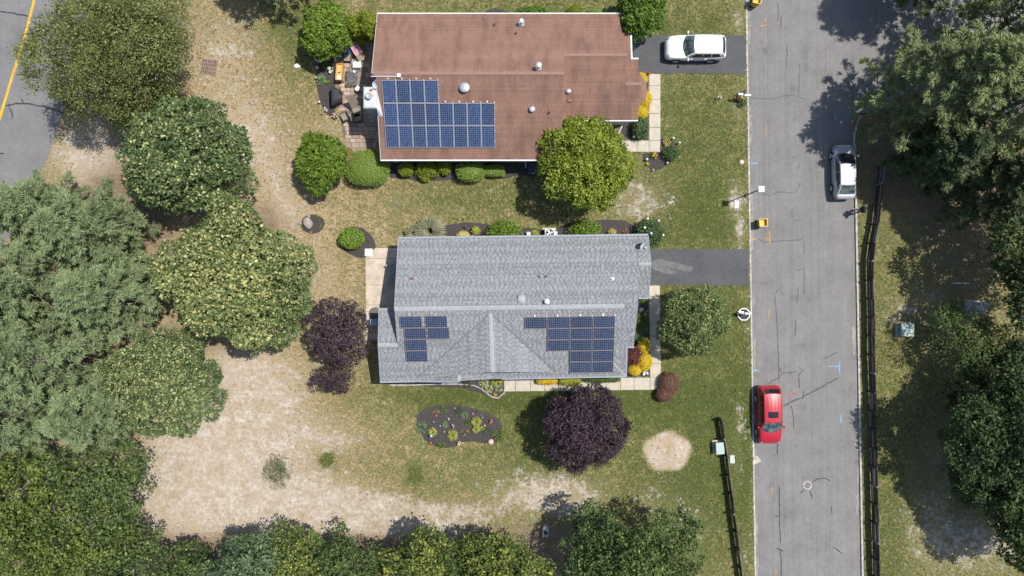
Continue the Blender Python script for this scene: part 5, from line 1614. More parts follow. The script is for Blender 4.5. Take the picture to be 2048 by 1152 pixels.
def tree(label, px, py, rx, ry, ztop, depth, lm, seed, group=None, L=.26, Wd=.15, nclump=420, per=55, cr=.62, amp=.16, tip=.25, bark=None, cat="tree", name="broadleaf_tree", zmin=-.55, flat=.5, rag=.12, lobes=9, twig=0, rad=.17, zc=None, elong=1.0, nlimb=7, dens=1.7, lobe=.34, fill=.4, gapf=1.0, cvar=.17):
    """px,py,rx,ry: the crown as it shows in the photograph; ztop its height, depth its thickness"""
    q = np.random.default_rng(seed)
    zc = zc if zc else ztop - depth * .5
    c = W(px, py, zc); k = (H - zc) / H / S
    RX, RY, RZ = rx * k, ry * k, depth * .5
    root = thing(name, label, cat, (c.x, c.y, 0), 0, group)
    # crown = sprays of leaves standing out of an uneven body, darker gaps between them
    ax = np.array([RX, RY, RZ])
    crm = cr * 1.15
    Rm = (RX + RY) / 2
    lr0 = lobe * Rm
    # boughs: rounded masses that bulge out of the crown
    lcand = dirs(q, 400, max(zmin, -.35)); lpos = []; lrad = []
    Rl = lump(lcand, q, amp, 8, (2.0, 6.0))
    for d_, r_ in zip(lcand, Rl):
        f = (1 - lobe * .85) * r_ * q.uniform(.86, 1.04)
        p_ = d_ * f * ax
        if all(((p_ - o_) ** 2).sum() > (lr0 * 1.12) ** 2 for o_ in lpos): lpos.append(p_); lrad.append(lr0 * q.uniform(.78, 1.18))
    lpos.append(np.array([0, 0, RZ * .25])); lrad.append(min(Rm, RZ) * .66)
    lpos = np.array(lpos); lrad = np.array(lrad)
    ncand = nclump * 14
    wl_ = q.integers(0, len(lpos), ncand); dd = dirs(q, ncand, -.5)
    zsq = np.array([1, 1, min(1.0, max(.5, RZ / Rm * 1.25))])
    pos = lpos[wl_] + dd * (lrad[wl_] - cr * .3)[:, None] * zsq * q.uniform(.9, 1.05, ncand)[:, None]
    pos[:, 2] = np.maximum(pos[:, 2], -RZ * 1.0)
    dist = np.linalg.norm((pos[:, None] - lpos[None]) / zsq, axis=2) / lrad[None]
    dist[np.arange(ncand), wl_] = 9
    pos = pos[dist.min(1) > .86]
    gap = crm * gapf
    kp = np.zeros((0, 3))
    for i in range(len(pos)):
        if len(kp) == 0 or ((kp - pos[i]) ** 2).sum(1).min() > gap * gap:
            kp = np.vstack([kp, pos[i]])
            if len(kp) >= nclump: break
    nin = int(len(kp) * fill)
    di = dirs(q, nin, zmin)
    Cin = di * q.uniform(.25, .66, nin)[:, None] * ax
    C = np.concatenate([kp, Cin]); nc = len(C)
    out = unit(C / ax + 1e-6)
    crr = crm * q.uniform(.62, 1.2, nc)
    per = int(per * dens * 1.5); L *= .80; Wd *= .80
    ct = q.uniform(-cvar, cvar, nc)
    o = q.normal(size=(nc, per, 3)); o = unit(o)
    flip = (o * (out[:, None] + np.array([0, 0, .8]))).sum(2) < -.25
    o = np.where(flip[:, :, None], -o, o)
    o = o * q.uniform(.55, 1.0, (nc, per, 1)) ** .6
    sp = (1 + rag * 2.2 * q.normal(size=(nc, per, 1)).clip(-1, 2) * .5)
    o = o * sp
    o[:, :, 2] *= flat + .25
    P = C[:, None] + o * crr[:, None, None]
    nrm = unit(o) * .85 + np.array([0, 0, .55]) + q.normal(size=(nc, per, 3)) * .40
    tan = q.normal(size=(nc, per, 3)) * .7 + unit(o) * .8 * elong
    n = nc * per
    tint = (.28 + ct[:, None] + q.normal(size=(nc, per)) * .14)
    tipm = (q.random((nc, per)) < tip * np.clip(out[:, None, 2] + .45, 0, 1.2) * 1.15) & (o[:, :, 2] > 0)
    tint = np.where(tipm, q.uniform(.82, 1.0, (nc, per)), np.clip(tint, 0, .78)).reshape(-1)
    P = P.reshape(-1, 3) + np.array([0, 0, zc])
    P[:, 2] = np.maximum(P[:, 2], .12)
    sz = q.uniform(.55, 1.5, n) * np.repeat(q.uniform(.8, 1.2, nc), per)
    leaves("crown", P, tan.reshape(-1, 3), nrm.reshape(-1, 3), L * sz, Wd * sz, tint, lm, root)
    limbs(root, (0, 0, zc), (RX, RY, RZ), max(.4, zc - RZ * .8), bark or M_bark, random.Random(seed), nlimb, rad, .75 if nlimb < 15 else .97)
    return root

def pine(label, gx, gy, h, Rm, lm, seed, group=None, whorls=15, per_whorl=6, tufts=14, per=12, zlow=.22, L=.42, Wd=.055, name="pine_tree", droop=.12, power=.75, up=.25, ang=(0, 2 * math.pi)):
    """gx,gy: the foot of the trunk on the ground"""
    q = np.random.default_rng(seed); rq = random.Random(seed)
    root = thing(name, label, "tree", G(gx, gy), 0, group)
    tb = MB(); lean = (rq.uniform(-.3, .3), rq.uniform(-.3, .3))
    tb.tube([(0, 0, -.1), (lean[0] * .3, lean[1] * .3, h * .4), (lean[0], lean[1], h * .97)], [.24, .17, .03], 8)
    Ps = []; Ts = []; Tt = []
    for wi in range(whorls):
        t = zlow + (1 - zlow) * (wi / (whorls - 1)) ** .9
        z = h * t
        Lb = Rm * max(.06, (1 - ((t - zlow) / (1 - zlow)) ** 1.5) ** power) 
        for b in range(per_whorl):
            az = ang[0] + (ang[1] - ang[0]) * (b + rq.uniform(-.35, .35) + wi * .37) / per_whorl
            ln = Lb * rq.uniform(.62, 1.12)
            if ln < .3: ln = .3
            dirv = np.array([math.cos(az), math.sin(az), 0])
            s0 = np.array([lean[0] * t, lean[1] * t, z])
            rise = up * (t - .3)
            curve = lambda s: s0 + dirv * ln * s + np.array([0, 0, ln * (rise * s - droop * s * s + (.10 * s ** 3))])
            if ln > .8: tb.tube([tuple(curve(s)) for s in (0, .4, .75, .97)], [.055 * (1 - t * .6), .04 * (1 - t * .6), .025, .01], 5, caps=False)
            side = np.array([-dirv[1], dirv[0], 0])
            nt_ = max(4, int(tufts * (.35 + ln / Rm)))
            btint = rq.uniform(-.14, .16)
            for k in range(nt_):
                s = rq.uniform(.22, 1.0) ** .8
                lat = rq.uniform(-1, 1) * .30 * ln * (1.08 - s) + rq.uniform(-.15, .15)
                base = curve(s) + side * lat + dirv * abs(lat) * .55 + np.array([0, 0, rq.uniform(-.08, .14)])
                tw = unit((dirv * .8 + side * np.sign(lat) * .55 + np.array([0, 0, .18]))[None])[0]
                dd = tw * .8 + q.normal(size=(per, 3)) * .55
                dd = unit(dd)
                Ps.append(base + dd * L * .42 + q.normal(size=(per, 3)) * .07); Ts.append(dd)
                Tt.append(np.clip(.35 + btint + (s - .6) * .35 + q.normal(size=per) * .14, 0, 1))
    tb.build("trunk", M_greybark, root, local=True, smooth=True)
    P = np.concatenate(Ps); T = np.concatenate(Ts); tn = np.concatenate(Tt)
    P[:, 2] = np.maximum(P[:, 2], .1)
    N = q.normal(size=P.shape) * .6 + np.array([0, 0, .9])
    leaves("crown", P, T, N, L * q.uniform(.75, 1.2, len(P)), Wd * q.uniform(.8, 1.3, len(P)), tn, lm, root, fold=.05)
    return root

def shrub(label, px, py, rx, ry, h, lm, seed, group=None, L=.11, Wd=.075, n=2200, clipped=True, name="shrub", cat="shrub", rz=0.0, amp=.085, tip=.12, box=2.0, coremat=None, fuzz=.06, parts=True, zb=0.0):
    """rounded or clipped shrub; box > 2 squares its outline"""
    q = np.random.default_rng(seed)
    zc = h * .55
    c = W(px, py, h * .8); k = (H - h * .8) / H / S
    RX, RY = rx * k, ry * k
    root = thing(name, label, cat, (c.x, c.y, zb), rz, group)
    d = dirs(q, n, -.55)
    rl = lump(d, q, amp, 8, (2.5, 8))
    sup = (np.abs(d) ** box).sum(1) ** (-1 / box)
    Pd = d * (sup * rl)[:, None]
    depth = q.uniform(.88, 1.03, n) if clipped else q.uniform(.6, 1.08, n)
    P = Pd * depth[:, None] * np.array([RX, RY, h * .5]) + q.normal(size=(n, 3)) * fuzz * .5
    P[:, 2] += h * .5; P[:, 2] = np.maximum(P[:, 2], .03)
    out = unit(d / np.array([RX, RY, h * .5]))
    nrm = out * .8 + np.array([0, 0, .4]) + q.normal(size=(n, 3)) * (.4 if clipped else .55)
    tan = q.normal(size=(n, 3)) + (0 if clipped else out * .7)
    tint = np.clip(.4 + q.normal(size=n) * .18, 0, .78); tint = np.where(q.random(n) < tip, q.uniform(.85, 1, n), tint)
    # a closed inner body in the dark leaf tone, against see-through gaps
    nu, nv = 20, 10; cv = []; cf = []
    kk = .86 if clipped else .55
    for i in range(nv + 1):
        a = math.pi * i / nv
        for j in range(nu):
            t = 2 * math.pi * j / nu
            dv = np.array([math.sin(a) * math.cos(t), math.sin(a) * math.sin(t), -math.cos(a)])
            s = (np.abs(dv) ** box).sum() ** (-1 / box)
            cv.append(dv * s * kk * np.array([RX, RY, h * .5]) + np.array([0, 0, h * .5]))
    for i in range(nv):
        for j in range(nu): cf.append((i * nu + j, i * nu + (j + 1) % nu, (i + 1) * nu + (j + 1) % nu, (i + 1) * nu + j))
    sz = q.uniform(.7, 1.3, n)
    leaves("foliage", P, tan, nrm, L * sz, Wd * sz, tint, lm, root, core=(np.array(cv), cf))
    if parts:
        b = MB(); b.tube([(0, 0, -.05), (0, 0, h * .35)], .04, 6); b.build("stem", M_bark, root, local=True)
    return root

def tuft(label, px, py, r, h, lm, seed, group=None, n=160, Wd=.035, name="grass_clump", cat="plant", flowers=None, nf=0, spread=.9):
    """arching blades from one foot"""
    q = np.random.default_rng(seed)
    root = thing(name, label, cat, G(px, py, .03), 0, group)
    az = q.uniform(0, 2 * np.pi, n); ln = q.uniform(.55, 1.1, n) * r
    dv = np.stack([np.cos(az), np.sin(az), np.zeros(n)], 1)
    Ps = []; Ts = []; Tn = []
    for s, up in ((.25, 1.2), (.55, .55), (.85, -.1)):
        P = dv * (ln * s * spread)[:, None]; P[:, 2] = h * (1 - (s - .6) ** 2 * 2.2) * q.uniform(.7, 1.1, n) * min(1, s * 1.8)
        T = dv * r + np.array([0, 0, 1]) * up * h
        Ps.append(P); Ts.append(T); Tn.append(np.clip(.4 + q.normal(size=n) * .2 + (s - .5) * .5, 0, 1))
    P = np.concatenate(Ps); T = np.concatenate(Ts); tn = np.concatenate(Tn)
    N = np.array([0, 0, 1.0]) + q.normal(size=P.shape) * .3
    leaves("blades", P, T, N, np.tile(ln * .45 + .03, 3), Wd * q.uniform(.7, 1.3, len(P)), tn, lm, root, fold=.1)
    return root

def plant(label, px, py, r, h, lm, seed, group=None, n=90, L=.12, Wd=.07, flowers=None, nf=0, fr=.05, name="garden_plant", cat="plant"):
    """small leafy clump, with blossoms when it flowers"""
    q = np.random.default_rng(seed)
    root = thing(name, label, cat, G(px, py, .03), 0, group)
    d = dirs(q, n, .0); P = d * q.uniform(.3, 1, n)[:, None] ** .5 * np.array([r, r, h]) + np.array([0, 0, .04])
    N = d * .5 + np.array([0, 0, .8]) + q.normal(size=(n, 3)) * .35
    T = d + q.normal(size=(n, 3)) * .5
    sz = q.uniform(.7, 1.3, n)
    leaves("foliage", P, T, N, L * sz, Wd * sz, np.clip(.4 + q.normal(size=n) * .25, 0, 1), lm, root)
    if flowers is not None:
        for k in range(nf):
            a = q.uniform(0, 6.28); rr = r * math.sqrt(q.uniform(0, .9)); z = h * (1 - (rr / r) ** 2 * .5) + .05
            b = MB(); x, y = rr * math.cos(a), rr * math.sin(a)
            npet = 6
            for p_ in range(npet):
                t = 2 * math.pi * p_ / npet; b.add([(x, y, z), (x + fr * math.cos(t - .5), y + fr * math.sin(t - .5), z + .012), (x + fr * 1.25 * math.cos(t), y + fr * 1.25 * math.sin(t), z + .02), (x + fr * math.cos(t + .5), y + fr * math.sin(t + .5), z + .012)], [(0, 1, 2, 3)])
            b.build("blossom", flowers, root, local=True)
    return root

LM = dict(
 locust=leafmat("leaf_locust", (.030, .040, .013), (.112, .126, .042), (.26, .24, .10), gain=1.35),
 linden=leafmat("leaf_linden", (.030, .050, .020), (.075, .105, .040), (.34, .33, .15), gain=1.3),
 lindenp=leafmat("leaf_linden_pale", (.035, .055, .020), (.095, .125, .045), (.38, .35, .15), gain=1.25),
 fresh=leafmat("leaf_fresh", (.04, .08, .012), (.10, .165, .025), (.20, .26, .05)),
 lime=leafmat("leaf_lime", (.055, .085, .010), (.17, .21, .024), (.34, .36, .08)),
 bright=leafmat("leaf_bright", (.040, .075, .010), (.12, .185, .024), (.25, .33, .06)),
 cypress=leafmat("leaf_cypress", (.06, .085, .009), (.165, .195, .020), (.28, .30, .05)),
 plum=leafmat("leaf_plum", (.016, .010, .014), (.042, .026, .034), (.085, .055, .065), .15),
 oak=leafmat("leaf_oak", (.024, .042, .014), (.075, .110, .034), (.21, .24, .07), gain=1.08),
 oakdark=leafmat("leaf_oak_dark", (.016, .032, .011), (.048, .076, .026), (.14, .17, .06), gain=1.0),
 oakblue=leafmat("leaf_oak_blue", (.028, .052, .026), (.085, .125, .065), (.15, .19, .09), gain=1.25),
 oakyel=leafmat("leaf_oak_yellow", (.036, .054, .014), (.105, .135, .034), (.33, .32, .06), gain=1.05),
 wood=leafmat("leaf_wood", (.036, .058, .013), (.115, .155, .034), (.24, .27, .07), gain=.92),
 pine=leafmat("needle_blue", (.036, .054, .024), (.150, .190, .095), (.33, .35, .20), .25, gain=1.1),
 pine2=leafmat("needle_green", (.045, .062, .026), (.155, .185, .082), (.36, .36, .17), .25, gain=1.08),
 pine3=leafmat("needle_dark", (.028, .044, .018), (.080, .105, .046), (.18, .20, .09), .25),
 hedge=leafmat("leaf_hedge", (.065, .105, .018), (.15, .205, .040), (.22, .27, .07), .15),
 hedge2=leafmat("leaf_hedge_dark", (.028, .050, .008), (.07, .105, .016), (.12, .16, .03), .15),
 gold=leafmat("leaf_gold", (.28, .20, .012), (.46, .34, .022), (.60, .46, .06), .15),
 yellowgreen=leafmat("leaf_yellow_green", (.13, .15, .015), (.26, .27, .04), (.42, .40, .10), .2),
 cream=leafmat("leaf_cream", (.24, .20, .06), (.44, .37, .12), (.58, .50, .22), .2),
 redleaf=leafmat("leaf_red", (.045, .014, .014), (.11, .035, .035), (.18, .075, .07), .15),
 brown=leafmat("leaf_brown", (.06, .032, .022), (.125, .066, .046), (.18, .105, .075), .1),
 russet=leafmat("leaf_russet", (.10, .055, .03), (.20, .13, .06), (.26, .18, .09), .1),
 rhodo=leafmat("leaf_rhododendron", (.022, .045, .016), (.055, .095, .034), (.14, .18, .07), .15),
 hosta=leafmat("leaf_hosta", (.06, .11, .045), (.13, .20, .09), (.24, .30, .15), .2),
 variegated=leafmat("leaf_variegated", (.10, .13, .06), (.26, .28, .14), (.52, .50, .30), .2),
 ornamental=leafmat("blade_grey_green", (.085, .085, .05), (.17, .165, .10), (.27, .25, .16), .2),
 blade=leafmat("blade_yellow", (.10, .11, .02), (.22, .22, .05), (.36, .34, .11), .2),
)
GT = "trees along the wooded edges of the yards"
# ---- left side
tree("large fine-leaved olive green tree overhanging the county road at the top left", 262, 92, 140, 116, 10.5, 8.5, LM['locust'], 1, GT, L=.19, Wd=.085, nclump=620, per=78, cr=.72, amp=.36, tip=.10, bark=M_greybark, rag=.3, zmin=-.45, lobe=.27, nlimb=40, rad=.2, dens=2.2, fill=.8)
tree("slender light green sapling squeezed between the olive tree and the round linden", 290, 214, 75, 40, 5.0, 3.4, LM['fresh'], 2, GT, L=.2, Wd=.08, nclump=130, per=36, cr=.5, amp=.25, tip=.1, bark=M_greybark, rad=.08)
tree("round dark green linden with pale tips right of the bare dirt patch", 374, 318, 112, 99, 8.2, 6.4, LM['linden'], 3, GT, L=.27, Wd=.17, nclump=430, per=52, cr=.62, tip=.16, amp=.26, lobe=.28)
tree("wide linden covered in pale yellow tips left of the boulder bed", 474, 556, 136, 142, 9.0, 6.6, LM['lindenp'], 4, GT, L=.27, Wd=.17, nclump=520, per=52, cr=.62, tip=.34, amp=.26, lobe=.27)
tree("low spreading green linden with small pale leaves at the edge of the sandy yard", 326, 762, 122, 112, 7.0, 4.2, LM['linden'], 5, GT, L=.2, Wd=.13, nclump=480, per=58, cr=.55, tip=.30, amp=.08, lobes=14)
PG = "blue-green pines at the left edge"
for i, (gx, gy, h, r, lab) in enumerate([
   (145, 440, 9.5, 3.4, "blue-green pine nearest the county road, its top beside the asphalt"),
   (262, 470, 10.5, 4.0, "feathery blue-green pine reaching towards the round linden"),
   (150, 575, 12.5, 4.6, "tall blue-green pine in the middle of the stand at the left edge"),
   (292, 590, 11.0, 3.9, "blue-green pine tucked against the pale-tipped linden"),
   (190, 705, 12.0, 4.5, "broad blue-green pine left of the low spreading linden"),
   (85, 640, 13.0, 4.4, "blue-green pine cut by the left edge halfway down the picture"),
   (270, 800, 10.5, 3.4, "silvery blue-green pine at the lower end of the stand above the woodland"),
   (130, 800, 12.0, 4.2, "blue-green pine cut by the left edge above the yellow-green woodland")]):
    pine(lab, gx, gy, h, r, LM['pine'], 20 + i, PG, whorls=14, per_whorl=7, tufts=19, per=17, L=.40, Wd=.058)
for i, (px, py, rx, ry, zt, lm, lab) in enumerate([
   (40, 985, 95, 85, 8.5, 'wood', "yellow-green woodland tree cut by the left edge below the pines"),
   (200, 985, 90, 75, 7.5, 'oak', "yellow-green woodland tree with a dark gap beside the sandy yard"),
   (110, 1100, 120, 90, 8.5, 'wood', "yellow-green woodland tree in the bottom left corner"),
   (255, 1110, 70, 70, 6.5, 'oak', "green woodland tree at the bottom edge left of the oak row")]):
    tree(lab, px, py, rx, ry, zt, 5.4, LM[lm], 40 + i, GT, L=.26, Wd=.15, nclump=300, per=42, cr=.66, amp=.36, tip=.12, zmin=-.4, gapf=1.32, fill=.5, rag=.26, cvar=.28, lobe=.27, bark=M_greybark, nlimb=18)
# ---- bottom row
for i, (px, py, rx, ry, zt, lm, lab) in enumerate([
   (505, 1112, 62, 56, 6.5, 'oakblue', "blue-green maple leftmost in the row along the bottom edge"),
   (590, 1125, 58, 62, 6.0, 'oakyel', "yellow-flecked oak next to the blue-green maple at the bottom edge"),
   (700, 1132, 74, 48, 6.0, 'oak', "low green oak at the bottom edge under the sandy strip"),
   (845, 1122, 66, 60, 6.5, 'oakyel', "yellow-flecked oak in the middle of the bottom row"),
   (1000, 1120, 84, 52, 6.5, 'oakyel', "bright yellow-green oak left of the grey stone ornament"),
   (1190, 1122, 66, 70, 7.0, 'oak', "green oak between the stone ornament and the biggest dark oak"),
   (1290, 1122, 104, 90, 8.8, 'oak', "biggest dark green oak of the bottom row nearest the short fence"),
   (390, 1150, 66, 40, 5.5, 'oak', "green tree half below the bottom edge left of the maple"),
   (930, 1180, 90, 50, 6.0, 'oak', "dark oak mostly below the bottom edge in the middle")]):
    tree(lab, px, py, rx, ry, zt, 4.8, LM[lm], 50 + i, GT, L=.25, Wd=.15, nclump=int(230 + rx), per=46, cr=.60, amp=.34, tip=.18 if lm == 'oakyel' else .08, zmin=-.4, gapf=1.22, fill=.5, rag=.26, cvar=.28, lobe=.27)
# ---- right side
RP = "pines right of the street"
for i, (gx, gy, h, r, lm, lab) in enumerate([
   (1788, 212, 13.5, 5.0, 'pine2', "tall sunlit pine nearest the street at the upper right"),
   (1905, 255, 14.5, 5.4, 'pine2', "largest sunlit pine in the upper right corner woods"),
   (1815, 330, 9.5, 2.9, 'pine3', "darker pine in the shade beside the silver hatchback"),
   (1920, 385, 10.5, 4.0, 'pine3', "shaded pine at the right edge above the grassy clearing"),
   (1930, 90, 13.0, 4.4, 'pine2', "sunlit pine at the top right corner behind the side street"),
   (1800, -25, 12.5, 3.8, 'pine3', "pine above the top edge throwing its shadow across the street")]):
    pine(lab, gx, gy, h, r, LM[lm], 70 + i, RP, whorls=15, per_whorl=8, tufts=20, per=16, L=.38, Wd=.066, droop=.05, up=.4)
for i, (px, py, rx, ry, zt, lm, lab, ex) in enumerate([
   (2112, 520, 108, 118, 9.5, 'oakdark', "dark tree cut by the right edge beside the grassy clearing", {}),
   (1945, 690, 82, 64, 5.0, 'oak', "small green tree below the shaded grey cabinet", dict(depth=3.6, L=.24, Wd=.1)),
   (2040, 745, 76, 70, 7.0, 'oakdark', "dark oak cut by the right edge under the small green tree", dict(depth=5.0)),
   (2070, 870, 128, 105, 10.0, 'oakdark', "big dark oak in the middle of the right-hand woods", {}),
   (1958, 835, 64, 62, 6.0, 'oakdark', "smaller dark tree at the street side of the big dark oak", dict(depth=4.4)),
   (1962, 955, 66, 66, 6.0, 'oakdark', "smaller dark tree above the sandy bottom right corner", dict(depth=4.4)),
   (2072, 1010, 110, 100, 9.0, 'oakdark', "dark oak at the right edge above the sandy corner", {}),
   (2085, 1075, 70, 60, 8.0, 'oak', "green tree cut by the right edge near the bottom corner", {})]):
    dp = ex.pop('depth', 6.0)
    e = dict(L=.27, Wd=.16); e.update(ex)
    tree(lab, px, py, rx, ry, zt, dp, LM[lm], 90 + i, GT, nclump=int(200 + rx * 1.6), per=46, cr=.62, amp=.32, tip=.10, zmin=-.5, gapf=1.15, rag=.2, cvar=.24, lobe=.30, **e)
# ---- trees just above the top edge whose shade falls into the picture
pine("pine above the top edge, one branch tip showing over its shade on the lawn", 572, -62, 10.5, 4.4, LM['pine2'], 110, GT, whorls=13, per_whorl=7, tufts=15, per=12, L=.46, Wd=.075)
# ---- yard trees
tree("round lime green tree at the front corner of the brown-roofed house", 1167, 330, 93, 86, 6.2, 4.6, LM['lime'], 120, None, L=.20, Wd=.14, nclump=430, per=50, cr=.46, tip=.22, amp=.2, rag=.22, lobes=14)
tree("dense green tree on the lawn in front of the grey-roofed house", 1388, 641, 66, 66, 5.2, 4.0, LM['lindenp'], 121, None, L=.17, Wd=.11, nclump=420, per=46, cr=.42, tip=.14, amp=.12, lobes=12)
tree("round dark purple plum tree on the lawn below the path", 1168, 860, 85, 78, 5.6, 4.4, LM['plum'], 122, None, L=.17, Wd=.11, nclump=480, per=50, cr=.42, tip=.25, amp=.22, rag=.24, lobes=12)
tree("sparse dark purple plum tree with bare twigs beside the concrete patio", 676, 668, 66, 60, 4.6, 3.0, LM['plum'], 123, None, L=.17, Wd=.10, nclump=130, per=30, cr=.36, tip=.35, amp=.25, fill=.25, nlimb=30, bark=M_greybark, rad=.10)
tree("small purple bush growing below the sparse plum tree", 668, 757, 44, 24, 2.4, 1.8, LM['plum'], 124, None, L=.15, Wd=.07, nclump=60, per=34, cr=.36, tip=.3, amp=.28, nlimb=12, bark=M_greybark, rad=.05, cat="shrub", name="purple_shrub")
tree("bright green tree at the top corner of the paver patio", 655, 66, 48, 54, 3.8, 3.2, LM['bright'], 125, None, L=.26, Wd=.11, nclump=230, per=44, cr=.38, tip=.16, amp=.13, name="ornamental_tree", rad=.09)
tree("bright green spiky tree left of the rounded hedge with a brown corner", 640, 323, 46, 62, 3.8, 3.0, LM['bright'], 126, None, L=.32, Wd=.09, nclump=230, per=44, cr=.40, tip=.14, amp=.15, elong=2.2, name="ornamental_tree", rad=.09)
tree("bright green tree at the top corner by the white car's drive", 1280, 20, 52, 52, 4.4, 3.4, LM['fresh'], 127, None, L=.24, Wd=.13, nclump=250, per=44, cr=.40, tip=.14, amp=.12, name="ornamental_tree", rad=.09)
# cypress pair by the house
for i, (px, py, rx, ry, h, lab) in enumerate([(710, 52, 15, 24, 3.6, "narrow yellow-green cypress next to the bright tree at the patio corner"), (735, 45, 18, 30, 4.2, "yellow-green cypress touching the corner of the brown roof")]):
    shrub(lab, px, py, rx, ry, h, LM['cypress'], 130 + i, "cypresses at the roof corner", L=.2, Wd=.07, n=3200, clipped=False, name="cypress", cat="tree", rz=R(22), amp=.14)
# ---- hedges and shrubs of the brown-roofed house
shrub("large rounded clipped hedge at the patio end of the brown-roofed house", 731, 333, 45, 36, 2.0, LM['hedge'], 140, None, L=.08, Wd=.05, n=9000, name="rounded_hedge", cat="hedge", box=2.4, amp=.03)
shrub("brown dying bush at the left end of the rounded hedge", 691, 317, 17, 25, 1.75, LM['russet'], 141, None, L=.09, Wd=.05, n=2200, amp=.08)
for i, (px, py, rx, ry, h, lm, lab, bx_) in enumerate([
   (811, 337, 17, 14, 1.25, 'cypress', "lime green shrub first in the row under the brown eave", 2.0),
   (853, 337, 22, 17, 1.35, 'cypress', "lumpy lime green shrub second in the row under the brown eave", 2.4),
   (849, 355, 9, 6, .8, 'cypress', "low lime green offshoot in front of the lumpy shrub", 2.0),
   (889, 333, 14, 14, 1.3, 'cypress', "small round lime shrub third in the row under the brown eave", 2.0),
   (940, 341, 29, 21, 1.6, 'hedge', "biggest green shrub in the row under the brown eave", 2.5),
   (989, 341, 20, 11, .95, 'hedge', "flat square-clipped hedge right of the biggest shrub", 4.0)]):
    shrub(lab, px, py, rx, ry, h, LM[lm], 150 + i, "clipped shrubs under the brown eave", L=.09, Wd=.06, n=2600, box=bx_, amp=.10 if i < 4 else .04, tip=.18, clipped=i not in (1,))
plant("sprawling dark leafy plant at the right end of the shrub row", 1030, 335, .5, .5, LM['rhodo'], 160, n=120)
shrub("golden yellow shrub beside the bay roof next to the pale path", 1292, 196, 13, 17, .95, LM['gold'], 161, "golden shrubs by the brown house path", L=.07, Wd=.045, n=2400, amp=.03)
shrub("golden yellow shrub south of the bay roof", 1284, 223, 15, 13, .85, LM['gold'], 162, "golden shrubs by the brown house path", L=.07, Wd=.045, n=2000, amp=.03)
shrub("golden yellow shrub at the drive corner above the bay roof", 1284, 157, 12, 13, .9, LM['gold'], 163, "golden shrubs by the brown house path", L=.07, Wd=.045, n=1600, amp=.03)
shrub("dark green rhododendron beside the front path of the brown-roofed house", 1282, 254, 17, 20, 1.3, LM['rhodo'], 164, None, L=.15, Wd=.07, n=1500, clipped=False, tip=.2)
shrub("bright spreading shrub behind the brown roof at the top", 1068, 20, 32, 11, .8, LM['fresh'], 165, None, L=.2, Wd=.06, n=1400, clipped=False)
shrub("round clipped shrub with a bare crown behind the brown roof", 1151, 18, 15, 11, .9, LM['cypress'], 166, None, L=.07, Wd=.045, n=1500)
shrub("low green shrub behind the brown roof near the corner tree", 1193, 22, 18, 7, .6, LM['hedge'], 167, None, L=.09, Wd=.05, n=900)
# bed at the bend of the front path
plant("clump of orange and green flowers by the corner of the pale path", 1333, 286, .34, .35, LM['yellowgreen'], 170, flowers=M_orange_paint, nf=7)
shrub("grey-green rounded shrub in the corner bed of the pale path", 1344, 306, 16, 14, .9, LM['rhodo'], 171, None, L=.12, Wd=.06, n=1300, clipped=False)
plant("small green bush beside the grey-green shrub in the corner bed", 1333, 305, .32, .4, LM['hedge2'], 172, n=120)
plant("green clump with orange daisies in the corner bed", 1306, 312, .30, .35, LM['rhodo'], 173, flowers=mat("orange_flower", (.70, .30, .02), .7, .1), nf=7)
plant("small yellow flowering plant at the left of the corner bed", 1295, 328, .16, .2, LM['yellowgreen'], 174, flowers=mat("orange_flower", (.70, .30, .02), .7, .1), nf=3)
plant("dense orange flowers under the mailbox of the brown-roofed house", 1475, 195, .36, .45, LM['oakdark'], 175, flowers=mat("orange_flower", (.70, .30, .02), .7, .1), nf=14, fr=.07)
plant("dark leafy plant below the orange flowers at the mailbox", 1480, 209, .30, .35, LM['rhodo'], 176, n=110)
plant("pale flecked plant between the mailbox and the kerb", 1489, 201, .24, .3, LM['hosta'], 177, n=70)
# ---- patio bed
plant("broad hosta in the mulch beside the paver patio", 643, 160, .42, .35, LM['hosta'], 180, n=130, L=.16, Wd=.11)
plant("green fern at the top of the mulch bed by the patio", 654, 134, .36, .4, LM['fresh'], 181, n=130)
plant("white flowering plant at the edge of the paver patio", 662, 142, .28, .35, LM['rhodo'], 182, flowers=M_white, nf=12)
plant("small lime green plant in the middle of the patio bed", 658, 166, .18, .2, LM['lime'], 183, n=60)
# ---- grey-roofed house
tuft("wide clump of grey-green ornamental grass behind the grey-roofed house", 862, 464, 1.35, 1.1, LM['ornamental'], 190, n=900, Wd=.05)
tuft("second clump of grey-green ornamental grass merging with the first", 830, 468, 0.8, .9, LM['ornamental'], 191, n=420, Wd=.05)
shrub("cream yellow round shrub in the bed behind the grey-roofed house", 926, 471, 11.5, 9, .7, LM['cream'], 192, None, L=.09, Wd=.06, n=900)
shrub("small round yellow-green shrub in the back bed", 951.5, 461, 8, 8, .65, LM['yellowgreen'], 193, None, L=.09, Wd=.06, n=700)
shrub("bright green rounded bush at the middle of the back bed", 1009, 462, 33, 22, 1.5, LM['bright'], 194, None, L=.14, Wd=.09, n=2200, clipped=False, tip=.2)
shrub("bright green rounded bush right of the air conditioner", 1173, 462, 33, 24, 1.5, LM['bright'], 195, None, L=.14, Wd=.09, n=2200, clipped=False, tip=.2)
shrub("small pale yellow shrub left of the air conditioner", 1070, 467, 7.5, 7, .6, LM['yellowgreen'], 196, None, L=.08, Wd=.055, n=600)
shrub("small yellow shrub right of the second bright bush", 1225, 465, 8, 8, .6, LM['cream'], 197, None, L=.08, Wd=.055, n=500, clipped=False)
plant("dry brown plant beside the small yellow shrub", 1251, 464, .3, .3, LM['russet'], 198, n=80)
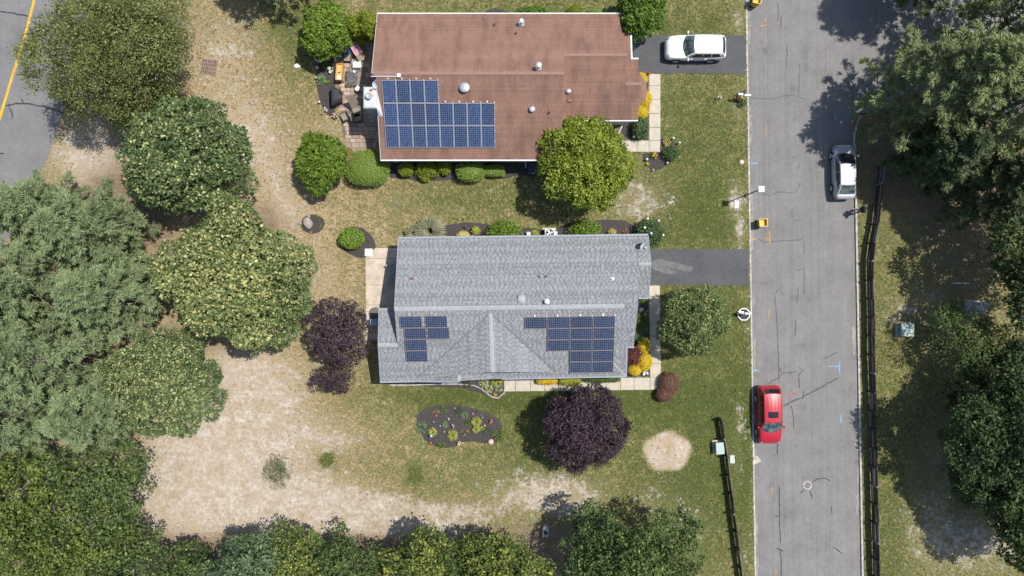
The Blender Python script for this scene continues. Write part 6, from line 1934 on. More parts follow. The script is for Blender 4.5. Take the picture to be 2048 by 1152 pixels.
shrub("dark rose bush with white flowers at the corner of the black drive", 1303, 463, 31, 29, 1.7, LM['rhodo'], 199, None, L=.14, Wd=.08, n=2200, clipped=False, tip=.12)
for k, (x, y) in enumerate([(1296, 437), (1318, 441), (1327, 470), (1303, 466), (1290, 455)]):
    p = W(x, y, 1.72)
    o = bpy.data.objects["shrub" if False else [o_.name for o_ in bpy.data.objects if o_.get("label", "").startswith("dark rose bush")][0]]
    b = MB(); b.ball((p.x, p.y, 1.66), (.09, .09, .05), 8, 6, jit=.15, seed=k); b.build("rose", M_white, o)
shrub("lime green round shrub in the mulch circle behind the grey-roofed house", 700, 477, 26, 21, 1.3, LM['bright'], 200, None, L=.12, Wd=.08, n=2200, tip=.3, amp=.06)
shrub("golden hedge piece at the top of the front bed of the grey-roofed house", 1289, 692, 12, 16, .9, LM['gold'], 201, "golden shrubs in front of the grey house", L=.07, Wd=.045, n=2000, amp=.03)
shrub("largest golden shrub of the front bed beside the path", 1291, 724, 15, 18, .95, LM['gold'], 202, "golden shrubs in front of the grey house", L=.07, Wd=.045, n=2600, amp=.03)
shrub("golden shrub at the bottom corner of the front bed", 1271, 741, 13, 11, .9, LM['gold'], 203, "golden shrubs in front of the grey house", L=.07, Wd=.045, n=2000, amp=.03)
shrub("dark red Japanese maple bush tucked in the corner of the grey roof", 1267, 712, 19, 20, 1.2, LM['redleaf'], 204, None, L=.12, Wd=.05, n=2000, clipped=False, tip=.2)
shrub("green bush in the shade by the front path", 1285, 652, 12, 22, 1.1, LM['rhodo'], 205, None, L=.13, Wd=.07, n=1200, clipped=False)
shrub("light green bush against the front wall of the grey-roofed house", 1276, 636, 8, 16, .9, LM['fresh'], 206, None, L=.11, Wd=.06, n=900, clipped=False)
shrub("low mossy green bush below the garage corner of the grey-roofed house", 1286, 600, 11, 7, .6, LM['hedge2'], 207, None, L=.08, Wd=.05, n=700)
shrub("round leafy bush by the front wall behind the red maple bush", 1277, 672, 9, 12, .9, LM['hosta'], 208, None, L=.12, Wd=.07, n=800, clipped=False)
shrub("brown kidney-shaped clipped shrub at the lower lobe by the path corner", 1331, 790, 17, 15, 1.15, LM['brown'], 209, "brown clipped shrub lobes", L=.07, Wd=.045, n=2600, amp=.02)
shrub("brown clipped shrub, the upper and larger lobe by the path corner", 1341, 768, 20, 23, 1.2, LM['brown'], 210, "brown clipped shrub lobes", L=.07, Wd=.045, n=3400, amp=.02)
for i, (px, py, rx, ry, h, lm, lab) in enumerate([(1094, 760, 20, 9, .8, 'gold', "low golden hedge under the grey eave beside the path"), (1140, 760, 21, 11, .9, 'yellowgreen', "yellow-green clipped hedge between golden and dark hedges"), (1203, 757, 37, 8, .7, 'hedge2', "long dark green hedge under the grey eave")]):
    shrub(lab, px, py, rx, ry, h, LM[lm], 211 + i, "low hedges under the grey eave", L=.08, Wd=.05, n=2200, box=4.0, amp=.03, name="low_hedge", cat="hedge")
plant("variegated hosta left of the path end below the porch", 968, 764, .5, .35, LM['variegated'], 220, n=150, L=.17, Wd=.09)
plant("variegated hosta by the stone edging", 978, 778, .34, .3, LM['variegated'], 221, n=100, L=.16, Wd=.09)
plant("variegated hosta right of the golden plant at the path end", 998, 776, .34, .3, LM['variegated'], 222, n=100, L=.16, Wd=.09)
plant("round yellow-green hosta in the front bed by the porch", 988, 765, .28, .3, LM['yellowgreen'], 223, n=80, L=.14, Wd=.08)
plant("golden plant in the front bed where the path begins", 1001, 761, .2, .25, LM['gold'], 224, n=60)
plant("dark leafy plant under the porch eave of the grey house", 935, 766, .4, .35, LM['oakdark'], 225, n=100)
plant("small yellow plant at the tip of the front bed", 991, 789, .13, .15, LM['gold'], 226, n=30, L=.1, Wd=.05)
# ---- oval flower bed in the lawn
tuft("yellow-green blade clump in the lower middle of the oval bed", 906, 869, .48, .42, LM['blade'], 230, n=220)
tuft("yellow-green blade clump in the left half of the oval bed", 866, 863, .40, .35, LM['blade'], 231, n=170)
tuft("tall yellow-green blade clump right of the centre of the oval bed", 953, 842, .45, .4, LM['blade'], 232, n=220)
tuft("lower yellow-green blade clump right of the centre of the oval bed", 952, 857, .35, .35, LM['blade'], 233, n=150)
plant("leafy green bush at the left end of the oval bed", 843, 855, .55, .5, LM['hosta'], 234, n=170)
plant("bright green bush at the right tip of the oval bed", 999, 870, .55, .55, LM['fresh'], 235, n=170)
plant("round blue-green sedum in the upper middle of the oval bed", 930, 830, .30, .3, LM['hosta'], 236, n=110, L=.09, Wd=.07)
plant("small round sedum left of the centre of the oval bed", 890.5, 848, .27, .25, LM['hosta'], 237, n=90, L=.09, Wd=.07)
plant("loose green plant near the top edge of the oval bed", 887, 818, .34, .35, LM['fresh'], 238, n=60)
plant("feathery green plant left of the round blue-green sedum", 918, 822, .4, .4, LM['rhodo'], 239, n=70)
plant("leafy plant at the bottom point of the oval bed", 883, 890, .34, .35, LM['fresh'], 240, n=70)
plant("dark spiky plant near the right end of the oval bed", 976, 864, .5, .45, LM['rhodo'], 241, n=110, L=.16, Wd=.03)
plant("grey twiggy plant at the upper right of the oval bed", 961, 824, .34, .3, LM['ornamental'], 242, n=60, L=.15, Wd=.03)
plant("small yellow-green rosette beside the tall blade clump", 963.5, 856.5, .22, .2, LM['yellowgreen'], 243, n=70)
plant("reddish dying plant in the lower middle of the oval bed", 930, 864, .35, .25, LM['russet'], 244, n=50)
plant("green plant left of the tall blade clump in the oval bed", 938, 845, .32, .3, LM['fresh'], 245, n=60)
plant("rusty dried plant near the upper left of the oval bed", 873, 825, .28, .25, LM['russet'], 246, n=60)
# boulder bed
plant("bright weed at the upper right of the boulder bed", 636, 437, .18, .15, LM['bright'], 250, n=30, L=.1, Wd=.06)
plant("bright weed right of the boulder", 641, 453, .18, .15, LM['bright'], 251, n=30, L=.1, Wd=.06)
# scruffy shrub on the sand
tree("scruffy half-dead shrub on the bare sandy yard", 558, 944, 24, 36, 1.6, 1.3, LM['wood'], 255, None, L=.14, Wd=.07, nclump=44, per=16, cr=.32, amp=.3, tip=.1, dens=1.0, fill=.2, nlimb=40, bark=M_greybark, rad=.045, cat="shrub", name="scruffy_shrub", zmin=-.2)
# ---------------------------------------------------------------- yard things
def ball_ornament(label, px, py, r, m, h=.35, cat="garden light"):
    root = thing("garden_globe" if cat != "garden light" else "garden_light", label, cat, G(px, py, .03))
    b = MB(); b.tube([(0, 0, -.05), (0, 0, h)], .012, 6); b.build("stake", M_darksteel, root, local=True)
    b = MB(); b.ball((0, 0, h + r * .8), r, 12, 8); b.build("globe", m, root, local=True, smooth=True)
    return root
M_globe = mat("white_globe", (.55, .57, .57), .3, .05)
M_terra = mat("terracotta", (.30, .14, .09), .85, .2)
for lab, x, y in (("white globe light near the top of the oval bed", 910, 815), ("white globe light on the left side of the oval bed", 868, 842), ("white globe light below the small sedum", 889.5, 862),
                  ("white globe light at the upper right of the oval bed", 965, 833.5), ("white globe light beside the pink shell ornament at the lower edge of the oval bed", 925, 884), ("tiny white globe light left of the small sedum", 881, 850)):
    ball_ornament(lab, x, y, .055, M_globe, .25)
ball_ornament("pale blue glass globe on the left side of the oval bed", 863.5, 869, .13, mat("blue_globe", (.32, .43, .52), .15, .05), .4, "garden globe")
def pot(label, px, py, r, h, m, fill=None, n=14):
    root = thing("plant_pot", label, "plant pot", G(px, py, .02))
    b = MB(); b.lathe((0, 0, 0), [(r * .7, 0), (r * .95, h * .8), (r * 1.05, h * .82), (r * 1.05, h), (r * .85, h), (r * .8, h * .75)], n); b.build("pot", m, root, local=True)
    if fill:
        b = MB(); b.lathe((0, 0, h * .72), [(r * .8, 0), (r * .5, .03)], n); b.build("filling", fill, root, local=True)
    return root
pot("shallow terracotta dish with pale stones at the right end of the oval bed", 982.5, 883, .25, .16, M_terra, mat("pale_stones", (.55, .50, .45), .9, .3))
pot("small dark red pot at the lower left of the oval bed", 862, 885, .14, .18, mat("dark_red_glaze", (.16, .025, .02), .4, .1), M_terra)
def ornament(label, px, py, r, m, seed, name="garden_ornament", h=.3, n=7):
    root = thing(name, label, "ornament", G(px, py, .02))
    q = random.Random(seed)
    b = MB()
    for k in range(n):
        a = q.uniform(0, 6.28); rr = q.uniform(.2, .75) * r
        b.ball((rr * math.cos(a), rr * math.sin(a), q.uniform(.08, h)), q.uniform(.25, .42) * r, 8, 6, jit=.12, seed=seed + k)
    b.build("figure", m, root, local=True, smooth=True)
    b = MB(); b.lathe((0, 0, 0), [(r * .7, -.02), (r * .6, .08)], 12); b.build("base", m, root, local=True)
    return root
ornament("orange sun-shaped terracotta ornament at the right of the oval bed", 982, 842, .24, M_terra, 3)
ornament("pink bird figure in the centre of the oval bed", 906, 851, .20, mat("pink_figure", (.42, .26, .27), .6, .15), 4, h=.45)
ornament("pink shell-like ornament at the lower edge of the oval bed", 919, 885, .20, mat("shell_pink", (.55, .40, .33), .7, .2), 5)
ornament("small cream stone figure near the centre of the oval bed", 897.5, 837, .11, mat("cream_figure", (.60, .57, .50), .7, .2), 6)
ornament("small pink stone at the upper right of the oval bed", 946, 827, .11, mat("pink_stone", (.50, .36, .32), .8, .2), 7)
ornament("pale pink saucer beside the yellow-green rosette", 969.5, 851, .11, mat("pale_pink", (.58, .46, .42), .7, .2), 8, h=.12)
ornament("pink and white rabbit figure at the front of the patio bed", 653, 221, .18, mat("grey_figure", (.5, .48, .48), .6, .2), 9, h=.4)
ornament("two dark garden figures in the mulch by the ornamental grass", 931, 454.5, .16, mat("slate_figure", (.10, .10, .14), .6, .2), 10, h=.4)
ornament("white and blue ornament in the front bed near the path corner", 1289, 746, .26, M_white, 11, h=.35)
ornament("white quartz rock in the shaded front bed", 1281, 620, .26, M_white, 12, h=.2)
ornament("white stone ornament at the edge of the front wall bed", 1272, 647, .2, M_white, 13, h=.2)
for lab, x, y, r_ in (("white disc light beside the corner bed of the pale path", 1345, 278, .11), ("white disc light on the grass right of the corner bed", 1357, 287, .11), ("white globe at the left of the corner bed", 1292, 320, .11),
                  ("bluish globe at the lower right of the corner bed", 1333, 327, .09), ("small white light at the bottom tip of the corner bed", 1305, 341, .07), ("white lantern by the rhododendron", 1266, 275, .12),
                  ("white light at the top of the patio bed under the bright tree", 637, 138, .13), ("white light at the lower left of the patio bed", 641, 206, .10), ("small light on the rim of the patio bed beside the hosta", 634, 157, .07),
                  ("white light by the dry plant patch on the front lawn", 1434, 196, .08)):
    ball_ornament(lab, x, y, r_, M_globe, .25)
def cyl(name, label, cat, px, py, r, h, m, tilt=None):
    root = thing(name, label, cat, G(px, py, .02))
    b = MB(); b.lathe((0, 0, 0), [(r, 0), (r, h), (r * .9, h + .02)], 14); b.build("body", m, root, local=True)
    b = MB(); b.lathe((0, 0, h + .02), [(r * 1.05, 0), (r * 1.05, .03), (r * .3, .06)], 14); b.build("top", M_steel, root, local=True)
    return root
cyl("bird_feeder", "tall silver-blue feeder tube at the top of the patio bed", "bird feeder", 636, 124, .11, .6, mat("feeder_tube", (.30, .36, .50), .3, .1))
# boulder
bo = MB(); bo.ball((0, 0, .18), (.40, .52, .36), 14, 9, jit=.13, seed=5)
o = bo.build("boulder", M_stone, None, smooth=True); o.location = G(617, 447); o.rotation_euler = (0, 0, .4)
tag(o, "pale grey boulder in a round mulch bed near the lindens", "boulder")
o.modifiers.new("s", 'SUBSURF').render_levels = 1
for k, (x, y, lab) in enumerate([(618, 433, "small grey stone above the boulder"), (601, 447, "dark stone at the left rim of the boulder bed"), (622, 465, "rusty stone at the lower rim of the boulder bed"),
                            (595, 132, "flat white stone slab lying on the lawn left of the patio"), (1441, 196, "dried plant debris and pale stones on the front lawn"), (1133, 465, "brown stone beside the second bright bush"), (1421, 322, "stone left on the front lawn")][:6]):
    b = MB(); b.ball((0, 0, .06), (.3, .2, .10) if k == 3 else (.13, .12, .10), 10, 7, jit=.18, seed=20 + k)
    o = b.build("stone", M_white if k == 3 else (M_stone if k != 2 else M_terra)); o.location = G(x, y); tag(o, lab, "stone")
# hydrant-like valve disc in the verge
d = thing("valve_cover", "pale round valve cover in the grass verge near the kerb", "valve cover", G(1484, 324))
b = MB(); b.lathe((0, 0, 0), [(.2, -.02), (.2, .02), (.02, .025)], 16); b.build("ring", mat("pinkish_concrete", (.5, .36, .33), .9, .2), d, local=True)
b = MB(); b.lathe((0, 0, .025), [(.09, 0), (.08, .02)], 12); b.build("lid", M_white, d, local=True)

# air conditioner
ac = thing("air_conditioner", "white outdoor air conditioner with a round fan behind the grey-roofed house", "air conditioner", G(1098.5, 468))
b = MB(); b.box((0, 0, .4), (.80, .74, .84)); b.build("cabinet", mat("ac_white", (.62, .62, .60), .5, .1), ac, local=True, bevel=.03)
b = MB(); b.lathe((0, 0, .82), [(.33, 0), (.33, .02), (.28, .02), (.28, -.02)], 24); b.build("fan_ring", M_darksteel, ac, local=True)
b = MB()
for k in range(4):
    a = k * math.pi / 2; b.add([(0, 0, .835), (.26 * math.cos(a), .26 * math.sin(a), .83), (.26 * math.cos(a + .8), .26 * math.sin(a + .8), .845)], [(0, 1, 2)])
b.lathe((0, 0, .83), [(.07, 0), (.06, .04)], 10); b.build("fan", M_steel, ac, local=True)
b = MB(); b.box((.52, -.05, .25), (.22, .45, .5)); b.build("service_box", M_vinyl, ac, local=True)
b = MB(); b.box((0, 0, .0), (1.1, 1.0, .08)); b.build("pad", M_concrete, ac, local=True)
pot("low round pot under the small yellow-green shrub of the back bed", 948, 473, .18, .2, M_steel, M_mulch)
pb = thing("meter_box", "pale green utility box left of the air conditioner", "utility box", G(1057, 468.5))
b = MB(); b.box((0, 0, .2), (.3, .3, .4)); b.build("box", mat("mint_box", (.45, .55, .50), .5, .1), pb, local=True, bevel=.02)
b = MB(); b.box((0, 0, .41), (.33, .33, .03)); b.build("lid", mat("mint_box", (.45, .55, .50), .5, .1), pb, local=True)

# ---- paver patio furniture
M_sling = mat("tan_sling", (.26, .225, .17), .9, .15)
M_frame = mat("bronze_chair_frame", (.06, .048, .04), .5, .1)
def sling_chair(label, px, py, rz, deep=.55, back=.75, wd=.58, towel=None, lean=.35):
    root = thing("patio_chair", label, "chair", G(px, py, .03), rz)
    # seat opens towards +X ; back at -X
    b = MB(); b.box((0, 0, .40), (deep, wd, .03)); b.build("seat", M_sling, root, local=True, bevel=.01)
    b = MB(); bx0, bx1 = -deep / 2, -deep / 2 - back * lean
    b.hexa([(bx0, -wd / 2, .42), (bx0 + .03, -wd / 2, .42), (bx0 + .03, wd / 2, .42), (bx0, wd / 2, .42), (bx1, -wd / 2, .42 + back), (bx1 + .03, -wd / 2, .42 + back), (bx1 + .03, wd / 2, .42 + back), (bx1, wd / 2, .42 + back)])
    b.build("backrest", M_sling, root, local=True)
    for s in (1, -1):
        b = MB(); y = s * (wd / 2 + .03)
        b.tube([(bx1, y, .44 + back), (bx0, y, .42), (deep / 2, y, .42), (deep / 2 + .02, y, 0)], .018, 6); b.build("frame_rail", M_frame, root, local=True)
        b = MB(); b.tube([(bx0 - .15, y, 0), (bx0 - .02, y, .62), (deep / 2 - .02, y, .64), (deep / 2, y, .4)], .02, 6); b.build("armrest", M_frame, root, local=True)
    if towel:
        m, t = towel
        b = MB(); nx = 8
        vs = []; q = random.Random(3)
        for i in range(nx + 1):
            f = i / nx
            x = bx1 - .05 + (bx0 - bx1 + .12) * f; z = .48 + back * (1 - f) if f < .95 else .46
            for j in range(5): vs.append((x, (j / 4 - .5) * (wd + .1), z + q.uniform(-.02, .03)))
        fs = [(i * 5 + j, i * 5 + j + 1, i * 5 + j + 6, i * 5 + j + 5) for i in range(nx) for j in range(4)]
        b.add(vs, fs); tw = b.build("towel", m, None, smooth=True); tw.location = root.location; tw.rotation_euler = (0, 0, rz)
        tag(tw, t, "towel")
    return root
def stripes(name, a, c, sc):
    m, nt, p = nodes_of(name)
    w = nt.nodes.new("ShaderNodeTexWave"); w.inputs["Scale"].default_value = sc; w.bands_direction = 'Y'
    tc = nt.nodes.new("ShaderNodeTexCoord"); nt.links.new(tc.outputs["Object"], w.inputs[0])
    nt.links.new(ramp(nt, w.outputs["Fac"], [(.4, a), (.55, c)]), p.inputs["Base Color"]); p.inputs["Roughness"].default_value = .95
    return m
sling_chair("tan patio chair with a blue towel over its back", 698, 118, -math.pi / 2, .6, .8, .6, (mat("blue_towel", (.10, .16, .34), .95, .35, 8), "crumpled blue towel draped over the chair back"), lean=.75)
sling_chair("tan patio chair with a pink striped towel near the house wall", 724, 118, -math.pi / 2 + R(28), .6, .8, .6, (stripes("pink_stripes", (.62, .10, .20), (.75, .62, .62), 5.5), "pink and white striped towel over the chair by the house wall"), lean=.75)
sling_chair("small tan chair facing the flower pot at the bottom of the patio", 692, 236, R(205), .55, .5, .6, lean=.3)
sling_chair("long brown sling lounger at the edge of the house shadow", 717, 226, -math.pi / 2 + R(18), .75, 1.0, .70, lean=.75)
sling_chair("brown folding chair in the house shadow below the lounger", 718, 238, R(15), .5, .6, .6, lean=.4)
def table(label, px, py, sx, sy, h, mtop, rz=0.0, name="side_table", th=.03):
    root = thing(name, label, "table", G(px, py, .03), rz)
    b = MB(); b.box((0, 0, h), (sx, sy, th)); b.build("tabletop", mtop, root, local=True, bevel=.01)
    for sxx in (1, -1):
        for syy in (1, -1):
            b = MB(); b.tube([(sxx * (sx / 2 - .06), syy * (sy / 2 - .06), 0), (sxx * (sx / 2 - .06), syy * (sy / 2 - .06), h - .02)], .022, 6); b.build("leg", M_frame, root, local=True)
    b = MB(); beam(b, (-sx / 2 + .05, 0, h - .05), (sx / 2 - .05, 0, h - .05), .03, .04); b.build("apron", M_frame, root, local=True)
    return root
table("square white side table between the chairs and the glass table", 716.5, 133, .68, .50, .48, M_white)
m_gl, nt, p = nodes_of("table_glass")
nt.links.new(ramp(nt, noise(nt, 3.0, 3), [(.3, (.55, .58, .58)), (.7, (.75, .77, .77))]), p.inputs["Base Color"])
p.inputs["Roughness"].default_value = .05; p.inputs["Transmission Weight"].default_value = .92; p.inputs["IOR"].default_value = 1.3
table("rectangular glass table in the middle of the paver patio", 710, 157, 1.0, 1.35, .70, m_gl, R(-3), "glass_table", .012)
pot("small white bowl on the glass table", 713, 149, .10, .08, M_white)
[o for o in bpy.data.objects if o.get("label") == "small white bowl on the glass table"][0].location.z = .745
# orange planter box on legs
pl = thing("planter_box", "long orange wooden planter box on the paver patio", "planter", G(683, 149, .03), R(-4))
M_or = mat("orange_wood", (.62, .30, .06), .55, .15, 3.0); M_or2 = mat("orange_wood_light", (.72, .42, .14), .6, .15, 4.0)
for c, s in (((-.25, 0, .6), (.05, 1.35, .3)), ((.25, 0, .6), (.05, 1.35, .3)), ((0, .65, .6), (.45, .05, .3)), ((0, -.65, .6), (.45, .05, .3))):
    b = MB(); b.box(c, s); b.build("side_board", M_or, pl, local=True)
b = MB(); b.box((0, 0, .58), (.45, 1.25, .03)); b.build("shelf", M_or2, pl, local=True)
for sx in (1, -1):
    for sy in (1, -1):
        b = MB(); b.box((sx * .24, sy * .62, .28), (.06, .06, .56)); b.build("leg", M_or, pl, local=True)
b = MB(); b.box((0, -.45, .61), (.3, .3, .03)); b.build("white_tray", M_white, pl, local=True)
jar = thing("jar", "small grey jar standing in the orange planter box", "jar", G(682.5, 148, .63)); jar.location = wloc(pl) + Vector((0, 0, .60))
b = MB(); b.lathe((0, 0, 0), [(.07, 0), (.08, .15), (.05, .17)], 12); b.build("body", M_darksteel, jar, local=True)
b = MB(); b.lathe((0, 0, .17), [(.05, 0), (.045, .03)], 12); b.build("lid", M_white, jar, local=True)
# covered grill
gr = thing("covered_grill", "gas grill under a black cover at the edge of the paver patio", "grill", G(676, 197, .03), R(2))
M_cover = mat("black_cover", (.045, .045, .05), .75, .2, 4.0)
b = MB(); sec = [(-.62, 0), (.62, 0)]
prof = [(.78, .34, 0.0), (.80, .34, .75), (.62, .30, 1.0), (.42, .12, 1.12)]
vs = []
for (hy, hx, z) in prof: vs += [(-hx, -hy, z), (hx + .05, -hy * .62, z), (hx + .05, hy * .62, z), (-hx, hy, z)]
fs = [(3, 2, 1, 0), (12, 13, 14, 15)]
for l in range(3):
    for k in range(4): fs.append((l * 4 + k, l * 4 + (k + 1) % 4, l * 4 + 4 + (k + 1) % 4, l * 4 + 4 + k))
b.add(vs, fs); b.build("cover", M_cover, gr, local=True, bevel=.05)
b = MB(); b.box((.40, -.1, .9), (.012, .16, .04)); b.build("maker_badge", M_white, gr, local=True)
for s in (1, -1):
    b = MB(); b.tube([(-.2, s * .72, .06), (-.2, s * .78, .06)], .07, 12); b.build("wheel", M_rubber, gr, local=True)
# metal bench with a grid back, ornate chair
mbn = thing("metal_bench", "black metal grid bench at the top of the patio behind the towels", "bench", G(709, 97, .03), R(-8))
b = MB()
for k in range(7): b.box((-.36 + k * .12, 0, .42), (.03, .5, .02))
for k in range(5): b.box((0, -.24 + k * .12, .425), (.76, .03, .02))
b.build("seat", M_darksteel, mbn, local=True)
for sx in (1, -1):
    for sy in (1, -1):
        b = MB(); b.tube([(sx * .36, sy * .24, 0), (sx * .36, sy * .24, .42)], .02, 6); b.build("leg", M_darksteel, mbn, local=True)
b = MB(); b.tube([(-.36, .26, .42), (-.36, .36, .85), (.36, .36, .85), (.36, .26, .42)], .02, 6)
for k in range(5): b.tube([(-.24 + k * .12, .27, .42), (-.24 + k * .12, .36, .85)], .012, 5)
b.build("backrest", M_darksteel, mbn, local=True)
oc_ = thing("ornate_chair", "ornate black and white metal chair beside the glass table", "chair", G(718, 181, .03))
b = MB(); b.lathe((0, 0, .42), [(.22, 0), (.22, .025), (.1, .03)], 16); b.build("seat", M_white, oc_, local=True)
b = MB()
for k in range(6):
    a = math.pi * (.15 + k * .14); b.tube([(math.cos(a) * .2, -math.sin(a) * .2, .42), (math.cos(a) * .27, -math.sin(a) * .3, .85)], .018, 5)
b.tube([(math.cos(math.pi * (.1 + k * .1)) * .27, -math.sin(math.pi * (.1 + k * .1)) * .3, .86) for k in range(9)], .02, 6)
b.build("backrest", M_darksteel, oc_, local=True)
for k in range(4):
    a = math.pi / 4 + k * math.pi / 2; b = MB(); b.tube([(math.cos(a) * .18, math.sin(a) * .18, .42), (math.cos(a) * .23, math.sin(a) * .23, 0)], .018, 6); b.build("leg", M_darksteel, oc_, local=True)
plant("pot of pink and white flowers at the lower corner of the patio", 670, 233, .26, .35, LM['rhodo'], 300, flowers=mat("pink_flower", (.62, .36, .36), .7, .2), nf=9)
hk = thing("garden_hook", "thin metal shepherd's hook beside the patio bed", "garden hook", G(651, 226, 0))
b = MB(); b.tube([(0, 0, 0), (0, 0, 1.3), (.06, .02, 1.45), (.18, .05, 1.5), (.28, .08, 1.42)], .014, 6); b.build("rod", M_darksteel, hk, local=True)
b = MB(); b.ball((.28, .08, 1.32), .07, 8, 6); b.build("ornament", M_white, hk, local=True)

# ---- concrete patio of the grey-roofed house
def adirondack(label, px, py, rz):
    root = thing("slatted_armchair", label, "chair", G(px, py, .03), rz)
    m = mat("grey_green_wood", (.30, .34, .33), .8, .15)
    for k in range(6):
        b = MB(); b.box((-.22 + k * .1, 0, .36 + k * .015), (.085, .52, .025)); b.build("seat_slat", m, root, local=True)
    for k in range(5):
        b = MB(); y = (k - 2) * .105; b.hexa([(-.26, y - .045, .3), (-.235, y - .045, .3), (-.235, y + .045, .3), (-.26, y + .045, .3), (-.52, y - .045, .95), (-.495, y - .045, .95), (-.495, y + .045, .95), (-.52, y + .045, .95)]); b.build("back_slat", m, root, local=True)
    for s in (1, -1):
        b = MB(); b.box((.0, s * .34, .58), (.75, .12, .025)); b.build("armrest", m, root, local=True)
        for x in (-.26, .3):
            b = MB(); b.box((x, s * .31, .28), (.06, .04, .56)); b.build("leg", m, root, local=True)
adirondack("upper slatted armchair in the shadow of the grey roof on the concrete patio", 785, 537, math.pi + R(18))
adirondack("lower slatted armchair in the shadow of the grey roof on the concrete patio", 785, 561, math.pi - R(12))
bx = thing("storage_box", "blue-lidded storage box by the wall under the sparse plum tree", "storage box", G(751, 644.5, .03))
b = MB(); b.box((0, 0, .3), (.54, .50, .6)); b.build("tub", M_darksteel, bx, local=True, bevel=.02)
b = MB(); b.box((0, 0, .63), (.60, .58, .06)); b.build("lid", mat("blue_lid", (.30, .42, .58), .35, .1), bx, local=True, bevel=.02)
b = MB(); b.box((-.28, 0, .55), (.03, .2, .05)); b.build("handle", M_black, bx, local=True)
mt = MB(); mt.lathe((0, 0, 0), [(.52, -.02), (.52, .015), (.5, .02)], 24)
o = mt.build("round_disc", mat("charcoal_disc", (.14, .135, .125), .95, .2, 8)); o.location = G(750, 627, .04); tag(o, "round charcoal disc on the concrete patio above the blue-lidded box", "mat")  # flat charcoal disc lying on the concrete
wl = thing("wall_lamp", "small white wall lamp at the patio corner of the grey-roofed house", "lamp", W(757.5, 628, 2.2) + Vector((.22, 0, 0)))
b = MB(); b.box((0, 0, 0), (.1, .16, .2)); b.build("mount", M_darksteel, wl, local=True)
b = MB(); b.ball((-.14, 0, 0), .09, 10, 7); b.build("globe", M_globe, wl, local=True)
# bulkhead and flag holder by the brown house
bh = thing("cellar_hatch", "dark ribbed steel cellar hatch under the brown eave beside the lime tree", "cellar hatch", (2.0, 9.75, 0))
for k in range(6):
    b = MB(); b.box((0, -.42 + k * .15, .52 - k * .06), (1.3, .13, .05)); b.build("slat", mat("hatch_steel", (.09, .105, .12), .5, .1), bh, local=True)
b = MB(); b.hexa([(-.68, -.55, -.05), (.68, -.55, -.05), (.68, .45, -.05), (-.68, .45, -.05), (-.68, -.55, .16), (.68, -.55, .16), (.68, .45, .48), (-.68, .45, .48)]); b.build("frame", M_darksteel, bh, local=True)
hy = thing("garden_gnome", "small red and green garden figure at the top end of the pale path", "ornament", G(1294, 154, .02))
b = MB(); b.lathe((0, 0, 0), [(.12, 0), (.14, .2), (.08, .3)], 12); b.build("body", mat("gnome_green", (.06, .32, .22), .5, .1), hy, local=True)
b = MB(); b.lathe((.02, .12, .1), [(.13, 0), (.15, .35), (.03, .6)], 12); b.build("cap", mat("gnome_red", (.60, .06, .04), .5, .1), hy, local=True)
# grey ornament in the bottom woods
so = thing("stone_ornament", "grey hooded stone ornament with a dark hollow among the oaks at the bottom", "ornament", G(1090.5, 1059))
b = MB()
n = 16; vs = []
prof = [(.0, 1.0), (.25, 1.0), (.5, .92), (.7, .7)]
for z, k in prof:
    for i in range(n):
        t = 2 * math.pi * i / n; x = math.cos(t) * .30 * k; y = math.sin(t) * .46 * k * (1.15 if math.sin(t) > 0 else .8)
        vs.append((x, y, z))
fs = [(l * n + i, l * n + (i + 1) % n, (l + 1) * n + (i + 1) % n, (l + 1) * n + i) for l in range(3) for i in range(n)] + [tuple(3 * n + i for i in range(n))]
b.add(vs, fs); b.build("hood", mat("grey_stone", (.34, .35, .36), .8, .15), so, local=True, smooth=True)
b = MB(); b.lathe((0, -.02, .69), [(.17, 0), (.16, .025)], 14); b.build("hollow", M_black, so, local=True)
b = MB(); b.box((0, -.34, .3), (.5, .22, .6)); b.build("step", mat("grey_stone", (.34, .35, .36), .8, .15), so, local=True, bevel=.03)
# right woods: pale sign board and grey cabinet
sg = thing("board_on_post", "thin pale board on a dark post standing in the shaded clearing", "sign", (lambda v: Vector((v.x, v.y, 0)))(W(1922, 567, 1.3)))
b = MB(); b.box((0, 0, .6), (.1, .1, 1.4)); b.build("post", M_wood, sg, local=True)
b = MB(); b.box((0, 0.02, 1.2), (1.35, .06, .30)); b.build("board", M_white, sg, local=True, bevel=.01)
gc = thing("equipment_cabinet", "grey equipment cabinet standing in the shade at the right", "utility box", (lambda v: Vector((v.x, v.y, 0)))(W(1964, 617, 1.2)), R(-8))
b = MB(); b.box((0, 0, .55), (1.0, .95, 1.2)); b.build("cabinet", mat("cabinet_grey", (.42, .45, .50), .5, .15), gc, local=True, bevel=.03)
b = MB(); b.box((0.05, .36, 1.2), (.8, .24, .12)); b.build("hood", mat("cabinet_grey", (.42, .45, .50), .5, .15), gc, local=True, bevel=.02)
for k in range(3):
    b = MB(); b.tube([(-.5, .36 - k * .12, 1.0), (-1.1, .38 - k * .12, .9)], .03, 6); b.build("pipe", M_steel, gc, local=True)
b = MB(); b.box((0, 0, .02), (1.4, 1.3, .1)); b.build("plinth", M_concrete, gc, local=True)
rw = thing("drive_corner_stone", "pale rock at the top corner of the white car's drive", "stone", G(1301, 66))
b = MB(); b.ball((0, 0, .1), (.3, .2, .18), 10, 7, jit=.2, seed=77); b.build("rock", M_stone, rw, local=True)

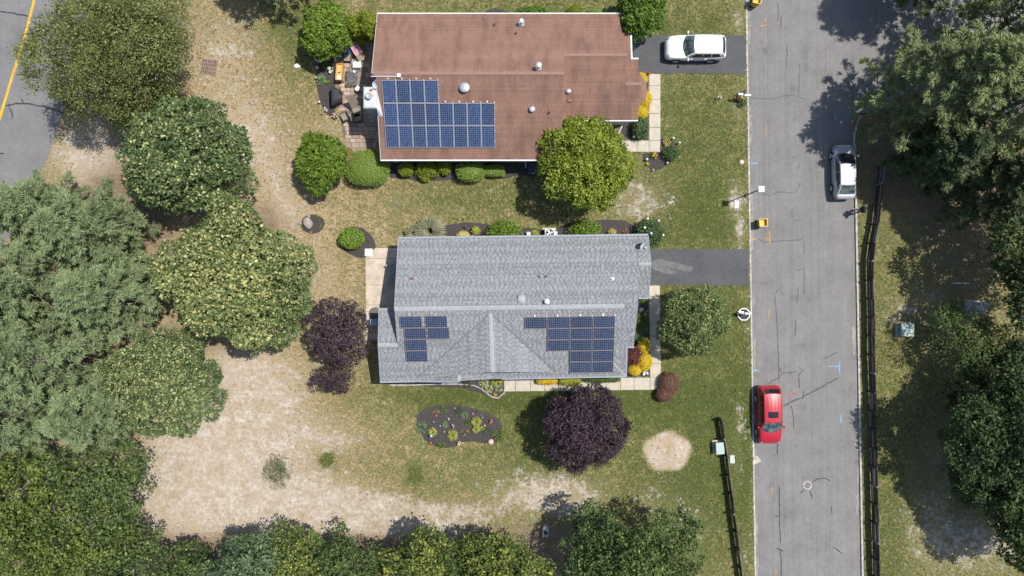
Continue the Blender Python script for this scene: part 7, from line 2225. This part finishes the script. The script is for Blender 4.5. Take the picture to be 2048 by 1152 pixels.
# ---------------------------------------------------------------- tufts of grass and weeds
def inside(X, Y, poly):
    c = np.zeros(X.shape, bool); j = len(poly) - 1
    for i in range(len(poly)):
        xi, yi = poly[i]; xj, yj = poly[j]
        c ^= ((yi > Y) != (yj > Y)) & (X < (xj - xi) * (Y - yi) / (yj - yi + 1e-12) + xi)
        j = i
    return c
q = np.random.default_rng(77)
n = 112000
X = q.uniform(-60, 2110, n); Y = q.uniform(-60, 1215, n)
ok = np.ones(n, bool)
rl, rr_ = ROAD_L(Y), ROAD_R(Y)
ok &= ~((X > rl - 2.2) & (X < rr_ + 3.2))
ok &= ~inside(X, Y, sheet_poly)
for poly in ([(745, 20), (1300, 20), (1300, 330), (745, 330)], [(725, 470), (1325, 465), (1325, 788), (1005, 788), (985, 797), (950, 775), (750, 772)], [(1240, 71), (1488, 72), (1488, 147), (1240, 146)], [(1270, 499), (1494, 499), (1494, 570), (1270, 569)],
             [(625, 90), (770, 80), (770, 312), (690, 306), (630, 210)], [(1222, 140), (1324, 146), (1360, 280), (1354, 320), (1325, 340), (1303, 346), (1285, 306), (1222, 306)], [(826, 845), (868, 806), (945, 812), (1006, 843), (1004, 888), (925, 890), (900, 899), (845, 880)],
             [(597, 447), (628, 426), (652, 450), (622, 470)], [(674, 478), (712, 450), (754, 490), (738, 517), (698, 510)], [(805, 450), (930, 440), (1230, 434), (1335, 460), (1310, 500), (805, 500)], [(755, 300), (1112, 316), (1112, 345), (1010, 360), (770, 360)],
             [(1700, -100), (2200, -100), (2200, 228), (1700, 228)]):
    ok &= ~inside(X, Y, poly)
bare = blobs(X, Y, BARE); lush = blobs(X, Y, LUSH) + .3 + np.clip((X - 500) / 1800, 0, .2); straw = blobs(X, Y, STRAW)
dd = np.hypot((X - 1335) / 47, (Y - 903) / 39); bare = np.where(dd < 1.05, 1.2, bare)
patch = np.sin(X * .06 + 2 * np.sin(Y * .045)) * np.cos(Y * .07 + 1.5 * np.sin(X * .05))
ok &= q.random(n) < np.clip(.75 - bare * .72 - straw * .5 + patch * .2, .10, 1)
X, Y = X[ok], Y[ok]; lush, bare = lush[ok], bare[ok]; n = len(X)
P0 = np.stack([(X - 1024) / S, -(Y - 576) / S, np.zeros(n)], 1)
k = 3
P = np.repeat(P0, k, 0) + q.normal(size=(n * k, 3)) * np.array([.05, .05, 0]); P[:, 2] = q.uniform(.015, .05, n * k)
T = q.normal(size=(n * k, 3)) * np.array([1, 1, .0]) + np.array([0, 0, .55])
N = q.normal(size=(n * k, 3)) * .5 + np.array([0, 0, .7])
tn = np.clip(np.repeat(.15 + lush * .55 - bare * .3 + q.normal(size=n) * .2, k) + q.normal(size=n * k) * .08, 0, 1)
LM_g = leafmat("turf_blades", (.23, .185, .105), (.105, .105, .038), (.045, .064, .016), .2, .8)
sz = q.uniform(.7, 1.5, n * k)
o = leaves("grass_tufts", P, T, N, .12 * sz, .04 * sz, tn, LM_g, None)
tag(o, "short uneven tufts of green and dry grass over the lawns", "grass", kind='stuff')
